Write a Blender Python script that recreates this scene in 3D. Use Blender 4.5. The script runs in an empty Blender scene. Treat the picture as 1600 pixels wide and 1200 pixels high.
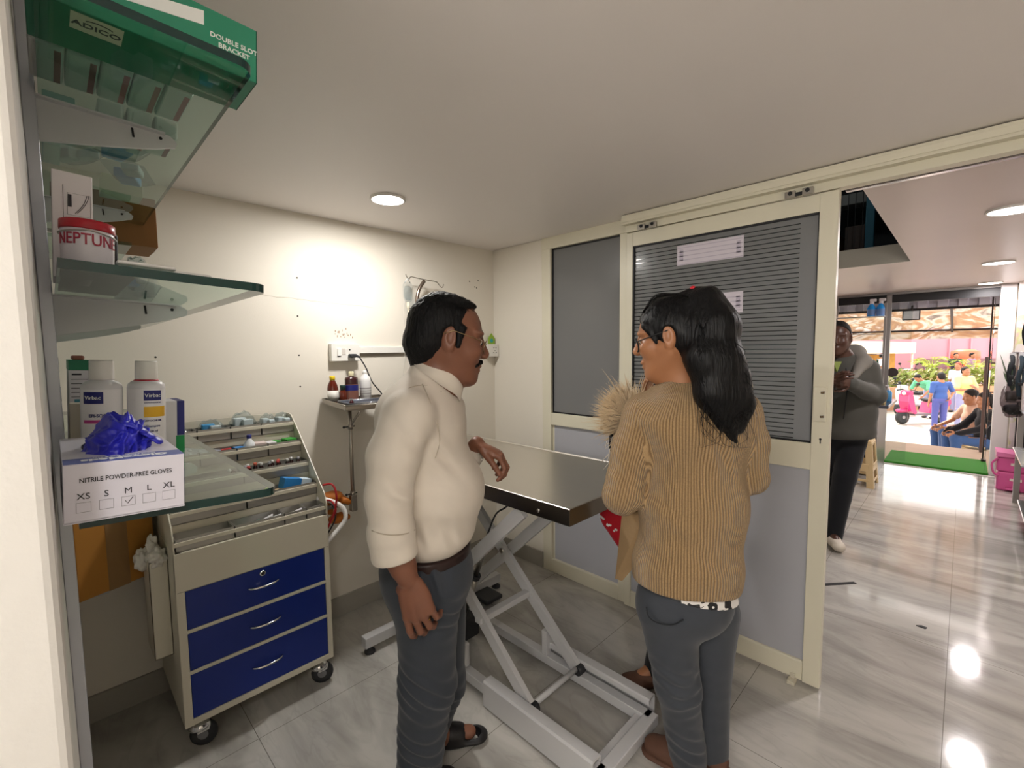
import bpy, bmesh, math, random
import numpy as np
from mathutils import Vector, Matrix, noise
random.seed(7)
RNG = np.random.default_rng(7)
scene = bpy.context.scene
COL = scene.collection
PI = math.pi

# ------------------------------------------------------------------ camera
CAM_H = 1.43
YAW, PITCH, ROLL = (math.radians(a) for a in (44.774, 4.3346, 0.656))
FPX = 713.4
FWD = Vector((-math.sin(YAW), math.cos(YAW), 0))
RGT = Vector((math.cos(YAW), math.sin(YAW), 0))


def cam_axes():
    f = Vector((-math.sin(YAW) * math.cos(PITCH), math.cos(YAW) * math.cos(PITCH), -math.sin(PITCH)))
    r = Vector((math.cos(YAW), math.sin(YAW), 0))
    d = f.cross(r)
    return (math.cos(ROLL) * r + math.sin(ROLL) * d, -math.sin(ROLL) * r + math.cos(ROLL) * d, f)


AX_R, AX_D, AX_F = cam_axes()
cam_data = bpy.data.cameras.new('camera')
cam_data.sensor_fit = 'HORIZONTAL'
cam_data.sensor_width = 36
cam_data.lens = 36 * FPX / 1600
cam_data.clip_start = 0.02
cam_data.clip_end = 300
cam = bpy.data.objects.new('camera', cam_data)
COL.objects.link(cam)
cam.matrix_world = Matrix(((AX_R.x, -AX_D.x, -AX_F.x, 0), (AX_R.y, -AX_D.y, -AX_F.y, 0),
                           (AX_R.z, -AX_D.z, -AX_F.z, CAM_H), (0, 0, 0, 1)))
scene.camera = cam


def uw(u, w, z):
    """point given as u to the viewer's right, w ahead, z up (metres)"""
    p = RGT * u + FWD * w
    return Vector((p.x, p.y, z))


# ------------------------------------------------------------------ materials
def lin(c):
    if isinstance(c, str):
        c = c.lstrip('#')
        c = tuple(int(c[i:i + 2], 16) for i in (0, 2, 4))
    out = []
    for v in c[:3]:
        v = v / 255
        out.append(v / 12.92 if v <= 0.04045 else ((v + 0.055) / 1.055) ** 2.4)
    return (*out, 1)


_M = {}


def mat(name, c='#808080', rough=0.5, metal=0.0, spec=0.5, noise_amt=0.0, noise_scale=20, bump=0.0, bump_scale=60,
        trans=0.0, ior=1.45, emit=None, estr=0.0, alpha=1.0, coat=0.0, sheen=0.0, sss=0.0):
    if name in _M:
        return _M[name]
    m = bpy.data.materials.new(name)
    m.use_nodes = True
    nt = m.node_tree
    b = nt.nodes['Principled BSDF']
    col = lin(c)
    b.inputs['Base Color'].default_value = col
    b.inputs['Roughness'].default_value = rough
    b.inputs['Metallic'].default_value = metal
    b.inputs['Specular IOR Level'].default_value = spec
    b.inputs['Transmission Weight'].default_value = trans
    b.inputs['IOR'].default_value = ior
    b.inputs['Alpha'].default_value = alpha
    b.inputs['Coat Weight'].default_value = coat
    b.inputs['Sheen Weight'].default_value = sheen
    if sss:
        b.inputs['Subsurface Weight'].default_value = sss
        b.inputs['Subsurface Radius'].default_value = (0.02, 0.008, 0.005)
    if emit:
        b.inputs['Emission Color'].default_value = lin(emit)
        b.inputs['Emission Strength'].default_value = estr
    tc = nt.nodes.new('ShaderNodeTexCoord')
    if noise_amt:
        n = nt.nodes.new('ShaderNodeTexNoise')
        n.inputs['Scale'].default_value = noise_scale
        n.inputs['Detail'].default_value = 4
        nt.links.new(tc.outputs['Object'], n.inputs['Vector'])
        mx = nt.nodes.new('ShaderNodeMix')
        mx.data_type = 'RGBA'
        mx.inputs[6].default_value = tuple(max(0, v * (1 - noise_amt)) for v in col[:3]) + (1,)
        mx.inputs[7].default_value = tuple(min(1, v * (1 + noise_amt)) for v in col[:3]) + (1,)
        nt.links.new(n.outputs['Fac'], mx.inputs[0])
        nt.links.new(mx.outputs[2], b.inputs['Base Color'])
    if bump:
        n2 = nt.nodes.new('ShaderNodeTexNoise')
        n2.inputs['Scale'].default_value = bump_scale
        n2.inputs['Detail'].default_value = 5
        nt.links.new(tc.outputs['Object'], n2.inputs['Vector'])
        bp = nt.nodes.new('ShaderNodeBump')
        bp.inputs['Strength'].default_value = bump
        bp.inputs['Distance'].default_value = 0.01
        nt.links.new(n2.outputs['Fac'], bp.inputs['Height'])
        nt.links.new(bp.outputs['Normal'], b.inputs['Normal'])
    _M[name] = m
    return m


def nodes_of(m):
    return m.node_tree, m.node_tree.nodes['Principled BSDF']


# ------------------------------------------------------------------ objects
ORG = {}


def link(o):
    COL.objects.link(o)
    return o


def tag(o, label=None, cat=None, group=None, kind=None):
    if label:
        o['label'] = label
    if cat:
        o['category'] = cat
    if group:
        o['group'] = group
    if kind:
        o['kind'] = kind
    return o


def empty(name, loc, label=None, cat=None, group=None):
    o = bpy.data.objects.new(name, None)
    o.empty_display_size = 0.05
    o.location = loc
    link(o)
    ORG[o.name] = Vector(loc)
    return tag(o, label, cat, group)


def copy_tree(o, parent=None):
    c = o.copy()
    COL.objects.link(c)
    if parent is not None:
        c.parent = parent
    for ch in list(o.children):
        copy_tree(ch, c)
    return c


def relabel(c, loc, rz, label, group=None):
    c.location = loc
    if rz is not None:
        c.rotation_euler = (0, 0, rz)
    c['label'] = label
    if group:
        c['group'] = group
    ORG[c.name] = Vector(loc)
    return c


def ortho(d, up=Vector((0, 0, 1))):
    d = Vector(d).normalized()
    up = Vector(up)
    if abs(d.dot(up.normalized())) > 0.98:
        up = Vector((1, 0, 0)) if abs(d.x) < 0.9 else Vector((0, 1, 0))
    s = d.cross(up).normalized()
    t = s.cross(d).normalized()
    return d, s, t


class MB:
    def __init__(self):
        self.v, self.f, self.m, self.s = [], [], [], []
        self.uv = None

    def add(self, vs, fs, mi=0, smooth=False):
        o = len(self.v)
        self.v += [Vector(p) for p in vs]
        for f in fs:
            self.f.append([i + o for i in f])
            self.m.append(mi)
            self.s.append(smooth)
        return self

    def box(self, a, b, mi=0):
        x0, x1 = sorted((a[0], b[0])); y0, y1 = sorted((a[1], b[1])); z0, z1 = sorted((a[2], b[2]))
        vs = [(x0, y0, z0), (x1, y0, z0), (x1, y1, z0), (x0, y1, z0), (x0, y0, z1), (x1, y0, z1), (x1, y1, z1), (x0, y1, z1)]
        return self.add(vs, [(0, 3, 2, 1), (4, 5, 6, 7), (0, 1, 5, 4), (1, 2, 6, 5), (2, 3, 7, 6), (3, 0, 4, 7)], mi)

    def bm(self, bm, mi=0, smooth=False):
        bm.verts.index_update()
        self.add([v.co.copy() for v in bm.verts], [[v.index for v in f.verts] for f in bm.faces], mi, smooth)
        bm.free()
        return self

    def rbox(self, a, b, r=0.004, mi=0, seg=2, smooth=False, mtx=None):
        bm = bmesh.new()
        bmesh.ops.create_cube(bm, size=1)
        a, b = Vector(a), Vector(b)
        c, d = (a + b) / 2, b - a
        for v in bm.verts:
            v.co = Vector((v.co.x * abs(d.x), v.co.y * abs(d.y), v.co.z * abs(d.z)))
        r = min(r, abs(d.x) * .49, abs(d.y) * .49, abs(d.z) * .49)
        bmesh.ops.bevel(bm, geom=list(bm.edges), offset=r, segments=seg, affect='EDGES', profile=0.5)
        for v in bm.verts:
            v.co += c
            if mtx is not None:
                v.co = mtx @ v.co
        return self.bm(bm, mi, smooth)

    def bar(self, p, q, w, h, mi=0, up=(0, 0, 1)):
        p, q = Vector(p), Vector(q)
        d, s, t = ortho(q - p, up)
        vs = []
        for e in (p, q):
            vs += [e + s * (w / 2 * a) + t * (h / 2 * b) for a, b in ((-1, -1), (1, -1), (1, 1), (-1, 1))]
        return self.add(vs, [(0, 1, 2, 3), (7, 6, 5, 4), (0, 4, 5, 1), (1, 5, 6, 2), (2, 6, 7, 3), (3, 7, 4, 0)], mi)

    def tube(self, pts, r, seg=10, mi=0, cap=True, closed=False, flat=1.0, up=(0, 0, 1)):
        pts = [Vector(p) for p in pts]
        n = len(pts)
        rs = r if isinstance(r, (list, tuple)) else [r] * n
        o = len(self.v)
        prev = None
        for i, p in enumerate(pts):
            if closed:
                d = pts[(i + 1) % n] - pts[i - 1]
            else:
                d = pts[min(i + 1, n - 1)] - pts[max(i - 1, 0)]
            if d.length < 1e-9:
                d = Vector((0, 0, 1))
            d.normalize()
            if prev is None:
                _, s, t = ortho(d, up)
            else:
                s = prev - d * prev.dot(d)
                if s.length < 1e-6:
                    _, s, _t = ortho(d, up)
                s.normalize()
                t = s.cross(d).normalized()
            prev = s
            for k in range(seg):
                a = 2 * PI * k / seg
                self.v.append(p + s * (math.cos(a) * rs[i]) + t * (math.sin(a) * rs[i] * flat))
        rng = n if closed else n - 1
        for i in range(rng):
            j = (i + 1) % n
            for k in range(seg):
                k2 = (k + 1) % seg
                self.f.append([o + i * seg + k, o + i * seg + k2, o + j * seg + k2, o + j * seg + k])
                self.m.append(mi); self.s.append(True)
        if cap and not closed:
            self.f.append([o + k for k in range(seg)][::-1]); self.m.append(mi); self.s.append(False)
            self.f.append([o + (n - 1) * seg + k for k in range(seg)]); self.m.append(mi); self.s.append(False)
        return self

    def lathe(self, prof, c=(0, 0, 0), seg=24, mi=0, sx=1.0, sy=1.0, axis=(0, 0, 1), smooth=True, cap=True):
        c = Vector(c)
        d, s, t = ortho(axis, (0, 1, 0) if abs(Vector(axis).normalized().z) > .9 else (0, 0, 1))
        o = len(self.v)
        for r, z in prof:
            for k in range(seg):
                a = 2 * PI * k / seg
                self.v.append(c + d * z + s * (math.cos(a) * r * sx) + t * (math.sin(a) * r * sy))
        for i in range(len(prof) - 1):
            for k in range(seg):
                k2 = (k + 1) % seg
                self.f.append([o + i * seg + k, o + i * seg + k2, o + (i + 1) * seg + k2, o + (i + 1) * seg + k])
                self.m.append(mi); self.s.append(smooth)
        if cap:
            self.f.append([o + k for k in range(seg)][::-1]); self.m.append(mi); self.s.append(False)
            e = o + (len(prof) - 1) * seg
            self.f.append([e + k for k in range(seg)]); self.m.append(mi); self.s.append(False)
        return self

    def prism(self, poly, org, ex, ey, depth, mi=0, smooth=False):
        """polygon in the plane org + a*ex + b*ey, thickened by vector depth"""
        org, ex, ey, depth = Vector(org), Vector(ex), Vector(ey), Vector(depth)
        n = len(poly)
        a = [org + ex * p[0] + ey * p[1] for p in poly]
        b = [p + depth for p in a]
        self.add(a + b, [list(range(n))[::-1], list(range(n, 2 * n))], mi)
        o = len(self.v) - 2 * n
        for i in range(n):
            j = (i + 1) % n
            self.f.append([o + i, o + j, o + n + j, o + n + i]); self.m.append(mi); self.s.append(smooth)
        return self

    def ball(self, c, r, mi=0, seg=14, sc=(1, 1, 1), mtx=None):
        bm = bmesh.new()
        bmesh.ops.create_uvsphere(bm, u_segments=seg, v_segments=max(6, seg // 2 + 1), radius=1)
        for v in bm.verts:
            v.co = Vector((v.co.x * r * sc[0], v.co.y * r * sc[1], v.co.z * r * sc[2]))
            if mtx is not None:
                v.co = mtx @ v.co
            v.co += Vector(c)
        return self.bm(bm, mi, True)

    def quad(self, a, b, c, d, mi=0):
        return self.add([a, b, c, d], [(0, 1, 2, 3)], mi)

    def xf(self, M):
        self.v = [M @ p for p in self.v]
        return self

    def jitter(self, amt):
        for p in self.v:
            p += Vector((random.uniform(-1, 1), random.uniform(-1, 1), random.uniform(-1, 1))) * amt
        return self

    def build(self, name, mats, parent=None, loc=None, fix=True):
        if not isinstance(mats, (list, tuple)):
            mats = [mats]
        org = ORG[parent.name] if parent is not None else (Vector(loc) if loc is not None else self.base())
        me = bpy.data.meshes.new(name)
        me.from_pydata([tuple(p - org) for p in self.v], [], self.f)
        for m in mats:
            me.materials.append(m)
        me.polygons.foreach_set('material_index', self.m)
        me.polygons.foreach_set('use_smooth', self.s)
        if fix:
            bm = bmesh.new(); bm.from_mesh(me)
            bmesh.ops.recalc_face_normals(bm, faces=list(bm.faces))
            bm.to_mesh(me); bm.free()
        me.update()
        o = bpy.data.objects.new(name, me)
        link(o)
        if parent is not None:
            o.parent = parent
            ORG[o.name] = ORG[parent.name]
        else:
            o.location = org
            ORG[o.name] = org
        return o

    def base(self):
        xs = [p.x for p in self.v]; ys = [p.y for p in self.v]; zs = [p.z for p in self.v]
        return Vector(((min(xs) + max(xs)) / 2, (min(ys) + max(ys)) / 2, min(zs)))


def thing(mb, name, mats, label, cat, group=None):
    return tag(mb.build(name, mats), label, cat, group)


def struct(mb, name, mats):
    o = mb.build(name, mats, loc=(0, 0, 0))
    o['kind'] = 'structure'
    return o


_FONT = {}


def text_mesh(s, size, extrude=0.0003, bold=0.0, align='CENTER', width=1.0, slant=0.0):
    cu = bpy.data.curves.new('t', 'FONT')
    cu.body = s
    cu.size = size
    cu.extrude = extrude
    cu.offset = bold
    cu.align_x = align
    cu.align_y = 'CENTER'
    cu.shear = slant
    cu.resolution_u = 3
    o = bpy.data.objects.new('t', cu)
    COL.objects.link(o)
    bpy.context.view_layer.update()
    me = bpy.data.meshes.new_from_object(o.evaluated_get(bpy.context.evaluated_depsgraph_get()))
    vs = [Vector((v.co.x * width, v.co.y, v.co.z)) for v in me.vertices]
    fs = [list(p.vertices) for p in me.polygons]
    bpy.data.objects.remove(o)
    bpy.data.curves.remove(cu)
    bpy.data.meshes.remove(me)
    return vs, fs


def lettering(mb, s, size, org, ex, ey, mi=0, bold=0.0, align='CENTER', width=1.0, slant=0.0, wrap=None, ext=0.0003):
    vs, fs = text_mesh(s, size, ext, bold, align, width, slant)
    org, ex, ey = Vector(org), Vector(ex).normalized(), Vector(ey).normalized()
    ez = ex.cross(ey)
    if wrap:  # wrap = (centre, radius): bend round a vertical cylinder, org at its front
        c, r = Vector(wrap[0]), wrap[1]
        fr = (org - c); fr.z = 0; fr.normalize()
        out = []
        for p in vs:
            a = p.x / r
            d = fr * math.cos(a) + ex * math.sin(a)
            q = c + d * (r + 0.0004 + p.z)
            q.z = org.z + p.y
            out.append(q)
        return mb.add(out, fs, mi)
    return mb.add([org + ex * p.x + ey * p.y + ez * p.z for p in vs], fs, mi)


def bez(p0, p1, p2, p3, n=12):
    p0, p1, p2, p3 = map(Vector, (p0, p1, p2, p3))
    return [p0 * (1 - t) ** 3 + p1 * 3 * t * (1 - t) ** 2 + p2 * 3 * t * t * (1 - t) + p3 * t ** 3 for t in [i / n for i in range(n + 1)]]


def spline(pts, n=6):
    """Catmull-Rom through the points"""
    P = [Vector(p) for p in pts]
    P = [P[0] * 2 - P[1]] + P + [P[-1] * 2 - P[-2]]
    out = []
    for i in range(1, len(P) - 2):
        a, b, c, d = P[i - 1:i + 3]
        for k in range(n):
            t = k / n
            out.append(0.5 * ((2 * b) + (c - a) * t + (2 * a - 5 * b + 4 * c - d) * t * t + (3 * b - a - 3 * c + d) * t ** 3))
    out.append(P[-2])
    return out
# ================================================================== room shell
BWX, PY, CZ = -2.355, 2.20, 2.11          # side wall plane, partition plane, ceiling
SHOPY = 7.19                              # shop front
RX = 0.85                                 # right wall
SCZ = 2.06                                # shop ceiling

wallm = mat('painted_wall_cream', '#e4ded2', 0.55, noise_amt=0.025, noise_scale=3, bump=0.04, bump_scale=180)
ceilm = mat('painted_ceiling', '#efe9e6', 0.5, noise_amt=0.015, noise_scale=2)
skirt = mat('grey_skirting_tile', '#a5a198', 0.25, noise_amt=0.06, noise_scale=6)
frame = mat('cream_door_frame', '#ddd8c4', 0.35)
blackgap = mat('black_gasket', '#15161a', 0.5)
greypanel = mat('grey_laminate_panel', '#b0b1b8', 0.35, noise_amt=0.03, noise_scale=5)
steel = mat('brushed_steel', '#b9b4ac', 0.28, 1.0, noise_amt=0.06, noise_scale=30)
chrome = mat('chrome', '#d5d5d5', 0.12, 1.0)


def marble():
    m = bpy.data.materials.new('polished_marble_tile')
    m.use_nodes = True
    nt, b = nodes_of(m)
    L = nt.links.new
    tc = nt.nodes.new('ShaderNodeTexCoord')
    n1 = nt.nodes.new('ShaderNodeTexNoise'); n1.inputs['Scale'].default_value = 1.1; n1.inputs['Detail'].default_value = 6
    n1.inputs['Distortion'].default_value = 1.4
    mp = nt.nodes.new('ShaderNodeMapping'); mp.inputs['Rotation'].default_value = (0, 0, 0.9); mp.inputs['Scale'].default_value = (1.0, 3.2, 1)
    L(tc.outputs['Object'], mp.inputs['Vector']); L(mp.outputs[0], n1.inputs['Vector'])
    r1 = nt.nodes.new('ShaderNodeValToRGB')
    r1.color_ramp.elements[0].position = .32; r1.color_ramp.elements[0].color = lin('#8f8c87')
    r1.color_ramp.elements[1].position = .62; r1.color_ramp.elements[1].color = lin('#bebbb5')
    L(n1.outputs['Fac'], r1.inputs[0])
    # thin veins
    n2 = nt.nodes.new('ShaderNodeTexNoise'); n2.inputs['Scale'].default_value = 1.6; n2.inputs['Detail'].default_value = 8
    n2.inputs['Distortion'].default_value = 2.2
    L(mp.outputs[0], n2.inputs['Vector'])
    sub = nt.nodes.new('ShaderNodeMath'); sub.operation = 'SUBTRACT'; sub.inputs[1].default_value = .5
    ab = nt.nodes.new('ShaderNodeMath'); ab.operation = 'ABSOLUTE'
    L(n2.outputs['Fac'], sub.inputs[0]); L(sub.outputs[0], ab.inputs[0])
    r2 = nt.nodes.new('ShaderNodeValToRGB')
    r2.color_ramp.elements[0].position = 0.0; r2.color_ramp.elements[0].color = (.86, .86, .855, 1)
    r2.color_ramp.elements[1].position = .035; r2.color_ramp.elements[1].color = (1, 1, 1, 1)
    L(ab.outputs[0], r2.inputs[0])
    mul = nt.nodes.new('ShaderNodeMix'); mul.data_type = 'RGBA'; mul.blend_type = 'MULTIPLY'; mul.inputs[0].default_value = .6
    L(r1.outputs[0], mul.inputs[6]); L(r2.outputs[0], mul.inputs[7])
    # joints of the 600 x 1200 tiles
    sx = nt.nodes.new('ShaderNodeSeparateXYZ'); L(tc.outputs['Object'], sx.inputs[0])

    def joint(out, pitch, off, half):
        a = nt.nodes.new('ShaderNodeMath'); a.operation = 'ADD'; a.inputs[1].default_value = -off + pitch * 50
        md = nt.nodes.new('ShaderNodeMath'); md.operation = 'MODULO'; md.inputs[1].default_value = pitch
        lt = nt.nodes.new('ShaderNodeMath'); lt.operation = 'LESS_THAN'; lt.inputs[1].default_value = half * 2
        L(out, a.inputs[0]); L(a.outputs[0], md.inputs[0]); L(md.outputs[0], lt.inputs[0])
        return lt.outputs[0]
    j1 = joint(sx.outputs['X'], 0.6007, 0.003, 0.0011)
    j2 = joint(sx.outputs['Y'], 1.206, 0.457, 0.0011)
    mxj = nt.nodes.new('ShaderNodeMath'); mxj.operation = 'MAXIMUM'; L(j1, mxj.inputs[0]); L(j2, mxj.inputs[1])
    fin = nt.nodes.new('ShaderNodeMix'); fin.data_type = 'RGBA'; fin.inputs[7].default_value = lin('#6f6b64')
    L(mxj.outputs[0], fin.inputs[0]); L(mul.outputs[2], fin.inputs[6]); L(fin.outputs[2], b.inputs['Base Color'])
    b.inputs['Roughness'].default_value = .085
    b.inputs['Specular IOR Level'].default_value = .55
    return m


marblem = marble()
mb = MB().box((BWX - .1, -1.6, -.08), (RX + .1, SHOPY + .05, 0))
struct(mb, 'floor', marblem)

# ceiling of the consulting room
mb = MB().box((BWX - .1, -1.6, CZ), (RX + .1, PY + .05, CZ + .1))
struct(mb, 'ceiling', ceilm)
# shop ceiling, glossy, with the rectangular opening to the loft
glossceil = mat('glossy_stretch_ceiling', '#d3c4c1', 0.34, spec=.35, noise_amt=0.05, noise_scale=2, bump=0.05, bump_scale=3)
HX, HY0, HY1 = -0.325, PY + .05, 4.62
mb = MB()
mb.box((HX, PY + .05, SCZ), (RX + .1, SHOPY + .3, SCZ + .06))
mb.box((BWX - .1, HY1, SCZ), (HX, SHOPY + .3, SCZ + .06))
struct(mb, 'ceiling_shop', glossceil)
trimm = mat('pale_opening_trim', '#b5b3aa', 0.4)
mb = MB().box((BWX, HY1 - .022, SCZ - .001), (HX + .0, HY1 - .002, SCZ + .14))
struct(mb, 'trim_1', trimm)
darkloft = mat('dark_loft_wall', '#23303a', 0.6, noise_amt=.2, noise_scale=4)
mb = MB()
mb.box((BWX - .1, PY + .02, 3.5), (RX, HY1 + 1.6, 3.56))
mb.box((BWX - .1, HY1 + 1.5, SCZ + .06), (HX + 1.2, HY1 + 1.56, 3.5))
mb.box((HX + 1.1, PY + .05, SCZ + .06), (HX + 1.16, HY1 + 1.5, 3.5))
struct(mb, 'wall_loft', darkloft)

# walls
mb = MB().box((BWX - .1, -1.6, 0), (BWX, SHOPY, 3.5))
struct(mb, 'wall_left', wallm)
mb = MB().box((BWX, PY, 0), (-1.9, PY + .1, CZ))
struct(mb, 'wall_back', wallm)
mb = MB().box((BWX, PY - .004, CZ), (RX + .1, PY + .055, 3.5))
struct(mb, 'wall_header', wallm)
nearm = mat('white_plaster_edge', '#cdcac5', 0.6, noise_amt=.03, noise_scale=8, bump=.1, bump_scale=40)
mb = MB().rbox((BWX, -.30, 0), (-.60, -.0075, CZ), .010, 0, 3)
struct(mb, 'wall_front', nearm)
mb = MB().box((RX, -1.6, 0), (RX + .1, SHOPY, CZ))
struct(mb, 'wall_right', wallm)
mb = MB().box((BWX, -1.7, 0), (RX + .1, -1.6, CZ))
struct(mb, 'wall_rear', wallm)
# skirting
mb = MB().box((BWX, 0, 0), (BWX + .012, PY, .105))
struct(mb, 'baseboard_left', skirt)
mb = MB().box((BWX + .012, PY - .012, 0), (-1.905, PY, .105))
struct(mb, 'baseboard_back', skirt)

# small marks on the wall: screw holes, rust stains, hairline crack
holem = mat('dark_screw_hole', '#3a352f', 0.8)
rustm = mat('rust_stain', '#9a7a5e', 0.8)
crackm = mat('hairline_crack', '#cfc9bd', 0.8)
mb = MB()
for y, z in ((.879, 1.794), (.873, 1.606), (.871, 1.413), (.870, 1.257), (.303, 1.415), (1.985, 1.882), (2.06, 1.895), (2.03, 1.85), (2.045, 1.845)):
    mb.lathe([(.0042, 0), (.0042, .0008)], (BWX, y, z), 10, 0, axis=(1, 0, 0))
for k in range(16):
    y = 1.055 + random.uniform(0, .1); z = 1.497 + random.uniform(0, .05)
    mb.rbox((BWX - .001, y, z), (BWX + .0006, y + random.uniform(.003, .006), z + random.uniform(.006, .014)), .001, 1)
p = [(BWX + .0002, .66 + .02 * i, 1.70 - .0009 * i + random.uniform(-.0025, .0025)) for i in range(32)]
mb.tube(p, .0009, 5, 2)
o = mb.build('trim_2', [holem, rustm, crackm], loc=(0, 0, 0))
o['kind'] = 'structure'


# ------------------------------------------------------------------ partition with the fixed panel and the sliding door
def frosted(name, stripes):
    m = bpy.data.materials.new(name)
    m.use_nodes = True
    nt, b = nodes_of(m)
    L = nt.links.new
    b.inputs['Base Color'].default_value = lin('#a2a3a2')
    b.inputs['Roughness'].default_value = .22
    tc = nt.nodes.new('ShaderNodeTexCoord')
    tr = nt.nodes.new('ShaderNodeBsdfTranslucent'); tr.inputs['Color'].default_value = lin('#b4b7ba')
    mix = nt.nodes.new('ShaderNodeMixShader'); mix.inputs[0].default_value = .62
    L(b.outputs[0], mix.inputs[1]); L(tr.outputs[0], mix.inputs[2])
    out = nt.nodes['Material Output']
    if not stripes:
        L(mix.outputs[0], out.inputs[0])
        return m
    sx = nt.nodes.new('ShaderNodeSeparateXYZ'); L(tc.outputs['Object'], sx.inputs[0])
    md = nt.nodes.new('ShaderNodeMath'); md.operation = 'MODULO'; md.inputs[1].default_value = .0195
    ad = nt.nodes.new('ShaderNodeMath'); ad.operation = 'ADD'; ad.inputs[1].default_value = 5
    L(sx.outputs['Z'], ad.inputs[0]); L(ad.outputs[0], md.inputs[0])
    lt = nt.nodes.new('ShaderNodeMath'); lt.operation = 'LESS_THAN'; lt.inputs[1].default_value = .0042
    L(md.outputs[0], lt.inputs[0])
    xl = nt.nodes.new('ShaderNodeMath'); xl.operation = 'LESS_THAN'; xl.inputs[1].default_value = -.497
    L(sx.outputs['X'], xl.inputs[0])
    an = nt.nodes.new('ShaderNodeMath'); an.operation = 'MULTIPLY'; L(lt.outputs[0], an.inputs[0]); L(xl.outputs[0], an.inputs[1])
    zt = nt.nodes.new('ShaderNodeMath'); zt.operation = 'LESS_THAN'; zt.inputs[1].default_value = 1.93
    L(sx.outputs['Z'], zt.inputs[0])
    an2 = nt.nodes.new('ShaderNodeMath'); an2.operation = 'MULTIPLY'; L(an.outputs[0], an2.inputs[0]); L(zt.outputs[0], an2.inputs[1])
    gl = nt.nodes.new('ShaderNodeBsdfPrincipled')
    gl.inputs['Base Color'].default_value = lin('#3a3f42'); gl.inputs['Roughness'].default_value = .1
    tp = nt.nodes.new('ShaderNodeBsdfTransparent'); tp.inputs['Color'].default_value = lin('#7d8482')
    g2 = nt.nodes.new('ShaderNodeMixShader'); g2.inputs[0].default_value = .4
    L(gl.outputs[0], g2.inputs[1]); L(tp.outputs[0], g2.inputs[2])
    m2 = nt.nodes.new('ShaderNodeMixShader')
    L(an2.outputs[0], m2.inputs[0]); L(mix.outputs[0], m2.inputs[1]); L(g2.outputs[0], m2.inputs[2])
    L(m2.outputs[0], out.inputs[0])
    return m


fix_glass = frosted('frosted_dark_glass', False)
str_glass = frosted('striped_film_glass', True)
FY = PY - .012       # front of the fixed frame
# fixed light: structure with glazing children
mb = MB()
mb.rbox((-1.9, FY, 0), (-1.83, PY + .05, CZ), .003)
mb.rbox((-1.345, FY + .002, 0), (-1.285, PY + .05, 2.055), .003)
mb.rbox((-1.9, FY - .002, 2.04), (-1.27, PY + .05, CZ), .003)
mb.rbox((-1.83, FY, .955), (-1.345, PY + .04, 1.03), .003)
mb.rbox((-1.83, FY, .0), (-1.345, PY + .04, .085), .003)
mb.rbox((-1.815, FY + .02, .085), (-1.83, PY + .03, .955), .002)
win = mb.build('window_1', frame, loc=(0, 0, 0)); win['kind'] = 'structure'
mb = MB().box((-1.826, PY + .012, 1.032), (-1.347, PY + .018, 2.038))
mb.build('pane', fix_glass, win)
mb = MB().box((-1.83, PY + .006, 1.03), (-1.822, PY + .012, 2.04)).box((-1.83, PY + .006, 2.032), (-1.347, PY + .012, 2.04)).box((-1.83, PY + .006, 1.03), (-1.347, PY + .012, 1.038)).box((-1.353, PY + .006, 1.03), (-1.345, PY + .012, 2.04))
mb.build('gasket', blackgap, win)
mb = MB().box((-1.826, PY + .008, .085), (-1.347, PY + .018, .955))
mb.build('lower_panel', greypanel, win)

# sliding door leaf
SD = 2.158
DZ0, DZ1 = .012, 2.025
door = MB()
X0, X1 = -1.285, -.368
door.rbox((X0, SD, DZ0), (X0 + .036, SD + .034, DZ1), .002)
door.rbox((X1 - .062, SD - .003, DZ0), (X1, SD + .036, DZ1), .002)
door.rbox((X0 + .036, SD, 1.955), (X1 - .062, SD + .034, DZ1), .002)
door.rbox((X0 + .036, SD - .001, .925), (X1 - .062, SD + .034, 1.035), .003)
door.rbox((X0 + .036, SD - .001, DZ0), (X1 - .062, SD + .034, .10), .006)
dr = door.build('door_1', frame, loc=(0, 0, 0)); dr['kind'] = 'structure'
mb = MB().box((X0 + .036, SD + .014, 1.035), (X1 - .062, SD + .019, 1.955))
mb.build('pane', str_glass, dr)
mb = MB()
for a, b in (((X0 + .036, 1.035), (X0 + .043, 1.955)), ((X1 - .067, 1.035), (X1 - .062, 1.955)), ((X0 + .036, 1.947), (X1 - .062, 1.955)), ((X0 + .036, 1.035), (X1 - .062, 1.042))):
    mb.box((a[0], SD + .004, a[1]), (b[0], SD + .013, b[1]))
mb.build('gasket', blackgap, dr)
mb = MB().box((X0 + .036, SD + .012, .10), (X1 - .062, SD + .019, .925))
mb.build('lower_panel', greypanel, dr)
mb = MB()
mb.rbox((X1 - .058, SD - .016, 1.128), (X1 - .012, SD - .003, 1.268), .003)
for z in (1.15, 1.246):
    mb.lathe([(.006, 0), (.006, .004), (.004, .006)], (X1 - .022, SD - .016, z), 10, 1, axis=(0, -1, 0))
    mb.rbox((X1 - .032, SD - .0195, z - .006), (X1 - .022, SD - .0155, z + .004), .001, 1)
mb.build('door_handle', [frame, chrome], dr)
mb = MB()
mb.lathe([(.0045, 0), (.0045, .0012)], (X1 - .03, SD - .003, 1.056), 12, 0, axis=(0, -1, 0))
mb.box((X1 - .032, SD - .0042, 1.038), (X1 - .028, SD - .003, 1.056))
mb.build('keyhole', blackgap, dr)
# floor guide of the door
mb = MB()
mb.rbox((-.478, 2.118, 0), (-.448, 2.156, .016), .002).rbox((-.472, 2.148, .0), (-.454, 2.156, .036), .002).tube([(-.463, 2.128, .012), (-.463, 2.128, .02)], .005, 8)
mb.build('floor_guide', mat('pale_plastic_guide', '#cfc8b6', .5), dr)
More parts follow.
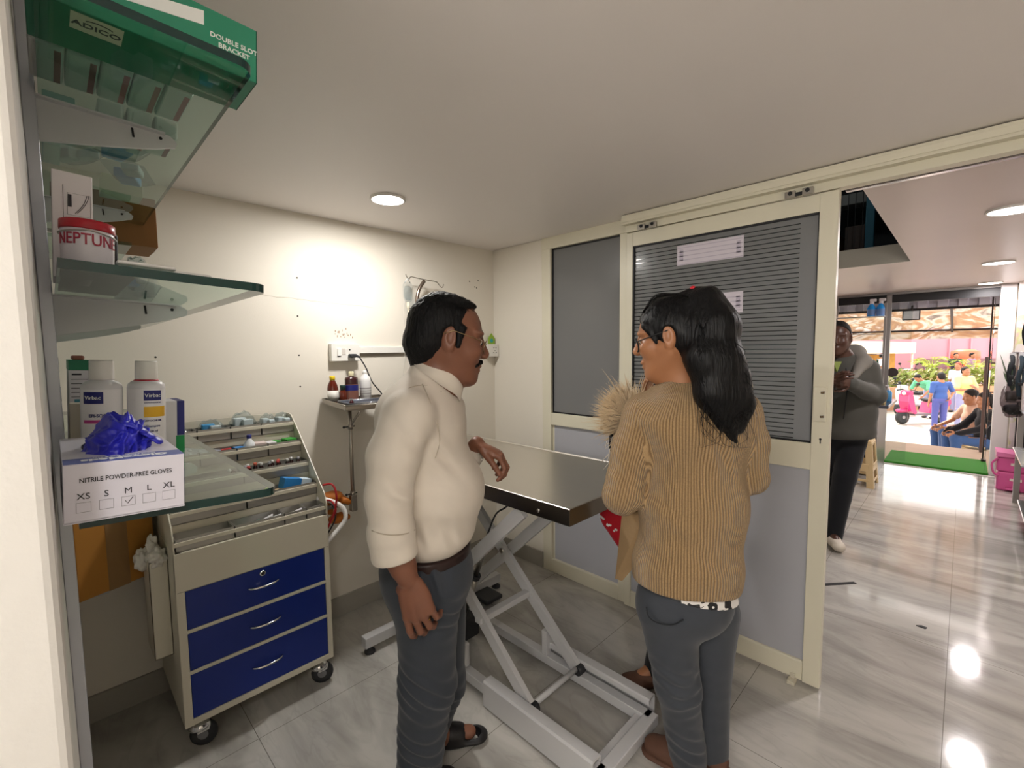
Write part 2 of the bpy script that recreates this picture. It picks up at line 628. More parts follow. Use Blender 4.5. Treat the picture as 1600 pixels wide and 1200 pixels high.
# hanging rollers in the track
for x in (-1.16, -.50):
    mb = MB()
    mb.rbox((x - .05, 2.135, 2.025), (x - .012, 2.165, 2.052), .002).rbox((x + .012, 2.135, 2.025), (x + .05, 2.165, 2.052), .002)
    mb.rbox((x - .02, 2.142, 2.03), (x + .02, 2.158, 2.044), .002, 1)
    mb.lathe([(.008, 0), (.008, .01)], (x - .03, 2.132, 2.042), 10, 1, axis=(0, 1, 0)).lathe([(.008, 0), (.008, .01)], (x + .03, 2.132, 2.042), 10, 1, axis=(0, 1, 0))
    mb.build('roller', [steel, blackgap], dr)
# header track, all across
mb = MB()
mb.rbox((-1.285, 2.105, 2.062), (RX, 2.20, 2.105), .002)
mb.rbox((-1.285, 2.101, 2.070), (RX, 2.1045, 2.094), .001).rbox((-1.285, 2.101, 2.058), (RX, 2.108, 2.064), .001)
mb.box((-1.285, 2.150, 2.029), (RX, 2.20, 2.068))
o = mb.build('trim_3', frame, loc=(0, 0, 0)); o['kind'] = 'structure'
mb = MB()
mb.box((-.36, 2.202, 2.036), (RX, 2.222, 2.06)).box((-.36, 2.226, 2.03), (RX, 2.25, 2.055))
o = mb.build('trim_4', mat('bright_anodised_strip', '#cfcbd0', .2, 1.0), loc=(0, 0, 0)); o['kind'] = 'structure'

# notices stuck to the door glass
paperm = mat('lilac_white_paper', '#d3ccd6', .7)
linem = mat('faint_print_grey', '#bdb5c4', .8)


def notice(x0, x1, z0, z1, label):
    mb = MB().box((x0, SD + .0128, z0), (x1, SD + .0138, z1))
    n = int((z1 - z0) / .0195)
    for k in range(n + 1):
        z = math.floor((z0 + 5) / .0195) * .0195 - 5 + k * .0195 + .002
        if z0 < z < z1 - .003:
            mb.box((x0 + .004, SD + .0122, z), (x1 - .004, SD + .0128, z + .004), 1)
    for x in (x0 + .012, x1 - .03):
        mb.box((x, SD + .0122, z0 + .02), (x + .018, SD + .0128, z1 - .02), 1)
    return thing(mb, 'paper_notice', [paperm, linem], label, 'notice')


notice(-1.015, -.712, 1.825, 1.919, 'wide pale paper strip taped high on the striped door glass')
notice(-.90, -.709, 1.582, 1.676, 'smaller pale notice on the striped door glass beside the ponytail')


# ------------------------------------------------------------------ downlights
glow = mat('lit_diffuser', '#ffffff', .4, emit='#fff4ea', estr=14)
rimm = mat('white_light_rim', '#e6e2de', .4)


def downlight(x, y, z, r, label, power, col=(1, .93, .85), group=None, strength=None):
    e = empty('downlight', (x, y, z - .012), label, 'ceiling light', group)
    MB().lathe([(r + .008, .012), (r + .01, .004), (r + .006, 0), (r, .002), (r, .012)], (x, y, z - .012), 32, cap=False).build('rim', rimm, e)
    MB().lathe([(r, 0), (r, .009)], (x, y, z - .01), 32).build('diffuser', glow, e)
    ld = bpy.data.lights.new('downlight_lamp', 'AREA')
    ld.shape = 'DISK'; ld.size = r * 2; ld.energy = power; ld.color = col
    lo = bpy.data.objects.new('downlight_lamp', ld)
    lo.location = (x, y, z - .016)
    COL.objects.link(lo)
    return e
# ================================================================== glass shelves on the near wall
TILT = math.radians(2.7)


def tilt(z):
    return Matrix.Translation((0, 0, z)) @ Matrix.Rotation(-TILT, 4, 'X') @ Matrix.Translation((0, 0, -z))


def glass_mat(name, tint, refl='#ffffff', rough=.02, ior=1.5):
    m = bpy.data.materials.new(name); m.use_nodes = True
    nt = m.node_tree; nt.nodes.clear()
    out = nt.nodes.new('ShaderNodeOutputMaterial')
    t = nt.nodes.new('ShaderNodeBsdfTransparent'); t.inputs['Color'].default_value = lin(tint)
    g = nt.nodes.new('ShaderNodeBsdfGlossy'); g.inputs['Roughness'].default_value = rough; g.inputs['Color'].default_value = lin(refl)
    f = nt.nodes.new('ShaderNodeFresnel'); f.inputs['IOR'].default_value = ior
    gb = nt.nodes.new('ShaderNodeNewGeometry')
    iv = nt.nodes.new('ShaderNodeMath'); iv.operation = 'SUBTRACT'; iv.inputs[0].default_value = 1
    nt.links.new(gb.outputs['Backfacing'], iv.inputs[1])
    mm = nt.nodes.new('ShaderNodeMath'); mm.operation = 'MULTIPLY'
    nt.links.new(f.outputs[0], mm.inputs[0]); nt.links.new(iv.outputs[0], mm.inputs[1])
    x = nt.nodes.new('ShaderNodeMixShader')
    nt.links.new(mm.outputs[0], x.inputs[0]); nt.links.new(t.outputs[0], x.inputs[1]); nt.links.new(g.outputs[0], x.inputs[2])
    nt.links.new(x.outputs[0], out.inputs[0])
    return m


shelf_glass = glass_mat('green_tinted_glass', '#dcebe4', ior=1.38)
clear_glass = glass_mat('clear_glass', '#f2f6f5')
glass_edge = mat('dark_green_glass_edge', '#14322f', .15)
plastic_bag = glass_mat('clear_polythene', '#e8eef0', rough=.12, ior=1.6)
bracketm = mat('white_grey_bracket', '#c3c5c6', .35)
postm = mat('grey_slotted_post', '#b9bcc4', .3, .3)
darkm = mat('matt_black', '#16171a', .6)
whitec = mat('white_carton', '#e2dee2', .5)
inkm = mat('dark_ink', '#35343a', .6)
navym = mat('navy_print', '#20246f', .45)


def shelf(z, th, x0, x1, d, label):
    r = .022
    poly = [(0.012, 0), (d - r, 0)]
    for k in range(1, 7):
        a = PI / 2 * k / 6
        poly.append((d - r + r * math.sin(a), r - r * math.cos(a)))
    poly += [(d, x0 - x1), (0.012, x0 - x1)]
    mb = MB().prism(poly, (x0, 0, z), (0, 1, 0), (-1, 0, 0), (0, 0, th))
    n = len(poly)
    mb.m = [0, 0] + [1] * n
    mb.xf(tilt(z))
    return thing(mb, 'glass_shelf', [shelf_glass, glass_edge], label, 'shelf', 'glass shelves on the slotted posts')


ZT, ZM, ZL, TH = 1.852, 1.532, 1.218, .012
shelf(ZT, TH, -.76, -2.25, .237, 'top glass shelf under the green bracket box')
shelf(ZM, TH, -.76, -2.25, .240, 'middle glass shelf under the white tin with a red lid')
shelf(ZL, TH, -.757, -2.25, .240, 'lowest glass shelf carrying the nitrile glove box')


def post(x, label):
    mb = MB()
    mb.rbox((x - .02, -.0075, .0), (x + .02, .009, CZ - .002), .0015)
    for k in range(40):
        mb.box((x - .004, .0088, .1 + k * .05), (x + .004, .0094, .125 + k * .05), 1)
    o = mb.build('slotted_post', [postm, darkm])
    tag(o, label, 'shelf post', 'slotted posts of the glass shelves')
    return o


post(-1.1, 'grey slotted metal post beside the white wall edge')
post(-1.76, 'farther slotted metal post carrying the glass shelves')


def bracket(x, z, L, h0, h1, label):
    n = 10
    poly = [(0.009, 0), (L - .012, 0), (L - .004, -.006), (L, -h1 * .5), (L - .003, -h1 * .9), (L - .012, -h1)]
    for k in range(1, n):
        t = k / n
        poly.append((L - .012 - (L - .02) * t, -(h1 + (h0 - h1) * (t ** .8))))
    poly.append((0.009, -h0))
    mb = MB().prism(poly, (x - .004, 0, z), (0, 1, 0), (0, 0, 1), (.008, 0, 0))
    mb.box((x - .016, .009, z - .003), (x + .016, L - .02, z - .0002))
    M = tilt(z)
    mb.xf(M)
    o = tag(mb.build('shelf_bracket', [bracketm]), label, 'bracket', 'brackets under the glass shelves')
    s = MB()
    s.bar((x + .0046, L * .66, z - .006), (x + .0046, L * .67, z - .022), .003, .003, up=(1, 0, 0))
    s.xf(M)
    s.build('slot', darkm, o)
    s = MB().lathe([(.0028, 0), (.0028, .0012)], (x + .0042, L * .87, z - h1 * .45), 10, axis=(1, 0, 0))
    s.xf(M)
    s.build('bolt_hole', darkm, o)
    return o


for x, z, w in ((-1.1, ZT, 'near bracket under the top glass shelf'), (-1.1, ZM, 'near bracket with two bolts under the middle glass shelf'),
                (-1.1, ZL, 'near bracket under the lowest glass shelf'), (-1.76, ZT, 'far bracket under the top glass shelf'),
                (-1.76, ZM, 'far bracket under the middle glass shelf'), (-1.76, ZL, 'far bracket under the lowest glass shelf')):
    bracket(x, z, .198, .07, .022, w)

# ------------------------------------------------------------------ top shelf
TT = ZT + TH + .0004
Mt = tilt(ZT)
greenc = mat('green_carton', '#2f8a6c', .4, noise_amt=.04, noise_scale=8)
greend = mat('green_carton_edge', '#23503f', .5)
whitep = mat('white_print', '#eef0ee', .5)
creaml = mat('cream_label', '#cfcbb2', .5)
mb = MB().rbox((-.925, .004, TT), (-.812, .255, TT + .08), .0015)
mb.box((-.926, .2545, TT - .0001), (-.812, .2556, TT + .079), 1)
mb.xf(Mt)
o = mb.build('bracket_box', [greenc, greend])
tag(o, 'green carton printed with bracket pictures on the top glass shelf', 'box')
s = MB()
xf = -.8116
lettering(s, 'DOUBLE SLOT', .0098, (xf, .224, TT + .044), (0, 1, 0), (0, 0, 1), bold=.0002)
lettering(s, 'BRACKET', .0098, (xf, .224, TT + .033), (0, 1, 0), (0, 0, 1), bold=.0002)
for y0, z0 in ((.085, .040), (.035, .058)):
    s.prism([(0, 0), (.012, -.002), (.1, .012), (.1, .032), (.012, .014), (0, .012)], (xf - .0004, y0, TT + z0), (0, 1, 0), (0, 0, 1), (.0007, 0, 0))
s.xf(Mt); s.build('print', whitep, o)
s = MB().box((-.860, .044, TT - .0006), (-.818, .096, TT - .0001))
s.xf(Mt); s.build('label_patch', creaml, o)
s = MB()
lettering(s, 'ADICO', .0155, (-.842, .07, TT - .0008), (0, 1, 0), (1, 0, 0), bold=.0003)
s.tube([(-.832 + .006 * math.cos(a), .072 + .014 * math.sin(a), TT - .001) for a in [(-1.2 + .3 * k) for k in range(9)]], .0007, 5)
lettering(s, 'STRONG SUPPORT FOR GLASS SHELVES', .005, (-.885, .15, TT - .0006), (0, 1, 0), (1, 0, 0)) if False else None
s.xf(Mt); s.build('lettering', inkm, o)

packm = mat('white_pack_film', '#d9dbdb', .35)
packr = mat('dull_red_band', '#a05f60', .5)
base = None
spots = [(-.995, .022 + .0385 * k) for k in range(5)] + [(-1.2, .105 + .041 * k) for k in range(3)]
names = ['first white pack with red band on the top shelf, against the post', 'second white red-banded pack from the post on the top shelf',
         'third white red-banded pack from the post on the top shelf', 'fourth white red-banded pack from the post on the top shelf',
         'white red-banded pack at the front edge of the top shelf', 'rear row red-banded pack closest to the wall on the top shelf',
         'middle red-banded pack of the rear row on the top shelf', 'rear row red-banded pack at the front edge of the top shelf']
for (x, y), nm in zip(spots, names):
    if base is None:
        e = empty('syringe_pack', (x, y, TT))
        MB().rbox((x - .06, y - .0185, TT), (x + .065, y + .0185, TT + .034), .004).build('sleeve', packm, e)
        MB().box((x - .055, y + .008, TT - .0004), (x + .052, y + .0155, TT + .0346)).build('band', packr, e)
        tag(e, nm, 'pack', 'white packs with red bands on the top shelf'); base = e
        c = e
    else:
        c = copy_tree(base)
        relabel(c, (x, y, TT), None, nm)
    q = Mt @ Vector((x, y, TT))
    c.location = q
    c.rotation_euler = (-TILT, 0, 0)

blueplast = mat('pale_blue_plastic', '#4aa3dc', .4)
clearwhite = mat('milky_plastic', '#d5dadb', .3)
tealglass = mat('teal_plastic', '#8fb7b5', .3)  # even teal grey for the carton against the wall


def pouch(c, size, rz, label, fill, group=None, name='sealed_pouch', M=None):
    """clear bag: crumpled pillow of film with something inside"""
    c = Vector(c)
    sx, sy, sz = size
    bm = bmesh.new()
    bmesh.ops.create_grid(bm, x_segments=14, y_segments=10, size=1)
    top = [v.co.copy() for v in bm.verts]
    fs = [[v.index for v in f.verts] for f in bm.faces]
    bm.free()
    R = Matrix.Rotation(rz, 4, 'Z')
    mb = MB()
    sd = random.uniform(0, 50)
    for sgn in (1, -1):
        vs = []
        for p in top:
            e = (1 - p.x ** 4) * (1 - p.y ** 4)
            n = noise.noise(Vector((p.x * 2.5 + sd, p.y * 2.5, sgn))) * .5 + noise.noise(Vector((p.x * 6 + sd, p.y * 6, sgn * 3))) * .25
            z = .5 + sgn * e * (.42 + .25 * n * (sgn > 0))
            vs.append(c + R @ Vector((p.x * sx / 2, p.y * sy / 2, z * sz)))
        mb.add(vs, fs, 0, True)
    if M:
        mb.xf(M)
    o = mb.build(name, plastic_bag, fix=False)
    tag(o, label, 'pouch', group)
    f = MB()
    for (dx, dy, a, b, h) in ((-.2, -.1, .5, .5, .5), (.22, .15, .38, .42, .4)):
        q = c + R @ Vector((dx * sx, dy * sy, sz * .45))
        f.rbox(Vector((-sx * a / 2, -sy * b / 2, -sz * h / 2)), Vector((sx * a / 2, sy * b / 2, sz * h / 2)), .004, 0 if dx < 0 else 1, mtx=Matrix.Translation(q) @ R)
    if M:
        f.xf(M)
    f.build('contents', [fill, clearwhite], o)
    return o


g = 'clear pouches on the top glass shelf'
pouch((-1.33, .145, TT), (.15, .075, .05), .2, 'clear pouch with bright blue contents beside the rear packs, top shelf', blueplast, g, M=Mt)
pouch((-1.50, .165, TT), (.14, .085, .045), -.3, 'clear pouch with pale blue contents over the far bracket end, top shelf', blueplast, g, M=Mt)
pouch((-1.46, .068, TT), (.12, .05, .05), .5, 'crumpled clear pouch of milky plastic behind the blue ones, top shelf', clearwhite, g, M=Mt)
mb = MB().rbox((-1.31, .016, TT), (-1.215, .060, TT + .05), .002).xf(Mt)
thing(mb, 'device_carton', tealglass, 'teal grey carton against the wall behind the packs, top shelf', 'box')
mb = MB().rbox((-1.50, .014, TT), (-1.36, .042, TT + .06), .002).xf(Mt)
thing(mb, 'device_carton', mat('blue_grey_carton', '#a8c0c4', .4), 'pale blue grey carton deeper along the wall, top shelf', 'box')
mb = MB().rbox((-1.70, .12, TT), (-1.62, .205, TT + .045), .002).xf(Mt)
thing(mb, 'device_carton', creaml, 'small cream carton by the front edge at the far end, top shelf', 'box')

# ------------------------------------------------------------------ middle shelf
TM = ZM + TH + .0004
Mm = tilt(ZM)
redlid = mat('red_tin_lid', '#a81d2c', .3)
whitet = mat('white_tin', '#dcd8e2', .3)
redp = mat('crimson_print', '#a02a44', .45)
mb = MB().rbox((-1.16, .016, TM), (-.835, .095, TM + .003), .0012).xf(Mm)
thing(mb, 'plastic_sheet', mat('navy_plastic', '#1d1c38', .3), 'dark navy plastic sheet under the tin on the middle shelf', 'sheet')
c = Vector((-.885, .0445, TM + .0034))
e = empty('tin', Mm @ c, 'white round tin with red lid and red lettering on the middle shelf', 'tin')
mb = MB().lathe([(.027, 0), (.028, .002), (.0285, .05), (.0285, .058)], c, 40).xf(Mm)
mb.build('can', whitet, e)
mb = MB().lathe([(.0295, .055), (.0298, .057), (.0295, .067), (.027, .0685)], c, 40).xf(Mm); mb.build('lid', redlid, e)
mb = MB().tube([c + Vector((.0302 * math.cos(a), .0302 * math.sin(a), .053 - .004 * abs(math.sin(a)))) for a in [2 * PI * k / 30 for k in range(30)]], .0009, 6, closed=True).xf(Mm)
mb.build('wire_bail', steel, e)
s = MB()
fr = (Vector((0, 0, CAM_H)) - c); fr.z = 0; fr.normalize()
ex = Vector((-fr.y, fr.x, 0))
lettering(s, 'NEPTUNE', .0215, c + fr * .0286 + Vector((0, 0, .040)), ex, (0, 0, 1), bold=.0002, width=.80, wrap=(c, .0286))
s.xf(Mm); s.build('lettering', redp, e)
# tall white box with tube drawings
mb = MB().rbox((-1.04, .0095, TM), (-.95, .0535, TM + .155), .0012).xf(Mm)
o = thing(mb, 'catheter_box', whitec, 'tall white box with line drawings of tubes behind the tin', 'box')
s = MB()
for z in (.105, .062, .02):
    s.rbox((-.9502, .0265, TM + z), (-.9492, .0305, TM + z + .018), .0003)
    pts = bez((-.9494, .047, TM + z + .02), (-.9494, .046, TM + z + .01), (-.9494, .041, TM + z), (-.9494, .034, TM + z - .009), 8)
    s.tube(pts, .00035, 4); s.tube([p + Vector((0, .0025, .001)) for p in pts], .00035, 4)
    fr4 = [(-.9494, .026, TM + z - .012), (-.9494, .051, TM + z - .012), (-.9494, .051, TM + z + .02), (-.9494, .026, TM + z + .02)]
    s.tube(fr4, .0002, 4, closed=True)
s.tube([(-.9494, .0215, TM + .02), (-.9494, .0215, TM + .135)], .0003, 4)
s.xf(Mm); s.build('print', inkm, o)
mb = MB().rbox((-1.15, .062, TM + .004), (-1.07, .092, TM + .102), .006).xf(Mm)
thing(mb, 'black_case', darkm, 'rounded black case between the white box and the blue pouch', 'case')
pouch((-1.08, .118, TM), (.06, .036, .07), 0, 'clear pouch with a bright blue cap inside at the tin side', mat('cyan_plastic', '#1f9fe0', .35), M=Mm)
pouch((-1.42, .15, TM), (.10, .07, .11), .3, 'bulging clear pouch of white tubing on the middle shelf', clearwhite, M=Mm)
for x, y0, y1, w_, nm in ((-.93, .16, .292, .018, 'flat steel splint poking over the front edge of the middle shelf, nearer one'), (-.80, .08, .175, .02, 'flat steel splint lying on the middle shelf end nearest the camera')):
    pass
for x, y0, y1, l in ((-.778, .066, .128, 'flat pale metal splint at the near end of the middle shelf, shorter one'), (-.81, .085, .176, 'flat pale metal splint on the middle shelf, longer one nearer the tin')):
    mb = MB().rbox((x - .009, y0, TM + .0035), (x + .009, y1, TM + .0085), .0022).xf(Mm)
    thing(mb, 'metal_splint', mat('pale_steel', '#c9c7c4', .35, .4), l, 'splint', 'flat metal splints on the middle shelf')
# brown carton on a stub shelf farther along the wall
mb = MB().box((-2.3, -.0075, 1.765), (-1.86, .2, 1.775))
thing(mb, 'stub_shelf', shelf_glass, 'short glass ledge under the small brown carton', 'shelf')
brownm = mat('brown_cardboard', '#8a5f33', .7, noise_amt=.06, noise_scale=12)
o = thing(MB().rbox((-2.1, .03, 1.7755), (-1.90, .272, 1.93), .002), 'cardboard_carton', brownm, 'small brown cardboard carton hanging over the ledge below the top shelf', 'carton')
MB().box((-2.03, .2722, 1.776), (-1.97, .2726, 1.9295)).build('tape', mat('brown_tape', '#7b5a36', .35), o)

# ------------------------------------------------------------------ lowest shelf
TL = ZL + TH + .0004
Ml = tilt(ZL)
boxw = mat('glossy_white_carton', '#dcdae6', .3)
boxb = mat('slate_blue_print', '#5f6cb0', .35)
gx0, gx1, gy0, gy1, gz = -.975, -.738, -.002, .1145, .071
e = empty('glove_box', Ml @ Vector(((gx0 + gx1) / 2, (gy0 + gy1) / 2, TL)), 'white carton of nitrile gloves with size check boxes on the lowest shelf', 'glove box')
mb = MB()
# carton with an oval opening in the top: four walls, a bottom, a top ring
b = .0045
mb.rbox((gx1 - .003, gy0, TL), (gx1, gy1, TL + gz), .0014)
mb.rbox((gx0, gy0, TL), (gx0 + .003, gy1, TL + gz), .001)
mb.rbox((gx0, gy0, TL), (gx1, gy0 + .002, TL + gz), .001)
mb.rbox((gx0, gy1 - .002, TL), (gx1, gy1, TL + gz), .001)
mb.box((gx0, gy0, TL), (gx1, gy1, TL + .002))
cx, cy = (gx0 + gx1) / 2 - .01, (gy0 + gy1) / 2
ring_i, ring_o = [], []
N = 40
for k in range(N):
    a = 2 * PI * k / N
    ca, sa = math.cos(a), math.sin(a)
    ring_i.append(Vector((cx + .082 * ca, cy + .038 * sa, TL + gz)))
    t = min((gx1 - .001 - cx) / ca if ca > 1e-6 else (gx0 - cx) / ca if ca < -1e-6 else 9, (gy1 - cy) / sa if sa > 1e-6 else (gy0 - cy) / sa if sa < -1e-6 else 9)
    ring_o.append(Vector((cx + t * ca, cy + t * sa, TL + gz)))
fs = [(k, (k + 1) % N, N + (k + 1) % N, N + k) for k in range(N)]
mb.add(ring_i + ring_o, fs, 0)
mb.xf(Ml); mb.build('carton', boxw, e)
s = MB().box((gx1 - .036, gy0 + .0005, TL + gz), (gx1 - .0005, gy1 - .0005, TL + gz + .0005))
s.xf(Ml); s.build('blue_band', boxb, e)
s = MB()
lettering(s, 'GloveMeds', .0185, (gx1 - .0165, cy, TL + gz + .0006), (0, -1, 0), (1, 0, 0), bold=.0006)
lettering(s, 'Nitrile Powder Free Gloves', .0055, (gx1 - .030, cy, TL + gz + .0006), (0, -1, 0), (1, 0, 0))
s.xf(Ml); s.build('top_lettering', whitep, e)
s = MB()
X = gx1 + .0004
lettering(s, 'NITRILE POWDER-FREE GLOVES', .0078, (X, cy, TL + .0505), (0, 1, 0), (0, 0, 1), width=.80, bold=.00008)
for k, t in enumerate(('XS', 'S', 'M', 'L', 'XL')):
    y = gy0 + .0175 + k * .0205
    lettering(s, t, .0105, (X, y, TL + .0315), (0, 1, 0), (0, 0, 1))
    zc = TL + .0185
    s.tube([(X, y - .0065, zc - .0058), (X, y + .0065, zc - .0058), (X, y + .0065, zc + .0058), (X, y - .0065, zc + .0058)], .00018, 4, closed=True)
    if t == 'M':
        s.tube([(X, y - .003, zc + .001), (X, y - .0008, zc - .003), (X, y + .0045, zc + .0045)], .0004, 4)
s.xf(Ml); s.build('front_lettering', inkm, e)
# glove pulled half out
glovem = mat('blue_nitrile', '#2b2cb4', .38, noise_amt=.1, noise_scale=30)
glovedark = mat('dark_blue_nitrile', '#12135e', .45)
bm = bmesh.new()
bmesh.ops.create_icosphere(bm, subdivisions=6, radius=1)
for v in bm.verts:
    p = v.co.copy()
    w1 = noise.noise(p * 1.1 + Vector((3, 1, 2)))
    q = Vector((p.x * 1.0, p.y * 1.9, p.z * 1.4)) + Vector((w1, w1 * .6, 0))
    cr = 1 - min(1, abs(noise.noise(q * 1.25 + Vector((7, 2, 1)))) * 3.2)
    cr2 = 1 - min(1, abs(noise.noise(q * 2.6 + Vector((1, 9, 4)))) * 3.0)
    d = 1 + .22 * w1 + .20 * cr + .08 * cr2
    top = .046 + .010 * noise.noise(Vector((p.x, p.y * 2, 4)))
    v.co = Vector((p.x * .048 * d + cx + .034, p.y * .029 * d + cy - .004 + .012 * p.z, TL + gz - .004 + (p.z * top * d if p.z > 0 else p.z * .008)))
s = MB().bm(bm, 0, True)
# cuff strips
for k in range(3):
    a0 = (cx + .05, cy + .002 + k * .012, TL + gz + .030 - k * .010)
    a1 = (cx + .06, cy + .028 + k * .008, TL + gz + .022 - k * .008)
    s.tube(spline([a0, ((a0[0] + a1[0]) / 2, a0[1] + .008, a0[2] + .004), a1], 5), [.009] * 10 + [.004], 8, 0, flat=.35)
s.xf(Ml); s.build('protruding_glove', glovem, e)
s = MB().lathe([(.080, 0), (.05, .004)], (cx, cy, TL + gz - .012), 30, sx=1, sy=.46).xf(Ml)
s.build('packed_gloves', glovedark, e)

wb = mat('white_hdpe', '#dad9dd', .35)
wcap = mat('white_cap', '#e6e3df', .35)
pinkp = mat('magenta_band', '#c0458e', .45)
yelp = mat('amber_band', '#e6b22c', .45)
redb = mat('red_seal', '#b8263b', .4)
cardw = mat('white_label', '#e9e7ea', .5)


def bottle(x, y, label, band, words):
    e = empty('bottle', Ml @ Vector((x, y, TL)), label, 'bottle', 'white pump-less bottles on the lowest shelf')
    p = Vector((x, y, TL))
    MB().lathe([(.024, 0), (.0275, .004), (.028, .01), (.028, .144), (.0265, .150), (.021, .155), (.0155, .157), (.0155, .16)], p, 36, sy=1).xf(Ml).build('body', wb, e)
    MB().lathe([(.0165, .158), (.0168, .16), (.0164, .19), (.0155, .192)], p, 32).xf(Ml).build('cap', wcap, e)
    fr = Vector((0, 0, 0)) - p; fr.z = 0; fr.normalize()
    ex = Vector((-fr.y, fr.x, 0))

    def patch(z0, z1, a0, a1, mm, name, dr=.0003):
        s = MB()
        n = 14
        vs = []
        for k in range(n + 1):
            a = a0 + (a1 - a0) * k / n
            d = fr * math.cos(a) + ex * math.sin(a)
            for z in (z0, z1):
                q = p + d * (.028 + dr); q.z = TL + z
                vs.append(q)
        s.add(vs, [(2 * k, 2 * k + 2, 2 * k + 3, 2 * k + 1) for k in range(n)], 0, True)
        s.xf(Ml); return s.build(name, mm, e)
    patch(.02, .142, -1.2, 1.2, cardw, 'label_sheet')
    if band == 'pink':
        patch(.118, .138, -.95, .05, navym, 'brand_patch', .0006)
        patch(.085, .0905, -.95, .72, pinkp, 'pink_band', .0006)
        s = MB()
        lettering(s, 'EPI-SOOTHE', .0080, p + fr * .0285 + Vector((0, 0, .0975)), ex, (0, 0, 1), bold=.0001, width=.82, wrap=(p, .0288))
        for k in range(3):
            lettering(s, 'shampoo', .005, p + fr * .0285 + Vector((0, 0, .064 - k * .009)), ex, (0, 0, 1), wrap=(p, .0288)) if k else None
        s.xf(Ml); s.build('blue_lettering', navym, e)
        s = MB(); d2 = fr * math.cos(-.45) + ex * math.sin(-.45)
        lettering(s, 'Virbac', .0088, p + d2 * .0287 + Vector((0, 0, .128)), (-d2.y, d2.x, 0), (0, 0, 1), wrap=(p, .0288))
        s.xf(Ml); s.build('white_lettering', whitep, e)
    else:
        patch(.121, .139, -.15, .8, navym, 'brand_patch', .0006)
        patch(.091, .110, -.15, 1.1, yelp, 'yellow_band', .0006)
        s = MB(); d2 = fr * math.cos(.32) + ex * math.sin(.32); e2 = (-d2.y, d2.x, 0)
        lettering(s, 'Virbac', .0095, p + d2 * .0287 + Vector((0, 0, .130)), e2, (0, 0, 1), wrap=(p, .0288))
        s.xf(Ml); s.build('white_lettering', whitep, e)
        s = MB()
        lettering(s, 'KETOCHLOR', .0045, p + d2 * .0287 + Vector((0, 0, .0845)), e2, (0, 0, 1), wrap=(p, .0288))
        lettering(s, 'Shampoo', .0058, p + d2 * .0287 + Vector((0, 0, .0745)), e2, (0, 0, 1), wrap=(p, .0288))
        lettering(s, '200 ml', .005, p + d2 * .0287 + Vector((0, 0, .0655)), e2, (0, 0, 1), wrap=(p, .0288))
        lettering(s, 'DERMATOLOGICALS', .0028, p + d2 * .0287 + Vector((0, 0, .117)), e2, (0, 0, 1), wrap=(p, .0288))
        s.xf(Ml); s.build('blue_lettering', navym, e)
        MB().lathe([(.0172, .1545), (.019, .156), (.0168, .158)], p, 24, cap=False).xf(Ml).build('seal_ring', redb, e)
    return e


bottle(-1.065, .0525, 'white shampoo bottle with a magenta band behind the blue glove', 'pink', None)
bottle(-1.065, .1135, 'white shampoo bottle with an amber band and red neck seal', 'amber', None)
# cartons behind
mb = MB().rbox((-1.27, .155, TL), (-1.155, .1785, TL + .108), .001)
mb = MB().rbox((-1.255, .128, TL), (-1.17, .188, TL + .108), .001).xf(Ml)
o = thing(mb, 'vaccine_carton', whitec, 'white carton with a dark blue stripe behind the amber bottle', 'box')
MB().box((-1.2551, .1755, TL + .036), (-1.1695, .1884, TL + .1083)).xf(Ml).build('blue_stripe', navym, o)
MB().box((-1.2551, .1735, TL), (-1.1695, .1884, TL + .0355)).xf(Ml).build('green_stripe', mat('green_print', '#16894a', .45), o)
mb = MB().rbox((-1.30, .013, TL), (-1.15, .042, TL + .19), .001).xf(Ml)
o = thing(mb, 'medicine_carton', whitec, 'tall white carton with a green top band beside the post', 'box')
MB().box((-1.3003, .0127, TL + .172), (-1.1497, .0423, TL + .1903)).xf(Ml).build('green_band', mat('deep_green_print', '#1f7a58', .45), o)
s = MB()
for k, (a, b) in enumerate(((.017, .030), (.016, .039), (.016, .039), (.016, .034), (.016, .039), (.016, .036))):
    z = TL + .163 - k * .008
    s.box((-1.1498, a, z), (-1.1493, b, z + (.003 if k == 0 else .001)))
s.box((-1.1498, .020, TL + .112), (-1.1493, .040, TL + .119), 1)
s.xf(Ml); s.build('print', [inkm, mat('teal_print', '#4c97a8', .45)], o)
mb = MB().rbox((-1.42, .022, TL), (-1.33, .058, TL + .185), .001).xf(Ml)
o = thing(mb, 'medicine_carton', whitec, 'narrow white carton with a brown foot behind the magenta bottle', 'box')
MB().box((-1.4203, .0217, TL + .15), (-1.3297, .0583, TL + .158)).xf(Ml).build('brown_band', brownm, o)
mb = MB().rbox((-1.13, .012, TL), (-1.10, .034, TL + .115), .001).xf(Ml)
thing(mb, 'medicine_carton', mat('beige_carton', '#cfc6b4', .5), 'small beige carton in the corner by the post', 'box')
thing(MB().rbox((-1.25, .018, TL + .1906), (-1.19, .036, TL + .199), .003).xf(Ml), 'blister_strip', mat('rusty_pink', '#a86a5c', .5), 'rust pink strip lying on the green banded carton', 'strip')

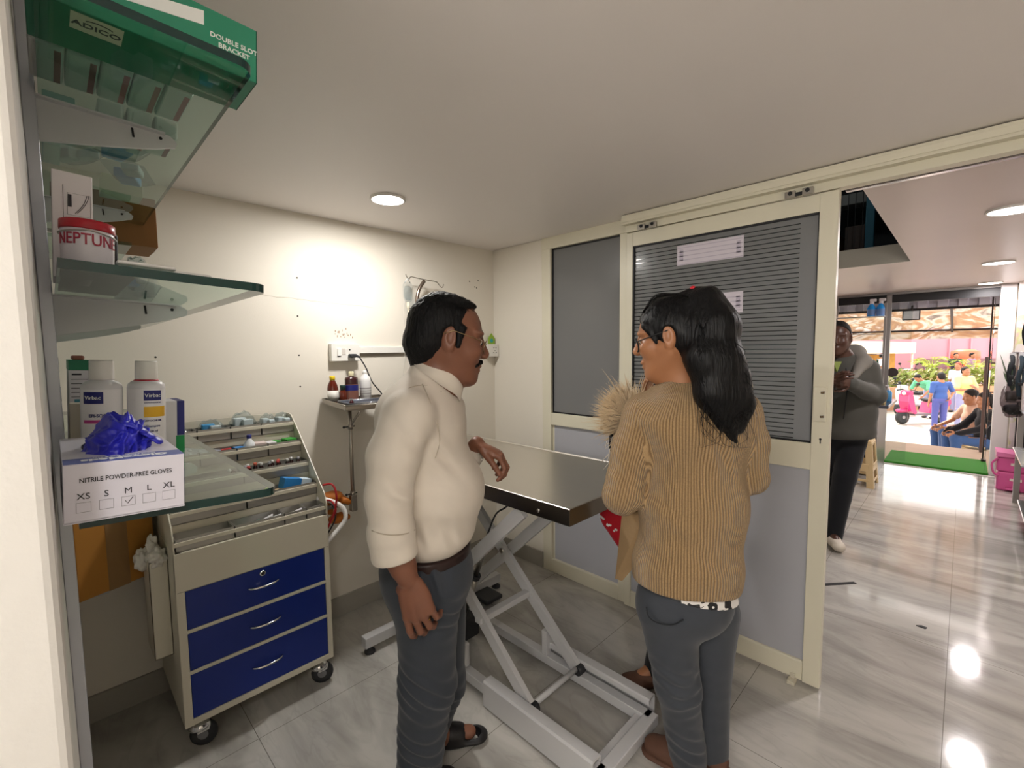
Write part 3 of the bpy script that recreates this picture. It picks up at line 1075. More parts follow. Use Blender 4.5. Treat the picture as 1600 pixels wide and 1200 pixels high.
# big brown carton below the lowest shelf, standing on a wall ledge
thing(MB().box((-2.33, -.0075, .585), (-2.15, .12, .592)).box((-2.24, -.0075, .54), (-2.23, .10, .585)), 'wall_ledge', bracketm, 'narrow metal ledge under the big tan carton', 'ledge')
cardb = mat('tan_cardboard', '#a8732c', .7, noise_amt=.07, noise_scale=9)
CB = Matrix.Translation((-2.085, .018, .5925)) @ Matrix.Rotation(math.atan2(.228, -.092) - PI / 2, 4, 'Z')
o = thing(MB().rbox((-.16, .0, 0), (0, .235, .33), .003).xf(CB), 'cardboard_carton', cardb, 'big tan cardboard carton below the lowest glass shelf', 'carton')
MB().box((-.161, .085, -.0005), (.0012, .150, .3305)).xf(CB).build('tape', mat('aged_brown_tape', '#8a6a44', .3), o)
# ================================================================== dressing trolley, tray arm, drip pole, wall sockets
cartm = mat('ivory_powder_coat', '#cfc9b8', .4, noise_amt=.025, noise_scale=6)
bluem = mat('royal_blue_drawer', '#0f2a80', .35)
binm = mat('grey_steel_bin', '#a3a09a', .35, .55)
rubber = mat('dark_grey_rubber', '#2c2d30', .6)
CX, CY0, CY1 = -1.88, .252, .782
CBX = -2.32
cart = empty('medical_trolley', ((CX + CBX) / 2, (CY0 + CY1) / 2, 0), 'ivory medical trolley with three blue drawers and tiered trays', 'trolley')
mb = MB()
mb.rbox((CBX, CY0, .115), (CX - .012, CY1, .745), .004)
# face frame round the drawers
fz = [(.115, .138), (.302, .314), (.452, .464), (.606, .745)]
for a, b in fz:
    mb.rbox((CX - .014, CY0, a), (CX, CY1, b), .0015)
mb.rbox((CX - .014, CY0, .115), (CX - .0002, CY0 + .025, .745), .0015)
mb.rbox((CX - .014, CY1 - .02, .115), (CX - .0002, CY1, .745), .0015)
mb.box((CX - .001, CY0 + .004, .6075), (CX + .0004, CY1 - .004, .6085), 1)
mb.build('body', [cartm, darkm], cart)
for k, (a, b) in enumerate(((.138, .302), (.314, .452), (.464, .606))):
    d = MB().rbox((CX - .013, CY0 + .0265, a + .0015), (CX - .003, CY1 - .0215, b - .0015), .0012).build('drawer', bluem, cart)
    yc, zc = .525, (a + b) / 2 + .005
    h = MB().tube(bez((CX - .003, yc - .055, zc), (CX + .02, yc - .04, zc - .004), (CX + .02, yc + .04, zc - .004), (CX - .003, yc + .055, zc), 14), [.0035, .0045, .0055, .006, .006, .006, .006, .006, .006, .006, .006, .0055, .005, .0045, .0035], 10, flat=.7)
    h.build('handle', chrome, d)
    if k == 2:
        MB().lathe([(.011, 0), (.011, .003), (.009, .0045), (.006, .0045)], (CX - .003, .523, .583), 20, axis=(1, 0, 0)).lathe([(.006, .0045), (.006, .005)], (CX - .003, .523, .583), 12, 1, axis=(1, 0, 0)).build('lock', [chrome, darkm], d)
# end plates
prof = [(CX, .745), (CX, .792), (CX - .02, .835), (CX - .30, 1.09), (CX - .36, 1.137), (CX - .385, 1.14), (CBX, 1.14), (CBX, .745)]
for y, th in ((CY0, .004), (CY1 - .004, .004)):
    MB().prism([(p[0], p[1]) for p in prof], (0, y, 0), (1, 0, 0), (0, 0, 1), (0, th, 0)).build('end_plate', cartm, cart)
mb = MB().box((CBX, CY0 + .004, .745), (CBX + .003, CY1 - .004, 1.135))
mb.box((CBX, CY0, 1.128), (CBX + .022, CY1, 1.140))
mb.build('back_plate', cartm, cart)
TIERS = []
for k in range(5):
    x = CX - .010 - .079 * k
    z = .788 + .0815 * k
    TIERS.append((x, z))
    r = MB().rbox((x - .004, CY0 + .004, z - .022), (x + .002, CY1 - .004, z - .008), .001)
    r.box((x - .092, CY0 + .004, z - .055), (x - .088, CY1 - .004, z + .03))
    r.build('tray_rail', cartm, cart)
    cuts = [(.262, .44), (.443, .615), (.618, .70), (.703, .777)] if k == 0 else [(.262, .505), (.508, .777)] if k == 1 else [(.262, .52), (.523, .777)] if k == 2 else [(.262, .39), (.393, .52), (.523, .64), (.643, .777)] if k == 3 else [(.262, .40), (.403, .52), (.523, .64), (.643, .777)]
    for a, b in cuts:
        t = .0014
        q = MB()
        q.box((x - .084, a, z - .052), (x - .004, b, z - .050))
        q.box((x - .0055, a, z - .052), (x - .004, b, z + .0005)).box((x - .084, a, z - .052), (x - .0825, b, z + .0005))
        q.box((x - .084, a, z - .052), (x - .004, a + t, z + .0005)).box((x - .084, b - t, z - .052), (x - .004, b, z + .0005))
        q.build('bin', binm, cart)
# castors
for x, y in ((-1.925, .300), (-1.925, .735), (-2.27, .300), (-2.27, .735)):
    w = MB()
    w.lathe([(.030, -.013), (.043, -.010), (.045, 0), (.043, .010), (.030, .013)], (x + .004, y + .012, .045), 24, axis=(1, -.55, 0))
    w.lathe([(.018, -.0145), (.018, .0145)], (x + .004, y + .012, .045), 16, 1, axis=(1, -.55, 0))
    cst = w.build('castor', [rubber, mat('grey_hub', '#77777a', .4)], cart)
    h = MB().lathe([(.034, .072), (.036, .078), (.03, .092), (.012, .098), (.012, .115)], (x, y, 0), 20)
    h.rbox((x - .020, y - .012, .06), (x - .016, y + .03, .09), .002).rbox((x + .022, y - .012, .06), (x + .026, y + .03, .09), .002)
    h.build('castor_fork', chrome, cst)
# push handle on the right end
pts = spline([(-1.90, .776, .615), (-1.895, .83, .66), (-1.89, .862, .70), (-1.90, .862, .742), (-1.92, .836, .772), (-1.95, .80, .79), (-1.97, .776, .795)], 6)
MB().tube(pts, .0095, 12).build('push_handle', mat('white_plastic_tube', '#e9e7e4', .3), cart)
# waste box on the left end
mb = MB()
t = .002
bx0, bx1, by0, by1, bz0, bz1 = -2.16, -2.005, .197, .2515, .335, .69
mb.box((bx0, by0, bz0), (bx1, by1, bz0 + t)).box((bx0, by0, bz0), (bx1, by0 + t, bz1)).box((bx0, by1 - t, bz0), (bx1, by1, bz1)).box((bx0, by0, bz0), (bx0 + t, by1, bz1)).box((bx1 - t, by0, bz0), (bx1, by1, bz1))
mb.build('waste_box', cartm, cart)


def crumple(c, sc, seed, sub=4, amt=.45, freq=2.2):
    bm = bmesh.new()
    bmesh.ops.create_icosphere(bm, subdivisions=sub, radius=1)
    for v in bm.verts:
        p = v.co.copy()
        q = p * freq + Vector((seed, seed * .7, -seed))
        n = noise.noise(q)
        r = 1 - abs(noise.noise(q * 1.3 + Vector((n, 0, 0)))) * 1.6
        d = 1 + amt * n + amt * .5 * (r - .6) + .08 * noise.noise(q * 4)
        v.co = Vector((p.x * sc[0] * d, p.y * sc[1] * d, p.z * sc[2] * d)) + Vector(c)
    return bm


bagm = mat('white_latex', '#d8d4cc', .5)
mb = MB().bm(crumple((-2.075, .224, .693), (.062, .024, .035), 2), 0, True)
mb.bm(crumple((-2.02, .226, .705), (.035, .026, .032), 5), 0, True)
mb.bm(crumple((-2.085, .190, .685), (.034, .024, .042), 9), 0, True)
mb.bm(crumple((-2.05, .215, .735), (.018, .016, .042), 11), 0, True)
thing(mb, 'used_gloves', bagm, 'crumpled white gloves spilling from the box at the trolley side', 'gloves')

# tray arm clamped to the trolley
PXY = Vector((-1.965, .937, 0))
steeld = mat('dull_steel', '#9c958b', .35, 1.0, noise_amt=.08, noise_scale=15)
stand = empty('instrument_tray', (PXY.x, PXY.y, .70), 'steel instrument tray on a thin pole beside the trolley', 'tray')
TZ = 1.169
RT = Matrix.Translation((-2.117, 1.088, 0)) @ Matrix.Rotation(math.radians(-9), 4, 'Z')
tx, ty = .202, .15
mb = MB()
mb.box((-tx, -ty, TZ - .004), (tx, ty, TZ - .001))
for a, b in (((-tx, -ty), (tx, -ty + .002)), ((-tx, ty - .002), (tx, ty)), ((-tx, -ty), (-tx + .002, ty)), ((tx - .002, -ty), (tx, ty))):
    mb.box((a[0], a[1], TZ - .004), (b[0], b[1], TZ + .018))
for s in (((-tx, -ty), (tx, -ty)), ((-tx, ty), (tx, ty)), ((-tx, -ty), (-tx, ty)), ((tx, -ty), (tx, ty))):
    mb.tube([(s[0][0], s[0][1], TZ + .018), (s[1][0], s[1][1], TZ + .018)], .003, 8)
mb.xf(RT)
mb.build('tray', steeld, stand)
mb = MB().tube([(PXY.x, PXY.y, .70), (PXY.x, PXY.y, TZ - .006)], .0085, 14)
for z in (1.09, .78):
    mb.lathe([(.012, -.012), (.012, .012)], (PXY.x, PXY.y, z), 14).tube([(PXY.x, PXY.y - .03, z), (PXY.x, PXY.y + .02, z)], .003, 8, 1)
    mb.ball((PXY.x, PXY.y - .03, z), .006, 1, 10)
mb.tube(spline([(PXY.x, PXY.y, 1.09), (PXY.x + .02, PXY.y + .01, 1.12), (PXY.x + .04, PXY.y + .03, 1.158)], 5), .006, 8)
mb.rbox((PXY.x - .014, PXY.y - .014, .70), (PXY.x + .014, PXY.y + .014, .775), .003)
mb.rbox((PXY.x - .010, .7825, .735), (PXY.x + .010, PXY.y - .008, .75), .002)
mb.build('pole', [steeld, darkm], stand)
# things on the tray
TS = TZ - .0007
amber = mat('amber_glass', '#5b1f10', .12, coat=.4)
yellowcap = mat('yellow_cap', '#e5c51c', .4)
labelw = mat('printed_label', '#d9d6cf', .5)
greencap = mat('dark_green_cap', '#1d3a33', .4)


def ray_at(px, py, z):
    v = AX_R * ((px - 800) / FPX) + AX_D * ((py - 600) / FPX) + AX_F
    t = (z - CAM_H) / v.z
    return Vector((v.x * t, v.y * t, z))


def small_bottle(p, prof, mats, parts, label, sx=1, sy=1, axis=None):
    e = empty('bottle', p, label, 'bottle', 'bottles on the steel instrument tray')
    for nm, pr, m in zip(parts, prof, mats):
        MB().lathe([(a_ * 1.1, b_ * 1.16) for a_, b_ in pr], p, 24, sx=sx, sy=sy).build(nm, m, e)
    return e


p1 = Vector((-2.275, .999, TS))
small_bottle(p1, [[(.022, 0), (.024, .003), (.024, .065), (.021, .08), (.012, .098), (.010, .101)], [(.0105, .1), (.0125, .102), (.0125, .117), (.011, .119)], [(.0243, .008), (.0243, .055)]], [amber, yellowcap, labelw], ['body', 'cap', 'label_sheet'], 'amber bottle with a yellow cap at the left of the tray')
p2 = Vector((-2.262, 1.046, TS))
small_bottle(p2, [[(.016, 0), (.0175, .003), (.0175, .045), (.012, .054), (.011, .056)], [(.0125, .055), (.0128, .075), (.0115, .077)]], [amber, greencap], ['body', 'cap'], 'short amber vial with a dark green cap on the tray')
p3 = Vector((-2.27, 1.098, TS))
e = small_bottle(p3, [[(.03, 0), (.033, .004), (.033, .10), (.031, .108), (.014, .112), (.0125, .116)], [(.0125, .114), (.0135, .116), (.0135, .133), (.012, .135)]], [mat('dark_brown_plastic', '#3a1c1d', .25, coat=.3), mat('ivory_cap', '#d8d1ae', .4)], ['body', 'cap'], 'square brown bottle with an ivory cap in the middle of the tray', sx=.72, sy=.95)
MB().lathe([(a_ * 1.105, b_ * 1.16) for a_, b_ in [(.0335, .008), (.0335, .078)]], p3, 24, sx=.72, sy=.95, cap=False).build('label_sheet', mat('brown_label', '#7d5348', .5), e)
MB().lathe([(a_ * 1.105, b_ * 1.16) for a_, b_ in [(.0338, .05), (.0338, .075)]], p3, 24, sx=.72, sy=.95, cap=False).build('blue_patch', navym, e)
p4 = Vector((-2.265, 1.172, TS))
e = small_bottle(p4, [[(.025, 0), (.027, .003), (.027, .09), (.022, .108), (.011, .118), (.0105, .122)], [(.0105, .122), (.0115, .124), (.009, .134), (.007, .138)]], [mat('frosted_white_bottle', '#dfdedd', .35), wcap], ['body', 'cap'], 'frosted white spirit bottle at the right of the tray')
s = MB()
for k in range(4):
    s.lathe([(a_ * 1.105, b_ * 1.16) for a_, b_ in [(.0273, .02 + k * .012), (.0273, .0225 + k * .012)]], p4, 24, cap=False)
s.build('print', mat('grey_print', '#8a8582', .5), e)
# enamel dish
mb = MB()
D = Matrix.Translation((-2.03, 1.065, 0)) @ Matrix.Rotation(math.radians(-9), 4, 'Z')
hx, hy = .085, .12
mb.box((-hx, -hy, TS), (hx, hy, TS + .002))
for (a, b) in (((-hx, -hy), (hx, -hy)), ((hx, -hy), (hx, hy)), ((hx, hy), (-hx, hy)), ((-hx, hy), (-hx, -hy))):
    mb.bar((a[0], a[1], TS + .012), (b[0], b[1], TS + .012), .0025, .022)
mb.tube([(-hx, -hy, TS + .023), (hx, -hy, TS + .023), (hx, hy, TS + .023), (-hx, hy, TS + .023)], .004, 8, 0, closed=True)
mb.xf(D)
thing(mb, 'instrument_dish', mat('bluish_steel', '#b4b8c2', .25, .9), 'rectangular steel dish lying at the front of the tray', 'dish')
q = D @ Vector((.045, -.095, TS + .0025))
small_bottle(q, [[(.009, 0), (.0095, .002), (.0095, .024), (.006, .028)], [(.0062, .028), (.0066, .036)]], [mat('dark_red_glass', '#3b1016', .15), chrome], ['body', 'cap'], 'tiny dark vial with silver cap standing in the steel dish')

# gloves and cords hanging on the push handle
orangem = mat('orange_leather', '#b8681c', .6, noise_amt=.12, noise_scale=25)
e = empty('work_glove', (-2.02, .88, .70), 'orange leather glove hung over the trolley push handle', 'glove')


def glove_fingers(mb, root, d, up, n, L, r, spread):
    d, s, t = ortho(d, up)
    for k in range(n):
        o = (k - (n - 1) / 2) * spread
        a = root + s * o
        b = a + (d + s * o * 3).normalized() * L * (1 - .12 * abs(k - 1))
        mb.tube([a, a * .5 + b * .5 + t * .004, b, b + (b - a).normalized() * .006], [r, r * 1.05, r * .9, r * .3], 10)


mb = MB().ball((-2.0, .855, .775), .05, 0, 16, (.8, 1.0, .55))
glove_fingers(mb, Vector((-1.985, .882, .765)), Vector((.1, 1, -.55)), Vector((0, 0, 1)), 4, .05, .013, .02)
mb.build('palm', orangem, e)
mb = MB().ball((-2.0, .875, .672), .034, 0, 16, (.8, 1.2, .7))
glove_fingers(mb, Vector((-2.0, .892, .67)), Vector((-.2, 1, .05)), Vector((0, 0, 1)), 3, .03, .014, .02)
mb.tube([(-2.01, .84, .70), (-2.01, .85, .73), (-2.0, .86, .76)], [.02, .016, .02], 10)
mb.build('cuff', orangem, e)
mb = MB().tube(spline([(-1.93, .787, .86), (-1.90, .815, .862), (-1.88, .823, .82), (-1.885, .818, .76), (-1.90, .80, .70), (-1.92, .79, .66)], 6), .0045, 8)
mb.tube(spline([(-1.95, .79, .78), (-1.91, .81, .79), (-1.89, .822, .75), (-1.91, .80, .69)], 6), .004, 8)
thing(mb, 'rubber_tube', mat('red_rubber', '#a61a22', .4), 'red rubber tube looped at the right end of the trolley', 'tube')
mb = MB().tube(spline([(-2.0, .80, .80), (-1.94, .835, .75), (-1.935, .838, .70), (-1.95, .82, .65), (-1.98, .80, .60)], 6), .0035, 8)
thing(mb, 'cord', rubber, 'thin black cord hanging behind the push handle', 'cord')


# contents of the trays
def put(k, y, dx=.0, dz=.0):
    x, z = TIERS[k]
    return Vector((x - .045 + dx, y, z - .0497 + dz))


def tbox(k, y, size, m, label, rz=0., name='medicine_carton', tilt_=0., dz=0., cat='box', group='small cartons in the trolley trays', band=None, dx=0.):
    p = put(k, y, dx, dz)
    a, b, c = size
    R = Matrix.Translation(p) @ Matrix.Rotation(rz, 4, 'Z') @ Matrix.Rotation(tilt_, 4, 'X')
    o = thing(MB().rbox((-a / 2, -b / 2, 0), (a / 2, b / 2, c), .001).xf(R), name, m, label, cat, group)
    if band:
        MB().rbox((-a / 2 - .0004, b * .12, -.0003), (a / 2 + .0004, b / 2 + .0003, c + .0004), .0008).xf(R).build('band', band, o)
    return o


pinkc = mat('pale_pink_carton', '#dccac6', .5)
greenb = mat('leaf_green_carton', '#3f9a3f', .45)
blueb = mat('bright_blue_carton', '#2b7fc6', .4)
lime = mat('lime_plastic', '#a9c32c', .4)
tbox(3, .672, (.05, .055, .052), whitec, 'pale carton with green end in the second tray from top', rz=.1, band=greenb)
tbox(3, .62, (.05, .045, .056), pinkc, 'pale pink carton beside the blue-capped bottle', rz=-.1)
tbox(3, .742, (.05, .045, .056), greenb, 'leaf green carton by the right end plate, second tray', rz=.2)
tbox(3, .535, (.04, .035, .05), blueb, 'small bright blue carton left of the capped bottle', rz=.1, dx=.01)
tbox(3, .49, (.03, .035, .05), mat('red_carton', '#b23338', .45), 'small red carton beside the grey blister strip', rz=-.2, dx=.012)
tbox(1, .70, (.045, .12, .045), blueb, 'blue and white carton leaning in the fourth tray from top', rz=.15, tilt_=-.25, dz=.028, band=mat('ice_blue_print', '#cfe0ee', .45))
tbox(1, .585, (.022, .075, .018), lime, 'lime green plastic clip box in the fourth tray', rz=-.2, tilt_=.5, dz=.03, name='clip_box', group=None)
tbox(1, .63, (.03, .09, .03), mat('tan_white_tube', '#d8b98c', .5), 'tan and white ointment tube in the fourth tray', rz=.1, dz=.012, name='ointment_tube', cat='tube', group=None, dx=.015)
tbox(1, .665, (.05, .10, .016), darkm, 'flat black pouch at the bottom of the fourth tray', rz=0, name='pouch', cat='pouch', group=None, dx=-.005)
# capped bottle
p = put(3, .578, .008)
e = empty('bottle', p, 'translucent round bottle with a dark blue cap in the tray', 'bottle')
MB().lathe([(.021, 0), (.023, .003), (.023, .05), (.02, .06), (.010, .074), (.008, .082)], p, 24).build('body', mat('translucent_bottle', '#d6d9dc', .3), e)
MB().lathe([(.009, .08), (.0095, .082), (.0095, .094), (.008, .096)], p, 18).build('cap', navym, e)
# blister strip
blm = mat('dull_foil', '#8d8f98', .35, .5)
p = put(3, .40)
R = Matrix.Translation(p + Vector((.01, 0, .045))) @ Matrix.Rotation(-.22, 4, 'X') @ Matrix.Rotation(.5, 4, 'Y')
mb = MB().rbox((-.03, -.09, 0), (.03, .09, .002), .0008)
e = thing(mb.xf(R), 'blister_strip', blm, 'long grey blister strip propped in the second tray', 'blister strip')
for k in range(10):
    MB().ball((-.013 + .026 * (k % 2), -.07 + .034 * (k // 2), .002), .008, 0, 10, (1, 1, .4)).xf(R).build('tablet_blister', mat('pale_blister', '#b9bac2', .25), e)
# top tray pouches
for k, (y, l) in enumerate(((.33, 'clear packet at the left of the top tray'), (.46, 'clear packet with a blue clip in the top tray'), (.58, 'ribbed clear packet standing tall in the top tray'), (.68, 'silvery clear packet near the right of the top tray'), (.745, 'clear packet tight against the right end of the top tray'))):
    x, z = TIERS[4]
    pouch((x - .045, y, z - .045), (.07, .095 if k < 3 else .06, .085 + .02 * (k == 2)), .1 * (k - 2), l, blueplast if k == 1 else clearwhite, 'clear packets in the top tray', 'packet')
# vials in the middle tray
first = None
caps = ['#c9c6c6', '#9b9aa0', '#d9d6d3', '#b34a4a', '#d9705a', '#c4c2c0']
vd = mat('dark_vial_glass', '#2a1214', .12)
places = [(.522, -.016, .9), (.535, .012, 0), (.55, -.008, 0), (.565, .016, .4), (.58, -.014, 0), (.597, .006, 0), (.612, -.016, .3), (.628, .012, 0), (.645, -.01, 0), (.66, .014, 0), (.68, -.012, .2), (.70, .01, 0), (.722, -.006, 0), (.745, .012, 0)]
where = ['at the left', 'second from the left', 'third from the left', 'fourth from the left', 'fifth from the left', 'sixth from the left', 'seventh from the left', 'seventh from the right', 'sixth from the right', 'fifth from the right', 'fourth from the right', 'third from the right', 'second from the right', 'at the right end']
for k, (y, dx, tl) in enumerate(places):
    p = put(2, y, dx, .012)
    e = empty('vial', p, 'small dark vial %s of the row in the middle tray' % where[k], 'vial', 'dark vials in the middle tray')
    r = .0082
    v = MB().lathe([(r, 0), (r, .034), (.005, .040), (.005, .044)], (0, 0, 0), 14)
    c = MB().lathe([(.0062, .042), (.0066, .044), (.0066, .052), (.005, .053)], (0, 0, 0), 14)
    T = Matrix.Translation(p + Vector((0, 0, r * .9 if tl > .5 else 0))) @ Matrix.Rotation(tl, 4, 'X')
    v.xf(T).build('body', vd, e)
    c.xf(T).build('cap', mat('vial_cap_%s' % caps[k % 6][1:], caps[k % 6], .35, .3), e)
# syringes and packs in the lowest tray
tealp = mat('teal_pack', '#6fbdb0', .4)
syr = 'wrapped syringes in the lowest tray'
for k, (y, rz, tl, m, l) in enumerate(((.50, .55, -.35, tealp, 'teal wrapped syringe leaning in the lowest tray'), (.545, .4, -.45, whitec, 'white wrapped syringe leaning beside the teal one'),
                                       (.575, .5, -.3, clearwhite, 'milky wrapped syringe under the white one, lowest tray'), (.655, .45, -.35, whitec, 'white wrapped syringe in the third bin of the lowest tray'),
                                       (.735, .1, -.1, whitec, 'white wrapped syringe lying in the right bin, lowest tray'))):
    p = put(0, y, 0, .026)
    R = Matrix.Translation(p) @ Matrix.Rotation(-rz, 4, 'Z') @ Matrix.Rotation(-tl, 4, 'X')
    o = thing(MB().rbox((-.013, -.045, 0), (.013, .045, .007), .003).xf(R), 'wrapped_syringe', plastic_bag if k == 0 else m, l, 'syringe', syr)
    s = MB().tube([(0, -.036, .0035), (0, .02, .0035)], .0045, 10).tube([(0, .02, .0035), (0, .04, .0035)], .0025, 8)
    s.xf(R).build('barrel', m, o)
for k in range(5):
    y = .295 + k * .024
    p = put(0, y, random.uniform(-.02, .02), .004)
    R = Matrix.Translation(p) @ Matrix.Rotation(random.uniform(-1, 1), 4, 'Z')
    thing(MB().tube([(0, -.012, .003), (0, .012, .003)], .003, 8).xf(R), 'needle_cap', clearwhite,
          ['clear needle cap at the left end of the lowest tray', 'second clear needle cap from the left, lowest tray', 'middle one of the loose clear needle caps', 'fourth clear needle cap from the left, lowest tray', 'clear needle cap nearest the bin divider, lowest tray'][k], 'needle cap', 'needle caps in the lowest tray')

# curved drip pole against the wall
IX = -2.285
ivs = empty('drip_pole', (IX, 1.52, 0), 'bent steel drip pole standing against the wall behind the man', 'drip stand')
pole = [(IX, 1.52, .012), (IX, 1.52, 1.0), (IX, 1.519, 1.45), (IX, 1.520, 1.62), (IX, 1.524, 1.72), (IX, 1.541, 1.785), (IX, 1.578, 1.838)]
MB().tube(spline(pole, 6), .0105, 14).build('pole', mat('brownish_steel', '#8e8177', .3, 1.0), ivs)
hk = spline([(IX + .01, 1.447, 1.862), (IX + .012, 1.455, 1.845), (IX + .01, 1.468, 1.838), (IX + .005, 1.482, 1.85), (IX, 1.50, 1.853), (IX, 1.58, 1.846), (IX, 1.66, 1.842), (IX, 1.675, 1.835), (IX, 1.70, 1.812), (IX, 1.712, 1.815), (IX, 1.72, 1.832)], 5)
MB().tube(hk, .0026, 8).build('hook_bar', steeld, ivs)
MB().lathe([(.065, 0), (.065, .006), (.03, .012), (.016, .02)], (IX, 1.52, 0), 24).build('base', steeld, ivs)
# drip bag
ivp = glass_mat('clear_saline_bag', '#f4f6f7', rough=.12, ior=1.35)
e = empty('drip_bag', (IX + .012, 1.457, 1.69), 'clear saline bag hanging from the drip pole hook', 'drip bag')
bm = bmesh.new(); bmesh.ops.create_icosphere(bm, subdivisions=4, radius=1)
for v in bm.verts:
    p = v.co.copy()
    f = lambda t, n: math.copysign(abs(t) ** n, t)
    taper = .8 + .2 * (p.z + 1) / 2
    v.co = Vector((p.x * .014, f(p.y, .55) * .034 * taper, f(p.z, .55) * .058)) + Vector((IX + .012, 1.457, 1.762))
MB().bm(bm, 0, True).build('bag', ivp, e)
bm = bmesh.new(); bmesh.ops.create_icosphere(bm, subdivisions=3, radius=1)
for v in bm.verts:
    p = v.co.copy()
    v.co = Vector((p.x * .011, p.y * .026, max(-.8, min(.75, p.z)) * .052)) + Vector((IX + .012, 1.457, 1.757))
MB().bm(bm, 0, True).build('saline', glass_mat('saline_water', '#ecf0f3', ior=1.33), e)
MB().tube([(IX + .012, 1.44, 1.815), (IX + .012, 1.452, 1.835), (IX + .012, 1.46, 1.838), (IX + .012, 1.474, 1.815)], .0025, 8).build('hanger', clearwhite, e)
MB().lathe([(.007, .705 + 1), (.009, 1.69), (.009, 1.672), (.004, 1.665), (.004, 1.64), (.0065, 1.638), (.0065, 1.61), (.003, 1.6)], (IX + .012, 1.457, 0), 12).build('drip_chamber', mat('cream_chamber', '#d9d3bd', .4), e)
MB().rbox((IX + .018, 1.462, 1.664), (IX + .028, 1.482, 1.672), .001).build('clip', darkm, e)
wire = mat('clear_tubing', '#cfcac0', .3)
MB().tube(spline([(IX + .012, 1.457, 1.60), (IX + .012, 1.435, 1.56), (IX + .012, 1.42, 1.48), (IX + .012, 1.425, 1.38), (IX + .012, 1.41, 1.28), (IX + .01, 1.42, 1.1)], 6), .0013, 6).build('drip_line', wire, e)
MB().tube(spline([(IX + .014, 1.46, 1.72), (IX + .014, 1.43, 1.70), (IX + .014, 1.428, 1.60), (IX + .014, 1.452, 1.50), (IX + .014, 1.458, 1.38), (IX + .01, 1.455, 1.2)], 6), .0013, 6).build('drip_line', wire, e)

# switchboard, trunking, sockets
swm = mat('white_switch_plastic', '#e6e4de', .35)
e = empty('switchboard', (BWX + .016, 1.10, 1.38), 'white wall switchboard with a black plug above the tray', 'switchboard')
MB().rbox((BWX, 1.021, 1.378), (BWX + .034, 1.176, 1.470), .003).build('box', swm, e)
MB().rbox((BWX + .0335, 1.052, 1.406), (BWX + .040, 1.072, 1.446), .002).build('rocker_switch', mat('bright_white', '#f0eeea', .3), e)
MB().rbox((BWX + .034, 1.076, 1.412), (BWX + .036, 1.096, 1.446), .001).build('indicator_plate', mat('pale_grey_plate', '#cfc9c2', .4), e)
MB().lathe([(.0045, 0), (.0045, .0008)], (BWX + .034, 1.12, 1.438), 12, axis=(1, 0, 0)).rbox((BWX + .034, 1.051, 1.402), (BWX + .0348, 1.068, 1.407), .0005).build('marks', darkm, e)
e = empty('plug', (BWX + .05, 1.13, 1.40), 'black plug with its cord in the wall switchboard', 'plug')
MB().rbox((BWX + .0345, 1.108, 1.396), (BWX + .066, 1.146, 1.416), .006).tube([(BWX + .055, 1.14, 1.408), (BWX + .066, 1.158, 1.398)], [.009, .005], 10).build('plug_body', rubber, e)
MB().tube(spline([(BWX + .066, 1.158, 1.398), (BWX + .07, 1.19, 1.34), (BWX + .06, 1.23, 1.26), (BWX + .05, 1.29, 1.19), (BWX + .04, 1.32, 1.12), (BWX + .03, 1.35, .95)], 6), .0035, 8).build('cord', rubber, e)
mb = MB().rbox((BWX, 1.177, 1.418), (BWX + .018, 2.19, 1.452), .002)
mb.box((BWX, 1.177, 1.402), (BWX + .004, 2.19, 1.416), 1)
o = mb.build('trim_5', [swm, mat('tan_adhesive_strip', '#a79f92', .6)], loc=(0, 0, 0)); o['kind'] = 'structure'
e = empty('wall_socket', (BWX + .02, 2.15, 1.38), 'white wall socket box in the far corner above the table', 'socket')
MB().rbox((BWX, 2.09, 1.382), (BWX + .05, 2.195, 1.468), .003).build('box', swm, e)
s = MB()
for a in ((-.01, .012), (.01, .012), (0, -.008), (-.012, -.02), (.012, -.02)):
    s.lathe([(.0035, 0), (.0035, .0008)], (BWX + .05, 2.16 + a[0], 1.43 + a[1]), 10, axis=(1, 0, 0))
s.build('socket_holes', darkm, e)
mb = MB().prism([(-.03, 0), (.03, 0), (.03, .04), (0, .075), (-.03, .04)], (BWX + .02, 2.155, 1.4685), (0, 1, 0), (0, 0, 1), (.003, 0, 0))
o = thing(mb, 'card_tag', mat('green_yellow_card', '#8fb33a', .5), 'green house shaped card tag on top of the corner socket', 'tag')
MB().lathe([(.014, 0), (.014, .0006)], (BWX + .0231, 2.155, 1.492), 16, axis=(1, 0, 0)).build('teal_dot', mat('teal_dot', '#2a9a9a', .5), o)
# ================================================================== lifting examination table
whitepc = mat('white_grey_powder_coat', '#c6c6c8', .4, noise_amt=.02, noise_scale=8)
topm = mat('satin_stainless', '#d6d2cb', .30, 1.0, noise_amt=.05, noise_scale=3)
sidem = mat('dark_reflection_steel', '#7d776f', .3, 1.0)  # dark reflections on the table sides put into the steel colour
T0, T1, TY0, TY1, TTZ = -2.19, -.868, 1.127, 1.752, .92
tab = empty('examination_table', ((T0 + T1) / 2, (TY0 + TY1) / 2, 0), 'stainless steel topped veterinary examination table on a white scissor lift', 'table')
mb = MB()
rw = .022
mb.rbox((T0, TY0, TTZ - .055), (T0 + .004, TY1, TTZ), .0015).rbox((T1 - .004, TY0, TTZ - .055), (T1, TY1, TTZ), .0015)
mb.rbox((T0, TY0, TTZ - .055), (T1, TY0 + .004, TTZ), .0015).rbox((T0, TY1 - .004, TTZ - .055), (T1, TY1, TTZ), .0015)
mb.build('apron', sidem, tab)
mb = MB()
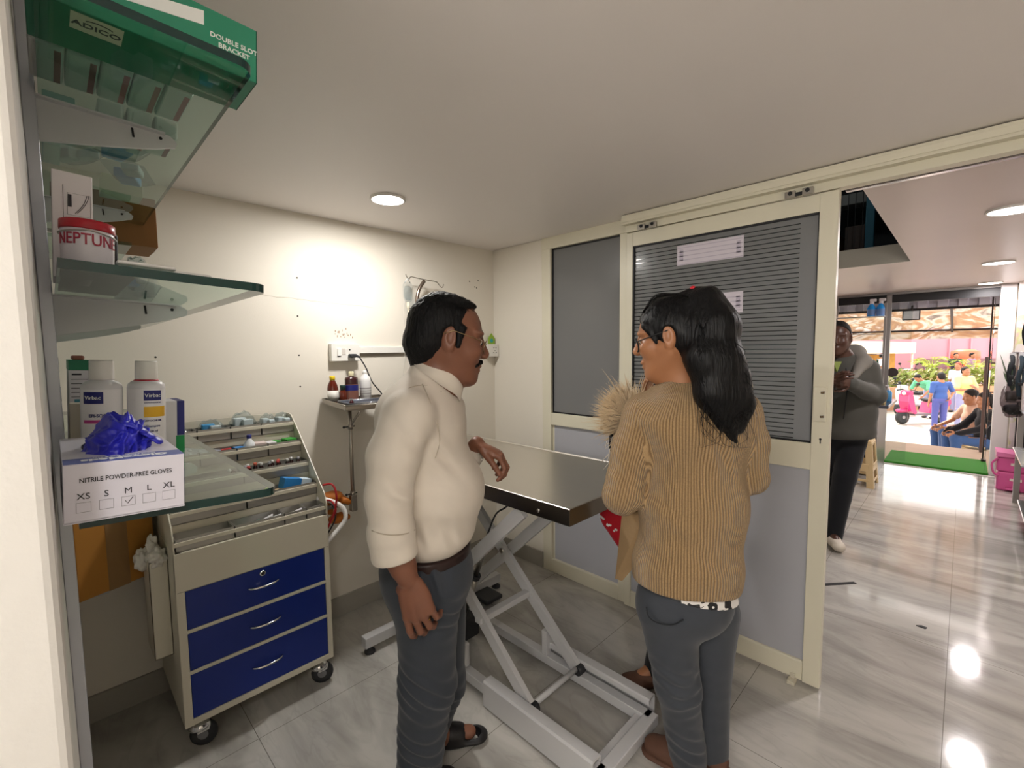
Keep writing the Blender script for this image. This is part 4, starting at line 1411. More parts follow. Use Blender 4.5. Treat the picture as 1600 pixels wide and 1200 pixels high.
# shallow dish: rim then sunk top
def rect(i, z):
    return [Vector((T0 + i, TY0 + i, z)), Vector((T1 - i, TY0 + i, z)), Vector((T1 - i, TY1 - i, z)), Vector((T0 + i, TY1 - i, z))]
levels = [(0, TTZ - .004), (.001, TTZ), (.003, TTZ + .0015), (.008, TTZ + .0015), (.012, TTZ - .002), (.02, TTZ - .005)]
vs = []
for i, z in levels:
    vs += rect(i, z)
fs = []
for l in range(len(levels) - 1):
    for k in range(4):
        k2 = (k + 1) % 4
        fs.append((l * 4 + k, l * 4 + k2, (l + 1) * 4 + k2, (l + 1) * 4 + k))
n = (len(levels) - 1) * 4
fs.append((n, n + 1, n + 2, n + 3))
fs.append((3, 2, 1, 0))
mb.add(vs, fs)
mb.build('table_top', topm, tab)
MB().lathe([(.007, 0), (.006, .003), (.002, .004)], (-1.0, TY0, TTZ - .033), 14, axis=(0, -1, 0)).build('side_screw', chrome, tab)
# under frame
mb = MB()
for y in (1.20, 1.47):
    mb.rbox((-2.08, y - .02, .84), (-.98, y + .02, .866), .002)
for x in (-2.05, -1.5, -1.02):
    mb.rbox((x - .02, TY0 + .03, .85), (x + .02, TY1 - .03, .866), .002)
mb.build('under_frame', whitepc, tab)
mb = MB().prism([(0, 0), (.07, 0), (.07, -.085)], (-.96, 1.50, .866), (1, 0, 0), (0, 0, 1), (0, .004, 0)).prism([(0, 0), (.07, 0), (.07, -.02)], (-.96, 1.45, .866), (1, 0, 0), (0, 0, 1), (0, .05, 0))
mb.build('corner_bracket', whitepc, tab)
# base
YN, YF = 1.185, 1.50
mb = MB()
mb.rbox((-1.96, YN - .02, .02), (-.775, YN + .02, .06), .003)
mb.rbox((-1.96, YF - .02, .02), (-.775, YF + .02, .06), .003)
mb.rbox((-.80, YN - .02, .02), (-.755, YF + .02, .06), .003)
mb.rbox((-1.975, .955, .035), (-1.93, 1.83, .085), .003)
mb.rbox((-.83, YN + .02, .025), (-.80, YF - .02, .05), .003)
mb.build('base_frame', whitepc, tab)
for y, nm in ((YN, 'near'), (YF, 'far')):
    g = MB()
    prof = [(-.026, 0), (-.026, .06), (-.020, .072), (.020, .072), (.026, .06), (.026, .045), (.019, .045), (.018, .064), (-.018, .064), (-.019, 0)]
    prof = [(-.024, .008), (-.024, .105), (-.018, .112), (.02, .112), (.024, .106), (.024, .088), (.020, .088), (.018, .106), (-.016, .106), (-.018, .1), (-.018, .008)]
    y0 = y - .026 if nm == 'near' else y + .026
    s = 1 if nm == 'near' else -1
    g.prism([(s * p[0], p[1]) for p in prof], (-1.31, y0 + s * .0, 0), (0, 1, 0), (0, 0, 1), (.525, 0, 0))
    g.build('roller_channel', whitepc, tab)
    # scissor arms
    o = .012 if nm == 'near' else -.012
    MB().bar((-1.985, y + o, .845), (-1.115, y + o, .085), .022, .05).build('scissor_arm', whitepc, tab)
    MB().bar((-1.115, y - o * 1.1, .845), (-1.94, y - o * 1.1, .075), .022, .05).build('scissor_arm', whitepc, tab)
    MB().lathe([(.017, -.02), (.02, -.018), (.02, .018), (.017, .02)], (-1.095, y + o, .082), 20, axis=(0, 1, 0)).build('roller', rubber, tab)
    MB().lathe([(.012, -.03), (.012, .03)], (-1.548, y, .462), 14, axis=(0, 1, 0)).build('pivot_bolt', steel, tab)
mb = MB().tube([(-1.10, YN, .09), (-1.10, YF, .09)], .011, 12).build('cross_tube', whitepc, tab)
MB().rbox((-1.40, YN - .01, .30), (-1.365, YF + .01, .325), .003).build('cross_bar', whitepc, tab)
MB().rbox((-1.30, YF - .02, .06), (-1.27, YF + .012, .17), .003).rbox((-1.50, YN - .012, .06), (-1.465, YN + .018, .17), .012, seg=3).build('guide_post', whitepc, tab)
# actuator
mb = MB().tube([(-1.70, 1.345, .12), (-1.59, 1.345, .37)], .019, 16).tube([(-1.59, 1.345, .37), (-1.49, 1.345, .60)], .0125, 14)
mb.build('actuator', steel, tab)
MB().lathe([(.023, -.012), (.025, -.008), (.025, .008), (.023, .012)], (-1.592, 1.345, .367), 16, axis=(.4, 0, .92)).tube([(-1.592, 1.32, .375), (-1.592, 1.30, .40)], .006, 8).build('actuator_collar', rubber, tab)
MB().rbox((-1.79, 1.28, .03), (-1.64, 1.41, .13), .012, seg=3).build('motor_housing', rubber, tab)
MB().rbox((-1.93, 1.60, .028), (-1.80, 1.72, .05), .006).build('foot_pedal', rubber, tab)
for x, y in ((-1.952, .985), (-1.952, 1.81), (-.79, YN), (-.79, YF)):
    MB().lathe([(.024, 0), (.026, .003), (.024, .012), (.014, .018), (.008, .022), (.008, .036)], (x, y, 0), 20).build('levelling_foot', rubber, tab)
MB().tube(spline([(-1.34, 1.36, .85), (-1.36, 1.36, .78), (-1.40, 1.36, .74), (-1.45, 1.35, .70), (-1.5, 1.345, .60)], 5), .004, 8).build('cable', rubber, tab)
# ================================================================== soft-body modelling: distance fields turned into one smooth mesh
class Field:
    """scalar field on a grid in (u, w, z); negative inside"""

    def __init__(self, lo, hi, res):
        self.lo = np.array(lo, float); self.res = res
        self.n = np.ceil((np.array(hi, float) - self.lo) / res).astype(int) + 1
        self.d = np.full(self.n, 1.0, np.float32)
        self.ax = [(self.lo[i] + res * np.arange(self.n[i])).astype(np.float32) for i in range(3)]

    def win(self, lo, hi):
        sl, g = [], []
        for i in range(3):
            a = max(0, int(math.floor((lo[i] - self.lo[i]) / self.res)))
            b = min(self.n[i], int(math.ceil((hi[i] - self.lo[i]) / self.res)) + 1)
            if b <= a:
                return None, None
            sl.append(slice(a, b))
            sh = [1, 1, 1]; sh[i] = b - a
            g.append(self.ax[i][a:b].reshape(sh))
        return tuple(sl), g

    def union(self, sl, d, k):
        a = self.d[sl]
        d = d.astype(np.float32)
        if k > 0:
            h = np.maximum(k - np.abs(a - d), 0) / k
            self.d[sl] = np.minimum(a, d) - h * h * k * .25
        else:
            self.d[sl] = np.minimum(a, d)

    def cut(self, sl, d, k):
        a = self.d[sl]; d = -d.astype(np.float32)
        h = np.maximum(k - np.abs(a - d), 0) / k if k > 0 else 0
        self.d[sl] = np.maximum(a, d) + (h * h * k * .25 if k > 0 else 0)

    def cone(self, a, b, ra, rb, k=.02, flat=None, fs=1.0, sub=False):
        a, b = np.array(a, float), np.array(b, float)
        m = max(ra, rb) * max(1, fs) + k + 3 * self.res
        sl, g = self.win(np.minimum(a, b) - m, np.maximum(a, b) + m)
        if sl is None:
            return self
        P = [g[i] - a[i] for i in range(3)]
        ab = b - a
        if flat is not None:
            f = np.array(flat, float); f /= np.linalg.norm(f)
            q = (P[0] * f[0] + P[1] * f[1] + P[2] * f[2]) * (1 / fs - 1)
            P = [P[i] + q * f[i] for i in range(3)]
            ab = ab + f * (ab @ f) * (1 / fs - 1)
        L2 = max(ab @ ab, 1e-12)
        t = np.clip((P[0] * ab[0] + P[1] * ab[1] + P[2] * ab[2]) / L2, 0, 1)
        d = np.sqrt(sum((P[i] - t * ab[i]) ** 2 for i in range(3))) - (ra + (rb - ra) * t)
        (self.cut if sub else self.union)(sl, d * min(1, fs), k)
        return self

    def chain(self, pts, rs, k=.02, **kw):
        for i in range(len(pts) - 1):
            self.cone(pts[i], pts[i + 1], rs[i], rs[i + 1], k, **kw)
        return self

    def ell(self, c, r, k=.02, axes=None, sub=False):
        c = np.array(c, float); r = np.array(r, float)
        m = r.max() + k + 3 * self.res
        sl, g = self.win(c - m, c + m)
        if sl is None:
            return self
        P = [g[i] - c[i] for i in range(3)]
        if axes is not None:
            A = [np.array(x, float) / np.linalg.norm(x) for x in axes]
            P = [P[0] * x[0] + P[1] * x[1] + P[2] * x[2] for x in A]
        k0 = np.sqrt(sum((P[i] / r[i]) ** 2 for i in range(3)))
        k1 = np.sqrt(sum((P[i] / r[i] ** 2) ** 2 for i in range(3))) + 1e-9
        (self.cut if sub else self.union)(sl, k0 * (k0 - 1) / k1, k)
        return self

    def plane(self, p, n, k=.0, lo=None, hi=None):
        """remove what lies on the side n points to (inside the window)"""
        sl, g = self.win(self.lo if lo is None else lo, (self.lo + self.n * self.res) if hi is None else hi)
        n = np.array(n, float); n /= np.linalg.norm(n)
        d = sum((g[i] - p[i]) * n[i] for i in range(3))
        self.cut(sl, -d, k)
        return self

    def wrinkle(self, fn, band=.03):
        m = np.abs(self.d) < band
        ii = np.nonzero(m)
        P = np.stack([self.ax[i][ii[i]] for i in range(3)], 1)
        self.d[ii] += fn(P).astype(np.float32)
        return self

    def mesh(self):
        d = self.d
        s = d < 0
        c = [s[i:s.shape[0] - 1 + i, j:s.shape[1] - 1 + j, k:s.shape[2] - 1 + k] for i in (0, 1) for j in (0, 1) for k in (0, 1)]
        anyv = c[0].copy(); allv = c[0].copy()
        for x in c[1:]:
            anyv |= x; allv &= x
        act = anyv & ~allv
        I = np.argwhere(act)
        idx = np.full(act.shape, -1, np.int32)
        idx[act] = np.arange(len(I))
        corner = np.array([(i, j, k) for i in (0, 1) for j in (0, 1) for k in (0, 1)])
        vals = np.stack([d[I[:, 0] + q[0], I[:, 1] + q[1], I[:, 2] + q[2]] for q in corner], 1)
        acc = np.zeros((len(I), 3)); cnt = np.zeros(len(I))
        for a in range(8):
            for b in range(a + 1, 8):
                if np.abs(corner[a] - corner[b]).sum() != 1:
                    continue
                va, vb = vals[:, a], vals[:, b]
                m = (va < 0) != (vb < 0)
                t = va[m] / (va[m] - vb[m])
                acc[m] += corner[a] + t[:, None] * (corner[b] - corner[a])
                cnt[m] += 1
        V = (I + acc / cnt[:, None]) * self.res + self.lo
        F = []
        for ax in range(3):
            o = [x for x in range(3) if x != ax]
            sh = [slice(1, -1)] * 3
            s0 = [slice(1, s.shape[i] - 1) for i in range(3)]; s1 = list(s0)
            s0[ax] = slice(0, s.shape[ax] - 1); s1[ax] = slice(1, s.shape[ax])
            A, B = s[tuple(s0)], s[tuple(s1)]
            E = np.argwhere(A != B)
            if not len(E):
                continue
            inside = A[tuple(E.T)]
            base = E.copy()
            for x in o:
                base[:, x] += 1
            q = []
            for da, db in ((-1, -1), (0, -1), (0, 0), (-1, 0)):
                p = base.copy(); p[:, o[0]] += da; p[:, o[1]] += db
                q.append(idx[p[:, 0], p[:, 1], p[:, 2]])
            q = np.stack(q, 1)
            flip = inside if ax != 1 else ~inside
            q[~flip] = q[~flip][:, ::-1]
            F.append(q)
        F = np.concatenate(F)
        F = F[(F >= 0).all(1)]
        return V, F

    def build(self, name, mats, parent=None, keep=True, uvfn=None, matfn=None, loc=None, smooth=1):
        V, F = self.mesh()
        if keep and len(V):       # drop crumbs: keep the largest connected pieces
            lab = np.arange(len(V))
            e = np.concatenate([F[:, [0, 1]], F[:, [1, 2]], F[:, [2, 3]], F[:, [3, 0]]])
            while True:
                old = lab.copy()
                np.minimum.at(lab, e[:, 0], lab[e[:, 1]]); np.minimum.at(lab, e[:, 1], lab[e[:, 0]])
                lab = lab[lab]
                if (lab == old).all():
                    break
            u, n = np.unique(lab, return_counts=True)
            good = set(u[n >= (keep if keep is not True else n.max() * .02)])
            ok = np.isin(lab, list(good))
            F = F[ok[F[:, 0]]]
            m = np.cumsum(ok) - 1
            V = V[ok]; F = m[F]
        for _ in range(smooth):
            acc = np.zeros_like(V); cnt = np.zeros(len(V))
            for a, b in ((0, 1), (1, 2), (2, 3), (3, 0)):
                np.add.at(acc, F[:, a], V[F[:, b]]); np.add.at(acc, F[:, b], V[F[:, a]])
                np.add.at(cnt, F[:, a], 1); np.add.at(cnt, F[:, b], 1)
            V = V * .5 + .5 * acc / np.maximum(cnt, 1)[:, None]
        W = V[:, :1] * np.array(RGT) + V[:, 1:2] * np.array(FWD)
        W[:, 2] = V[:, 2]
        org = np.array(ORG[parent.name]) if parent is not None else np.array(loc)
        me = bpy.data.meshes.new(name)
        me.vertices.add(len(V)); me.vertices.foreach_set('co', (W - org).astype(np.float32).ravel())
        me.loops.add(len(F) * 4); me.loops.foreach_set('vertex_index', F.astype(np.int32).ravel())
        me.polygons.add(len(F)); me.polygons.foreach_set('loop_start', np.arange(0, len(F) * 4, 4, dtype=np.int32))
        me.polygons.foreach_set('loop_total', np.full(len(F), 4, np.int32))
        me.polygons.foreach_set('use_smooth', np.ones(len(F), bool))
        for m in (mats if isinstance(mats, (list, tuple)) else [mats]):
            me.materials.append(m)
        if matfn is not None:
            C = V[F].mean(1)
            me.polygons.foreach_set('material_index', matfn(C).astype(np.int32))
        if uvfn is not None:
            uv = uvfn(V[F].mean(1), V[F])
            l = me.uv_layers.new(name='UVMap')
            l.data.foreach_set('uv', uv.astype(np.float32).ravel())
        me.update(calc_edges=True)
        me.validate()
        o = bpy.data.objects.new(name, me)
        link(o)
        if parent is not None:
            o.parent = parent; ORG[o.name] = ORG[parent.name]
        else:
            o.location = org; ORG[o.name] = Vector(org)
        return o


def pu(px, py, w):
    """point on the sight line of a photo pixel at distance w ahead, as (u, w, z)"""
    v = AX_R * ((px - 800) / FPX) + AX_D * ((py - 600) / FPX) + AX_F
    t = w / v.dot(FWD)
    return np.array([v.dot(RGT) * t, w, CAM_H + v.z * t])


def nrm(v):
    v = np.array(v, float)
    return v / np.linalg.norm(v)


def wobble(seed, freq, amp, stretch=(1, 1, 1), n=5):
    r = np.random.default_rng(seed)
    K = r.normal(size=(n, 3)); K /= np.linalg.norm(K, axis=1)[:, None]
    K *= freq * r.uniform(.6, 1.5, (n, 1)) * np.array(stretch)
    ph = r.uniform(0, 6.28, n)
    K2 = r.normal(size=(n, 3)) * freq * .35

    def fn(P):
        wv = np.sin(P @ K2.T + ph)
        v = np.sin(P @ K.T + ph * 2 + 1.6 * wv)
        return amp * v.mean(1)
    return fn


def folds(centres, amp=.006):
    """ridges: list of (point, direction across the fold, wavelength, reach)"""
    def fn(P):
        out = np.zeros(len(P))
        for c, d, wl, reach in centres:
            q = P - np.array(c)
            x = q @ nrm(d)
            r2 = (q ** 2).sum(1)
            out += np.cos(x / wl * 6.283 + 1.2 * np.sin(q @ np.array([31., 17., 23.]))) * np.exp(-r2 / (reach * reach))
        return amp * out
    return fn


def hand(S, wrist, d, n, s, k=1.0, curls=None, thumb=None, splay=.0):
    """palm, five jointed fingers; d along the hand, n out of its back, s towards the thumb"""
    wrist = np.array(wrist, float); d, n, s = nrm(d), nrm(n), nrm(s)
    curls = curls or [(.35, .5, .3)] * 4
    offs = [.030, .0105, -.0105, -.029]
    plen = [.088, .092, .088, .080]
    seg = [(.040, .025, .021), (.045, .028, .022), (.041, .026, .021), (.032, .020, .018)]
    rad = [.0095, .0098, .0093, .0083]
    S.ell(wrist + d * .05 * k - n * .002 * k, (.052 * k, .038 * k, .017 * k), .012, axes=(d, s, n))
    kn = []
    for i in range(4):
        a = wrist + d * plen[i] * k + s * offs[i] * k - n * (.004 if i in (0, 3) else 0) * k
        S.cone(wrist + d * .012 * k + s * offs[i] * .55 * k, a, .0125 * k, .0112 * k, .008)
        kn.append(a)
    for i in range(4):
        p = kn[i]; a = 0.
        dd = nrm(d + s * splay * (1.5 - i))
        for j in range(3):
            a += curls[i][j]
            q = p + (dd * math.cos(a) - n * math.sin(a)) * seg[i][j] * k
            r0 = rad[i] * (1 - .09 * j) * k
            S.cone(p, q, r0, r0 * .92, .0025 if j else .005)
            p = q
    t = thumb or ((.75, .6, -.35), (.35, .9, -.45), (.1, .95, -.5))
    p = wrist + d * .022 * k + s * .026 * k - n * .006 * k
    for j, (L, r) in enumerate(((.044, .0135), (.032, .0112), (.026, .0100))):
        q = p + nrm(s * t[j][0] + d * t[j][1] + n * t[j][2]) * L * k
        S.cone(p, q, r * k, r * .9 * k, .006 if j == 0 else .003)
        p = q
    return kn


def head(S, c, F, U, k=1.0, ears=True, jaw=1.0, nose=1.0):
    """skull, jaw, brow, nose, lips, chin, eye hollows and ears; returns the local frame"""
    c = np.array(c, float); F = nrm(F); U = nrm(np.array(U) - F * (np.array(U) @ F)); R = np.cross(F, U)

    def L(f, r, u):
        return c + (F * f + R * r + U * u) * k
    ax = (F, R, U)
    S.ell(L(-.012, 0, .022), (.098 * k, .076 * k, .094 * k), .02, ax)
    S.ell(L(.03, 0, -.045), (.064 * k, .060 * k * jaw, .068 * k), .03, ax)
    S.cone(L(.03, 0, -.06), L(.068, 0, -.098), .045 * k * jaw, .026 * k, .03)
    S.ell(L(.075, 0, -.102), (.022 * k, .024 * k, .018 * k), .02, ax)
    for e in (-1, 1):
        S.ell(L(.062, e * .036, -.022), (.030 * k, .026 * k, .026 * k), .02, ax)
        S.ell(L(.068, e * .030, .030), (.020 * k, .030 * k, .010 * k), .014, ax)
        S.cone(L(.0, e * .060, -.045), L(.055, e * .026, -.092), .018 * k, .016 * k, .03)
    for e in (-1, 1):
        S.ell(L(.092, e * .031, .008), (.016 * k, .018 * k, .011 * k), .012, ax, sub=True)
        S.ell(L(.073, e * .031, .007), (.0135 * k, .014 * k, .0125 * k), .003, ax)
    S.cone(L(.080, 0, .022), L(.108, 0, -.022 * nose), .0095 * k, .0125 * k, .012)
    S.ell(L(.104, 0, -.028 * nose), (.013 * k, .018 * k, .010 * k), .008, ax)
    S.ell(L(.091, 0, -.060), (.015 * k, .025 * k, .0085 * k), .008, ax)
    S.ell(L(.089, 0, -.074), (.014 * k, .022 * k, .0085 * k), .006, ax)
    S.ell(L(.104, 0, -.067), (.008 * k, .024 * k, .0018 * k), .003, ax, sub=True)
    if ears:
        for e in (-1, 1):
            a = (nrm(F + R * e * .35 + U * .15), nrm(R * e - F * .35), nrm(U - F * .25))
            S.ell(L(-.012, e * .080, -.004), (.020 * k, .0085 * k, .034 * k), .006, a)
            S.ell(L(-.008, e * .089, .000), (.011 * k, .006 * k, .020 * k), .004, a, sub=True)
            S.ell(L(-.004, e * .079, -.030), (.010 * k, .007 * k, .011 * k), .006, a)
    return L, (F, R, U)


def skin_mat(name, c, c2, rough=.42):
    m = mat(name, c, rough, sss=.06, noise_amt=.10, noise_scale=14, bump=.05, bump_scale=400)
    return m


def hair_mat(name, c, rough=.38, scale=(160, 160, 9)):
    m = bpy.data.materials.new(name); m.use_nodes = True
    nt, b = nodes_of(m)
    b.inputs['Base Color'].default_value = lin(c)
    b.inputs['Roughness'].default_value = rough
    b.inputs['Specular IOR Level'].default_value = .22
    tc = nt.nodes.new('ShaderNodeTexCoord'); mp = nt.nodes.new('ShaderNodeMapping'); mp.inputs['Scale'].default_value = scale
    n = nt.nodes.new('ShaderNodeTexNoise'); n.inputs['Scale'].default_value = 1; n.inputs['Detail'].default_value = 6; n.inputs['Distortion'].default_value = .6
    bp = nt.nodes.new('ShaderNodeBump'); bp.inputs['Strength'].default_value = .7; bp.inputs['Distance'].default_value = .006
    nt.links.new(tc.outputs['Object'], mp.inputs[0]); nt.links.new(mp.outputs[0], n.inputs['Vector'])
    nt.links.new(n.outputs['Fac'], bp.inputs['Height']); nt.links.new(bp.outputs[0], b.inputs['Normal'])
    return m


def cloth(name, c, rough=.85, weave=900, bump=.08, noise_amt=.04):
    return mat(name, c, rough, spec=.25, noise_amt=noise_amt, noise_scale=18, bump=bump, bump_scale=weave, sheen=.15)


def uvw_mb(mb):
    """MB verts given in (u, w, z) -> world"""
    mb.v = [uw(p[0], p[1], p[2]) for p in mb.v]
    return mb


def projector(o):
    """sight-line hits on a built mesh, so stitching lies on the cloth itself"""
    from mathutils.bvhtree import BVHTree
    org = ORG[o.name]
    t = BVHTree.FromPolygons([v.co + org for v in o.data.vertices], [tuple(p.vertices) for p in o.data.polygons])

    def hit(px, py):
        d = (AX_R * ((px - 800) / FPX) + AX_D * ((py - 600) / FPX) + AX_F).normalized()
        loc, n, i, dist = t.ray_cast(Vector((0, 0, CAM_H)), d)
        return loc
    return hit
# ================================================================== the man in the cream shirt
brown_skin = skin_mat('brown_skin', '#7e5340', '#6d3f2a', .4)
black_hair = hair_mat('black_hair', '#0b0b0d', .55)
shirtm = cloth('cream_shirt_cotton', '#d9d0c4', .8, 700, .05)
trouserm = cloth('charcoal_trouser_cloth', '#3a3f47', .85, 900, .06)
beltm = mat('dark_brown_leather', '#2a1a18', .4)


def man():
    WC = 1.42
    foot = uw(pu(690, 900, WC)[0], WC, 0)
    root = empty('person', foot, 'man in a cream shirt and glasses looking down beside the examination table', 'person')
    up = np.array([0, 0, 1.])
    # head frame: profile to the right, bowed, turned a touch away
    th, yaw = math.radians(13), math.radians(14)
    F = np.array([math.cos(th) * math.cos(yaw), math.cos(th) * math.sin(yaw), -math.sin(th)])
    U = np.array([math.sin(th) * math.cos(yaw), math.sin(th) * math.sin(yaw), math.cos(th)])
    Rr = np.cross(F, U)                       # his right, towards the viewer
    HC = pu(702, 531, 1.345) + Rr * -.078 + np.array([.012, 0, .006])
    k = 1.08
    S = Field((-.75, .98, .0), (.02, 1.82, 1.66), .0033)
    L, ax = head(S, HC, F, U, k, jaw=1.08)
    # double chin, neck
    S.ell(L(.040, 0, -.088), (.05, .043, .026), .03, ax)
    nb = pu(678, 604, WC)
    S.cone(L(-.022, 0, -.045), nb, .066, .070, .03)
    S.cone(L(.0, 0, -.075), nb + np.array([.012, 0, -.01]), .05, .055, .03)
    # trunk core and limbs under the clothes
    ch, be, hp = pu(668, 680, WC), pu(680, 770, WC), pu(668, 885, WC)
    S.chain([nb, ch, be, hp], [.06, .085, .085, .085], .05, flat=(0, 1, 0), fs=1.15)
    shn, shf = pu(640, 645, 1.25), pu(694, 640, 1.58)
    S.cone(shn, shf, .05, .05, .03)
    eln, wrn = pu(608, 775, 1.20), pu(639, 908, 1.20)
    S.chain([shn, eln, wrn + np.array([-.004, 0, .01])], [.048, .043, .029], .015)
    # forearm bulk below the rolled cuff
    S.cone(pu(614, 850, 1.20), pu(628, 886, 1.20), .043, .034, .012)
    hd = nrm([.22, .02, -1])
    kn = hand(S, wrn + np.array([.002, 0, .004]), hd, nrm([-.04, -1, -.06]), nrm([-1, .05, -.2]), 1.2,
         [(.15, .40, .35), (.30, .55, .45), (.34, .6, .5), (.40, .7, .5)], ((-.1, .75, -1), (.1, .9, -.7), (.1, .9, -.5)), splay=.08)
    elf, wrf = pu(690, 770, 1.66), pu(745, 694, 1.585)
    S.chain([shf, elf, wrf], [.048, .043, .028], .015)
    hand(S, wrf, nrm([.95, -.10, -.42]), nrm([.40, .15, .9]), nrm([.1, -1, -.05]), 1.0,
         [(.75, .75, .45), (.65, .85, .5), (.7, .9, .5), (.75, .9, .5)], ((.25, .9, -.4), (0, .9, -.55), (-.05, .9, -.6)))
    hpn, hpf = pu(672, 930, 1.36), pu(682, 930, 1.52)
    ankn, ankf = pu(655, 1200, 1.37), pu(678, 1166, 1.55)
    ankn[2] = .10; ankf[2] = .08
    S.chain([hpn, (hpn + ankn) / 2 + np.array([.02, 0, 0]), ankn], [.08, .055, .036], .03)
    S.chain([hpf, (hpf + ankf) / 2 + np.array([.02, 0, 0]), ankf], [.08, .055, .036], .03)
    for a in (ankn, ankf):
        b = a.copy(); b[2] = .045
        S.cone(a, b + np.array([.03, 0, 0]), .036, .036, .02)
        S.cone(b + np.array([.0, 0, 0]), b + np.array([.125, .025, -.012]), .034, .026, .02, flat=(0, 0, 1), fs=.8)
    S.build('body', brown_skin, root)

    # hair: cap with a receding front
    Hh = Field((-.62, 1.15, 1.33), (-.10, 1.62, 1.70), .0032)
    Hh.ell(L(-.030, 0, .029), (.100 * k, .085 * k, .095 * k), .0, ax)
    Hh.ell(L(-.060, 0, -.022), (.058 * k, .074 * k, .070 * k), .03, ax)
    Hh.plane(L(.018, 0, .03), F * .91 + U * -.36, .03)
    Hh.plane(L(0, 0, -.008), F * .9 - U * .44, .008, )
    for e in (-1, 1):   # sideburns and the strip in front of the ear
        Hh.cone(L(.018, e * .073, .030), L(.016, e * .0735, -.020), .013 * k, .007 * k, .01)
        Hh.ell(L(-.012, e * .086, -.006), (.022 * k, .014 * k, .034 * k), .006, ax, sub=True)
    Hh.ell(L(-.006, 0, .104), (.062 * k, .055 * k, .014 * k), .02, ax)
    Hh.cone(L(-.075, 0, -.04), L(-.070, 0, -.078), .05 * k, .030 * k, .03, flat=R_(ax), fs=1.1)
    Hh.wrinkle(wobble(3, 260, .0022, (1, 1, .5)), .02)
    hr = Hh.build('hair', black_hair, root)
    # loose strands over the crown
    mb = MB()
    for i in range(120):
        r = np.random.default_rng(100 + i)
        a = r.uniform(-.07, .07); f0 = r.uniform(-.06, .05)
        pts = [L(f0, a, .105 - a * a * 6 + .004 * r.random()), L(f0 - .02, a * 1.1, .122 - a * a * 7 + .006 * r.random() - abs(f0) * .1), L(f0 - .055, a * 1.2, .112 - a * a * 8 + .006 * r.random() - abs(f0 - .05) * .25)]
        mb.tube([uw(*p) for p in pts], [.0007, .0006, .0002], 3)
    mb.build('loose_strands', black_hair, hr)
    # moustache and brows
    m = Field((-.30, 1.25, 1.27), (.0, 1.55, 1.52), .002)
    for e in (-1, 1):
        m.cone(L(.100, e * .004, -.049), L(.082, e * .034, -.063), .0075 * k, .0055 * k, .005)
        m.cone(L(.084, e * .014, .034), L(.070, e * .048, .032), .0045 * k, .003 * k, .003)
    m.wrinkle(wobble(9, 500, .0012), .01)
    m.build('moustache_and_brows', black_hair, root)
    # eyes
    mb = MB()
    for e in (-1, 1):
        mb.ball(uw(*L(.0755, e * .031, .006)), .0122 * k, 0, 14)
        mb.ball(uw(*L(.0835, e * .031, .003)), .0062 * k, 1, 10)
    mb.build('eyes', [mat('eye_white', '#cfc4b8', .25), darkm], root)
    # glasses
    g = MB()
    for e in (-1, 1):
        rim = [uw(*L(.100 - .010 * (abs(math.cos(t)) if math.cos(t) * e > 0 else 0), e * .033 + .024 * math.cos(t), -.004 + .018 * math.sin(t))) for t in [2 * PI * i / 24 for i in range(24)]]
        g.tube(rim, .0011, 6, closed=True)
        g.tube([uw(*L(.094, e * .057, .004)), uw(*L(.05, e * .083, .012)), uw(*L(-.005, e * .090, .018)), uw(*L(-.03, e * .088, .004))], .0012, 6)
    g.tube([uw(*L(.101, -.009, .002)), uw(*L(.106, 0, .006)), uw(*L(.101, .009, .002))], .0011, 6)
    go = g.build('glasses', mat('thin_gold_wire', '#b9a37c', .25, 1.0), root)
    ln = MB()
    for e in (-1, 1):
        vs = [uw(*L(.0995 - .009 * (abs(math.cos(t)) if math.cos(t) * e > 0 else 0), e * .033 + .0235 * math.cos(t), -.004 + .0175 * math.sin(t))) for t in [2 * PI * i / 24 for i in range(24)]]
        ln.add(vs, [tuple(range(24))])
    ln.build('lenses', glass_mat('spectacle_lens', '#f4f4f4', ior=1.2), go)

    # shirt
    T = Field((-.62, 1.02, .62), (.02, 1.86, 1.46), .0042)
    T.cone(pu(672, 590, WC), pu(660, 640, WC), .070, .112, .05, flat=(0, 1, 0), fs=1.25)
    T.ell(pu(664, 680, WC), (.128, .185, .18), .05)
    T.ell(pu(680, 765, WC), (.156, .178, .150), .06)
    T.ell(pu(672, 825, WC), (.140, .165, .085), .05)
    T.ell(pu(628, 655, 1.33), (.075, .09, .095), .05)                # rounded upper back
    bz = pu(680, 853, WC)[2]
    T.plane((0, 0, bz), (0, 0, -1), .012)
    T.cone(shn + np.array([0, .02, -.012]), shf, .066, .062, .05)
    A = Field((-.62, 1.02, .62), (.02, 1.86, 1.46), .0042)
    A.chain([shn + np.array([0, 0, -.01]), pu(614, 715, 1.215), pu(607, 775, 1.195), pu(613, 830, 1.19)], [.072, .069, .061, .058], .016)
    A.cone(pu(612, 834, 1.19), pu(617, 862, 1.19), .0605, .0625, .003)
    A.cone(pu(611.5, 828, 1.19), pu(612, 834, 1.19), .0635, .0635, .002)
    A.plane(pu(617, 872, 1.19), nrm([.10, 0, -1]), .004)
    T.union((slice(None),) * 3, A.d, .016)
    T.chain([shf, pu(684, 735, 1.66), elf, pu(735, 712, 1.60)], [.07, .064, .058, .046], .03)
    T.plane(pu(684, 592, WC), nrm([.6, .05, .8]), .004, lo=(-.62, 1.2, 1.30), hi=(.02, 1.7, 1.46))
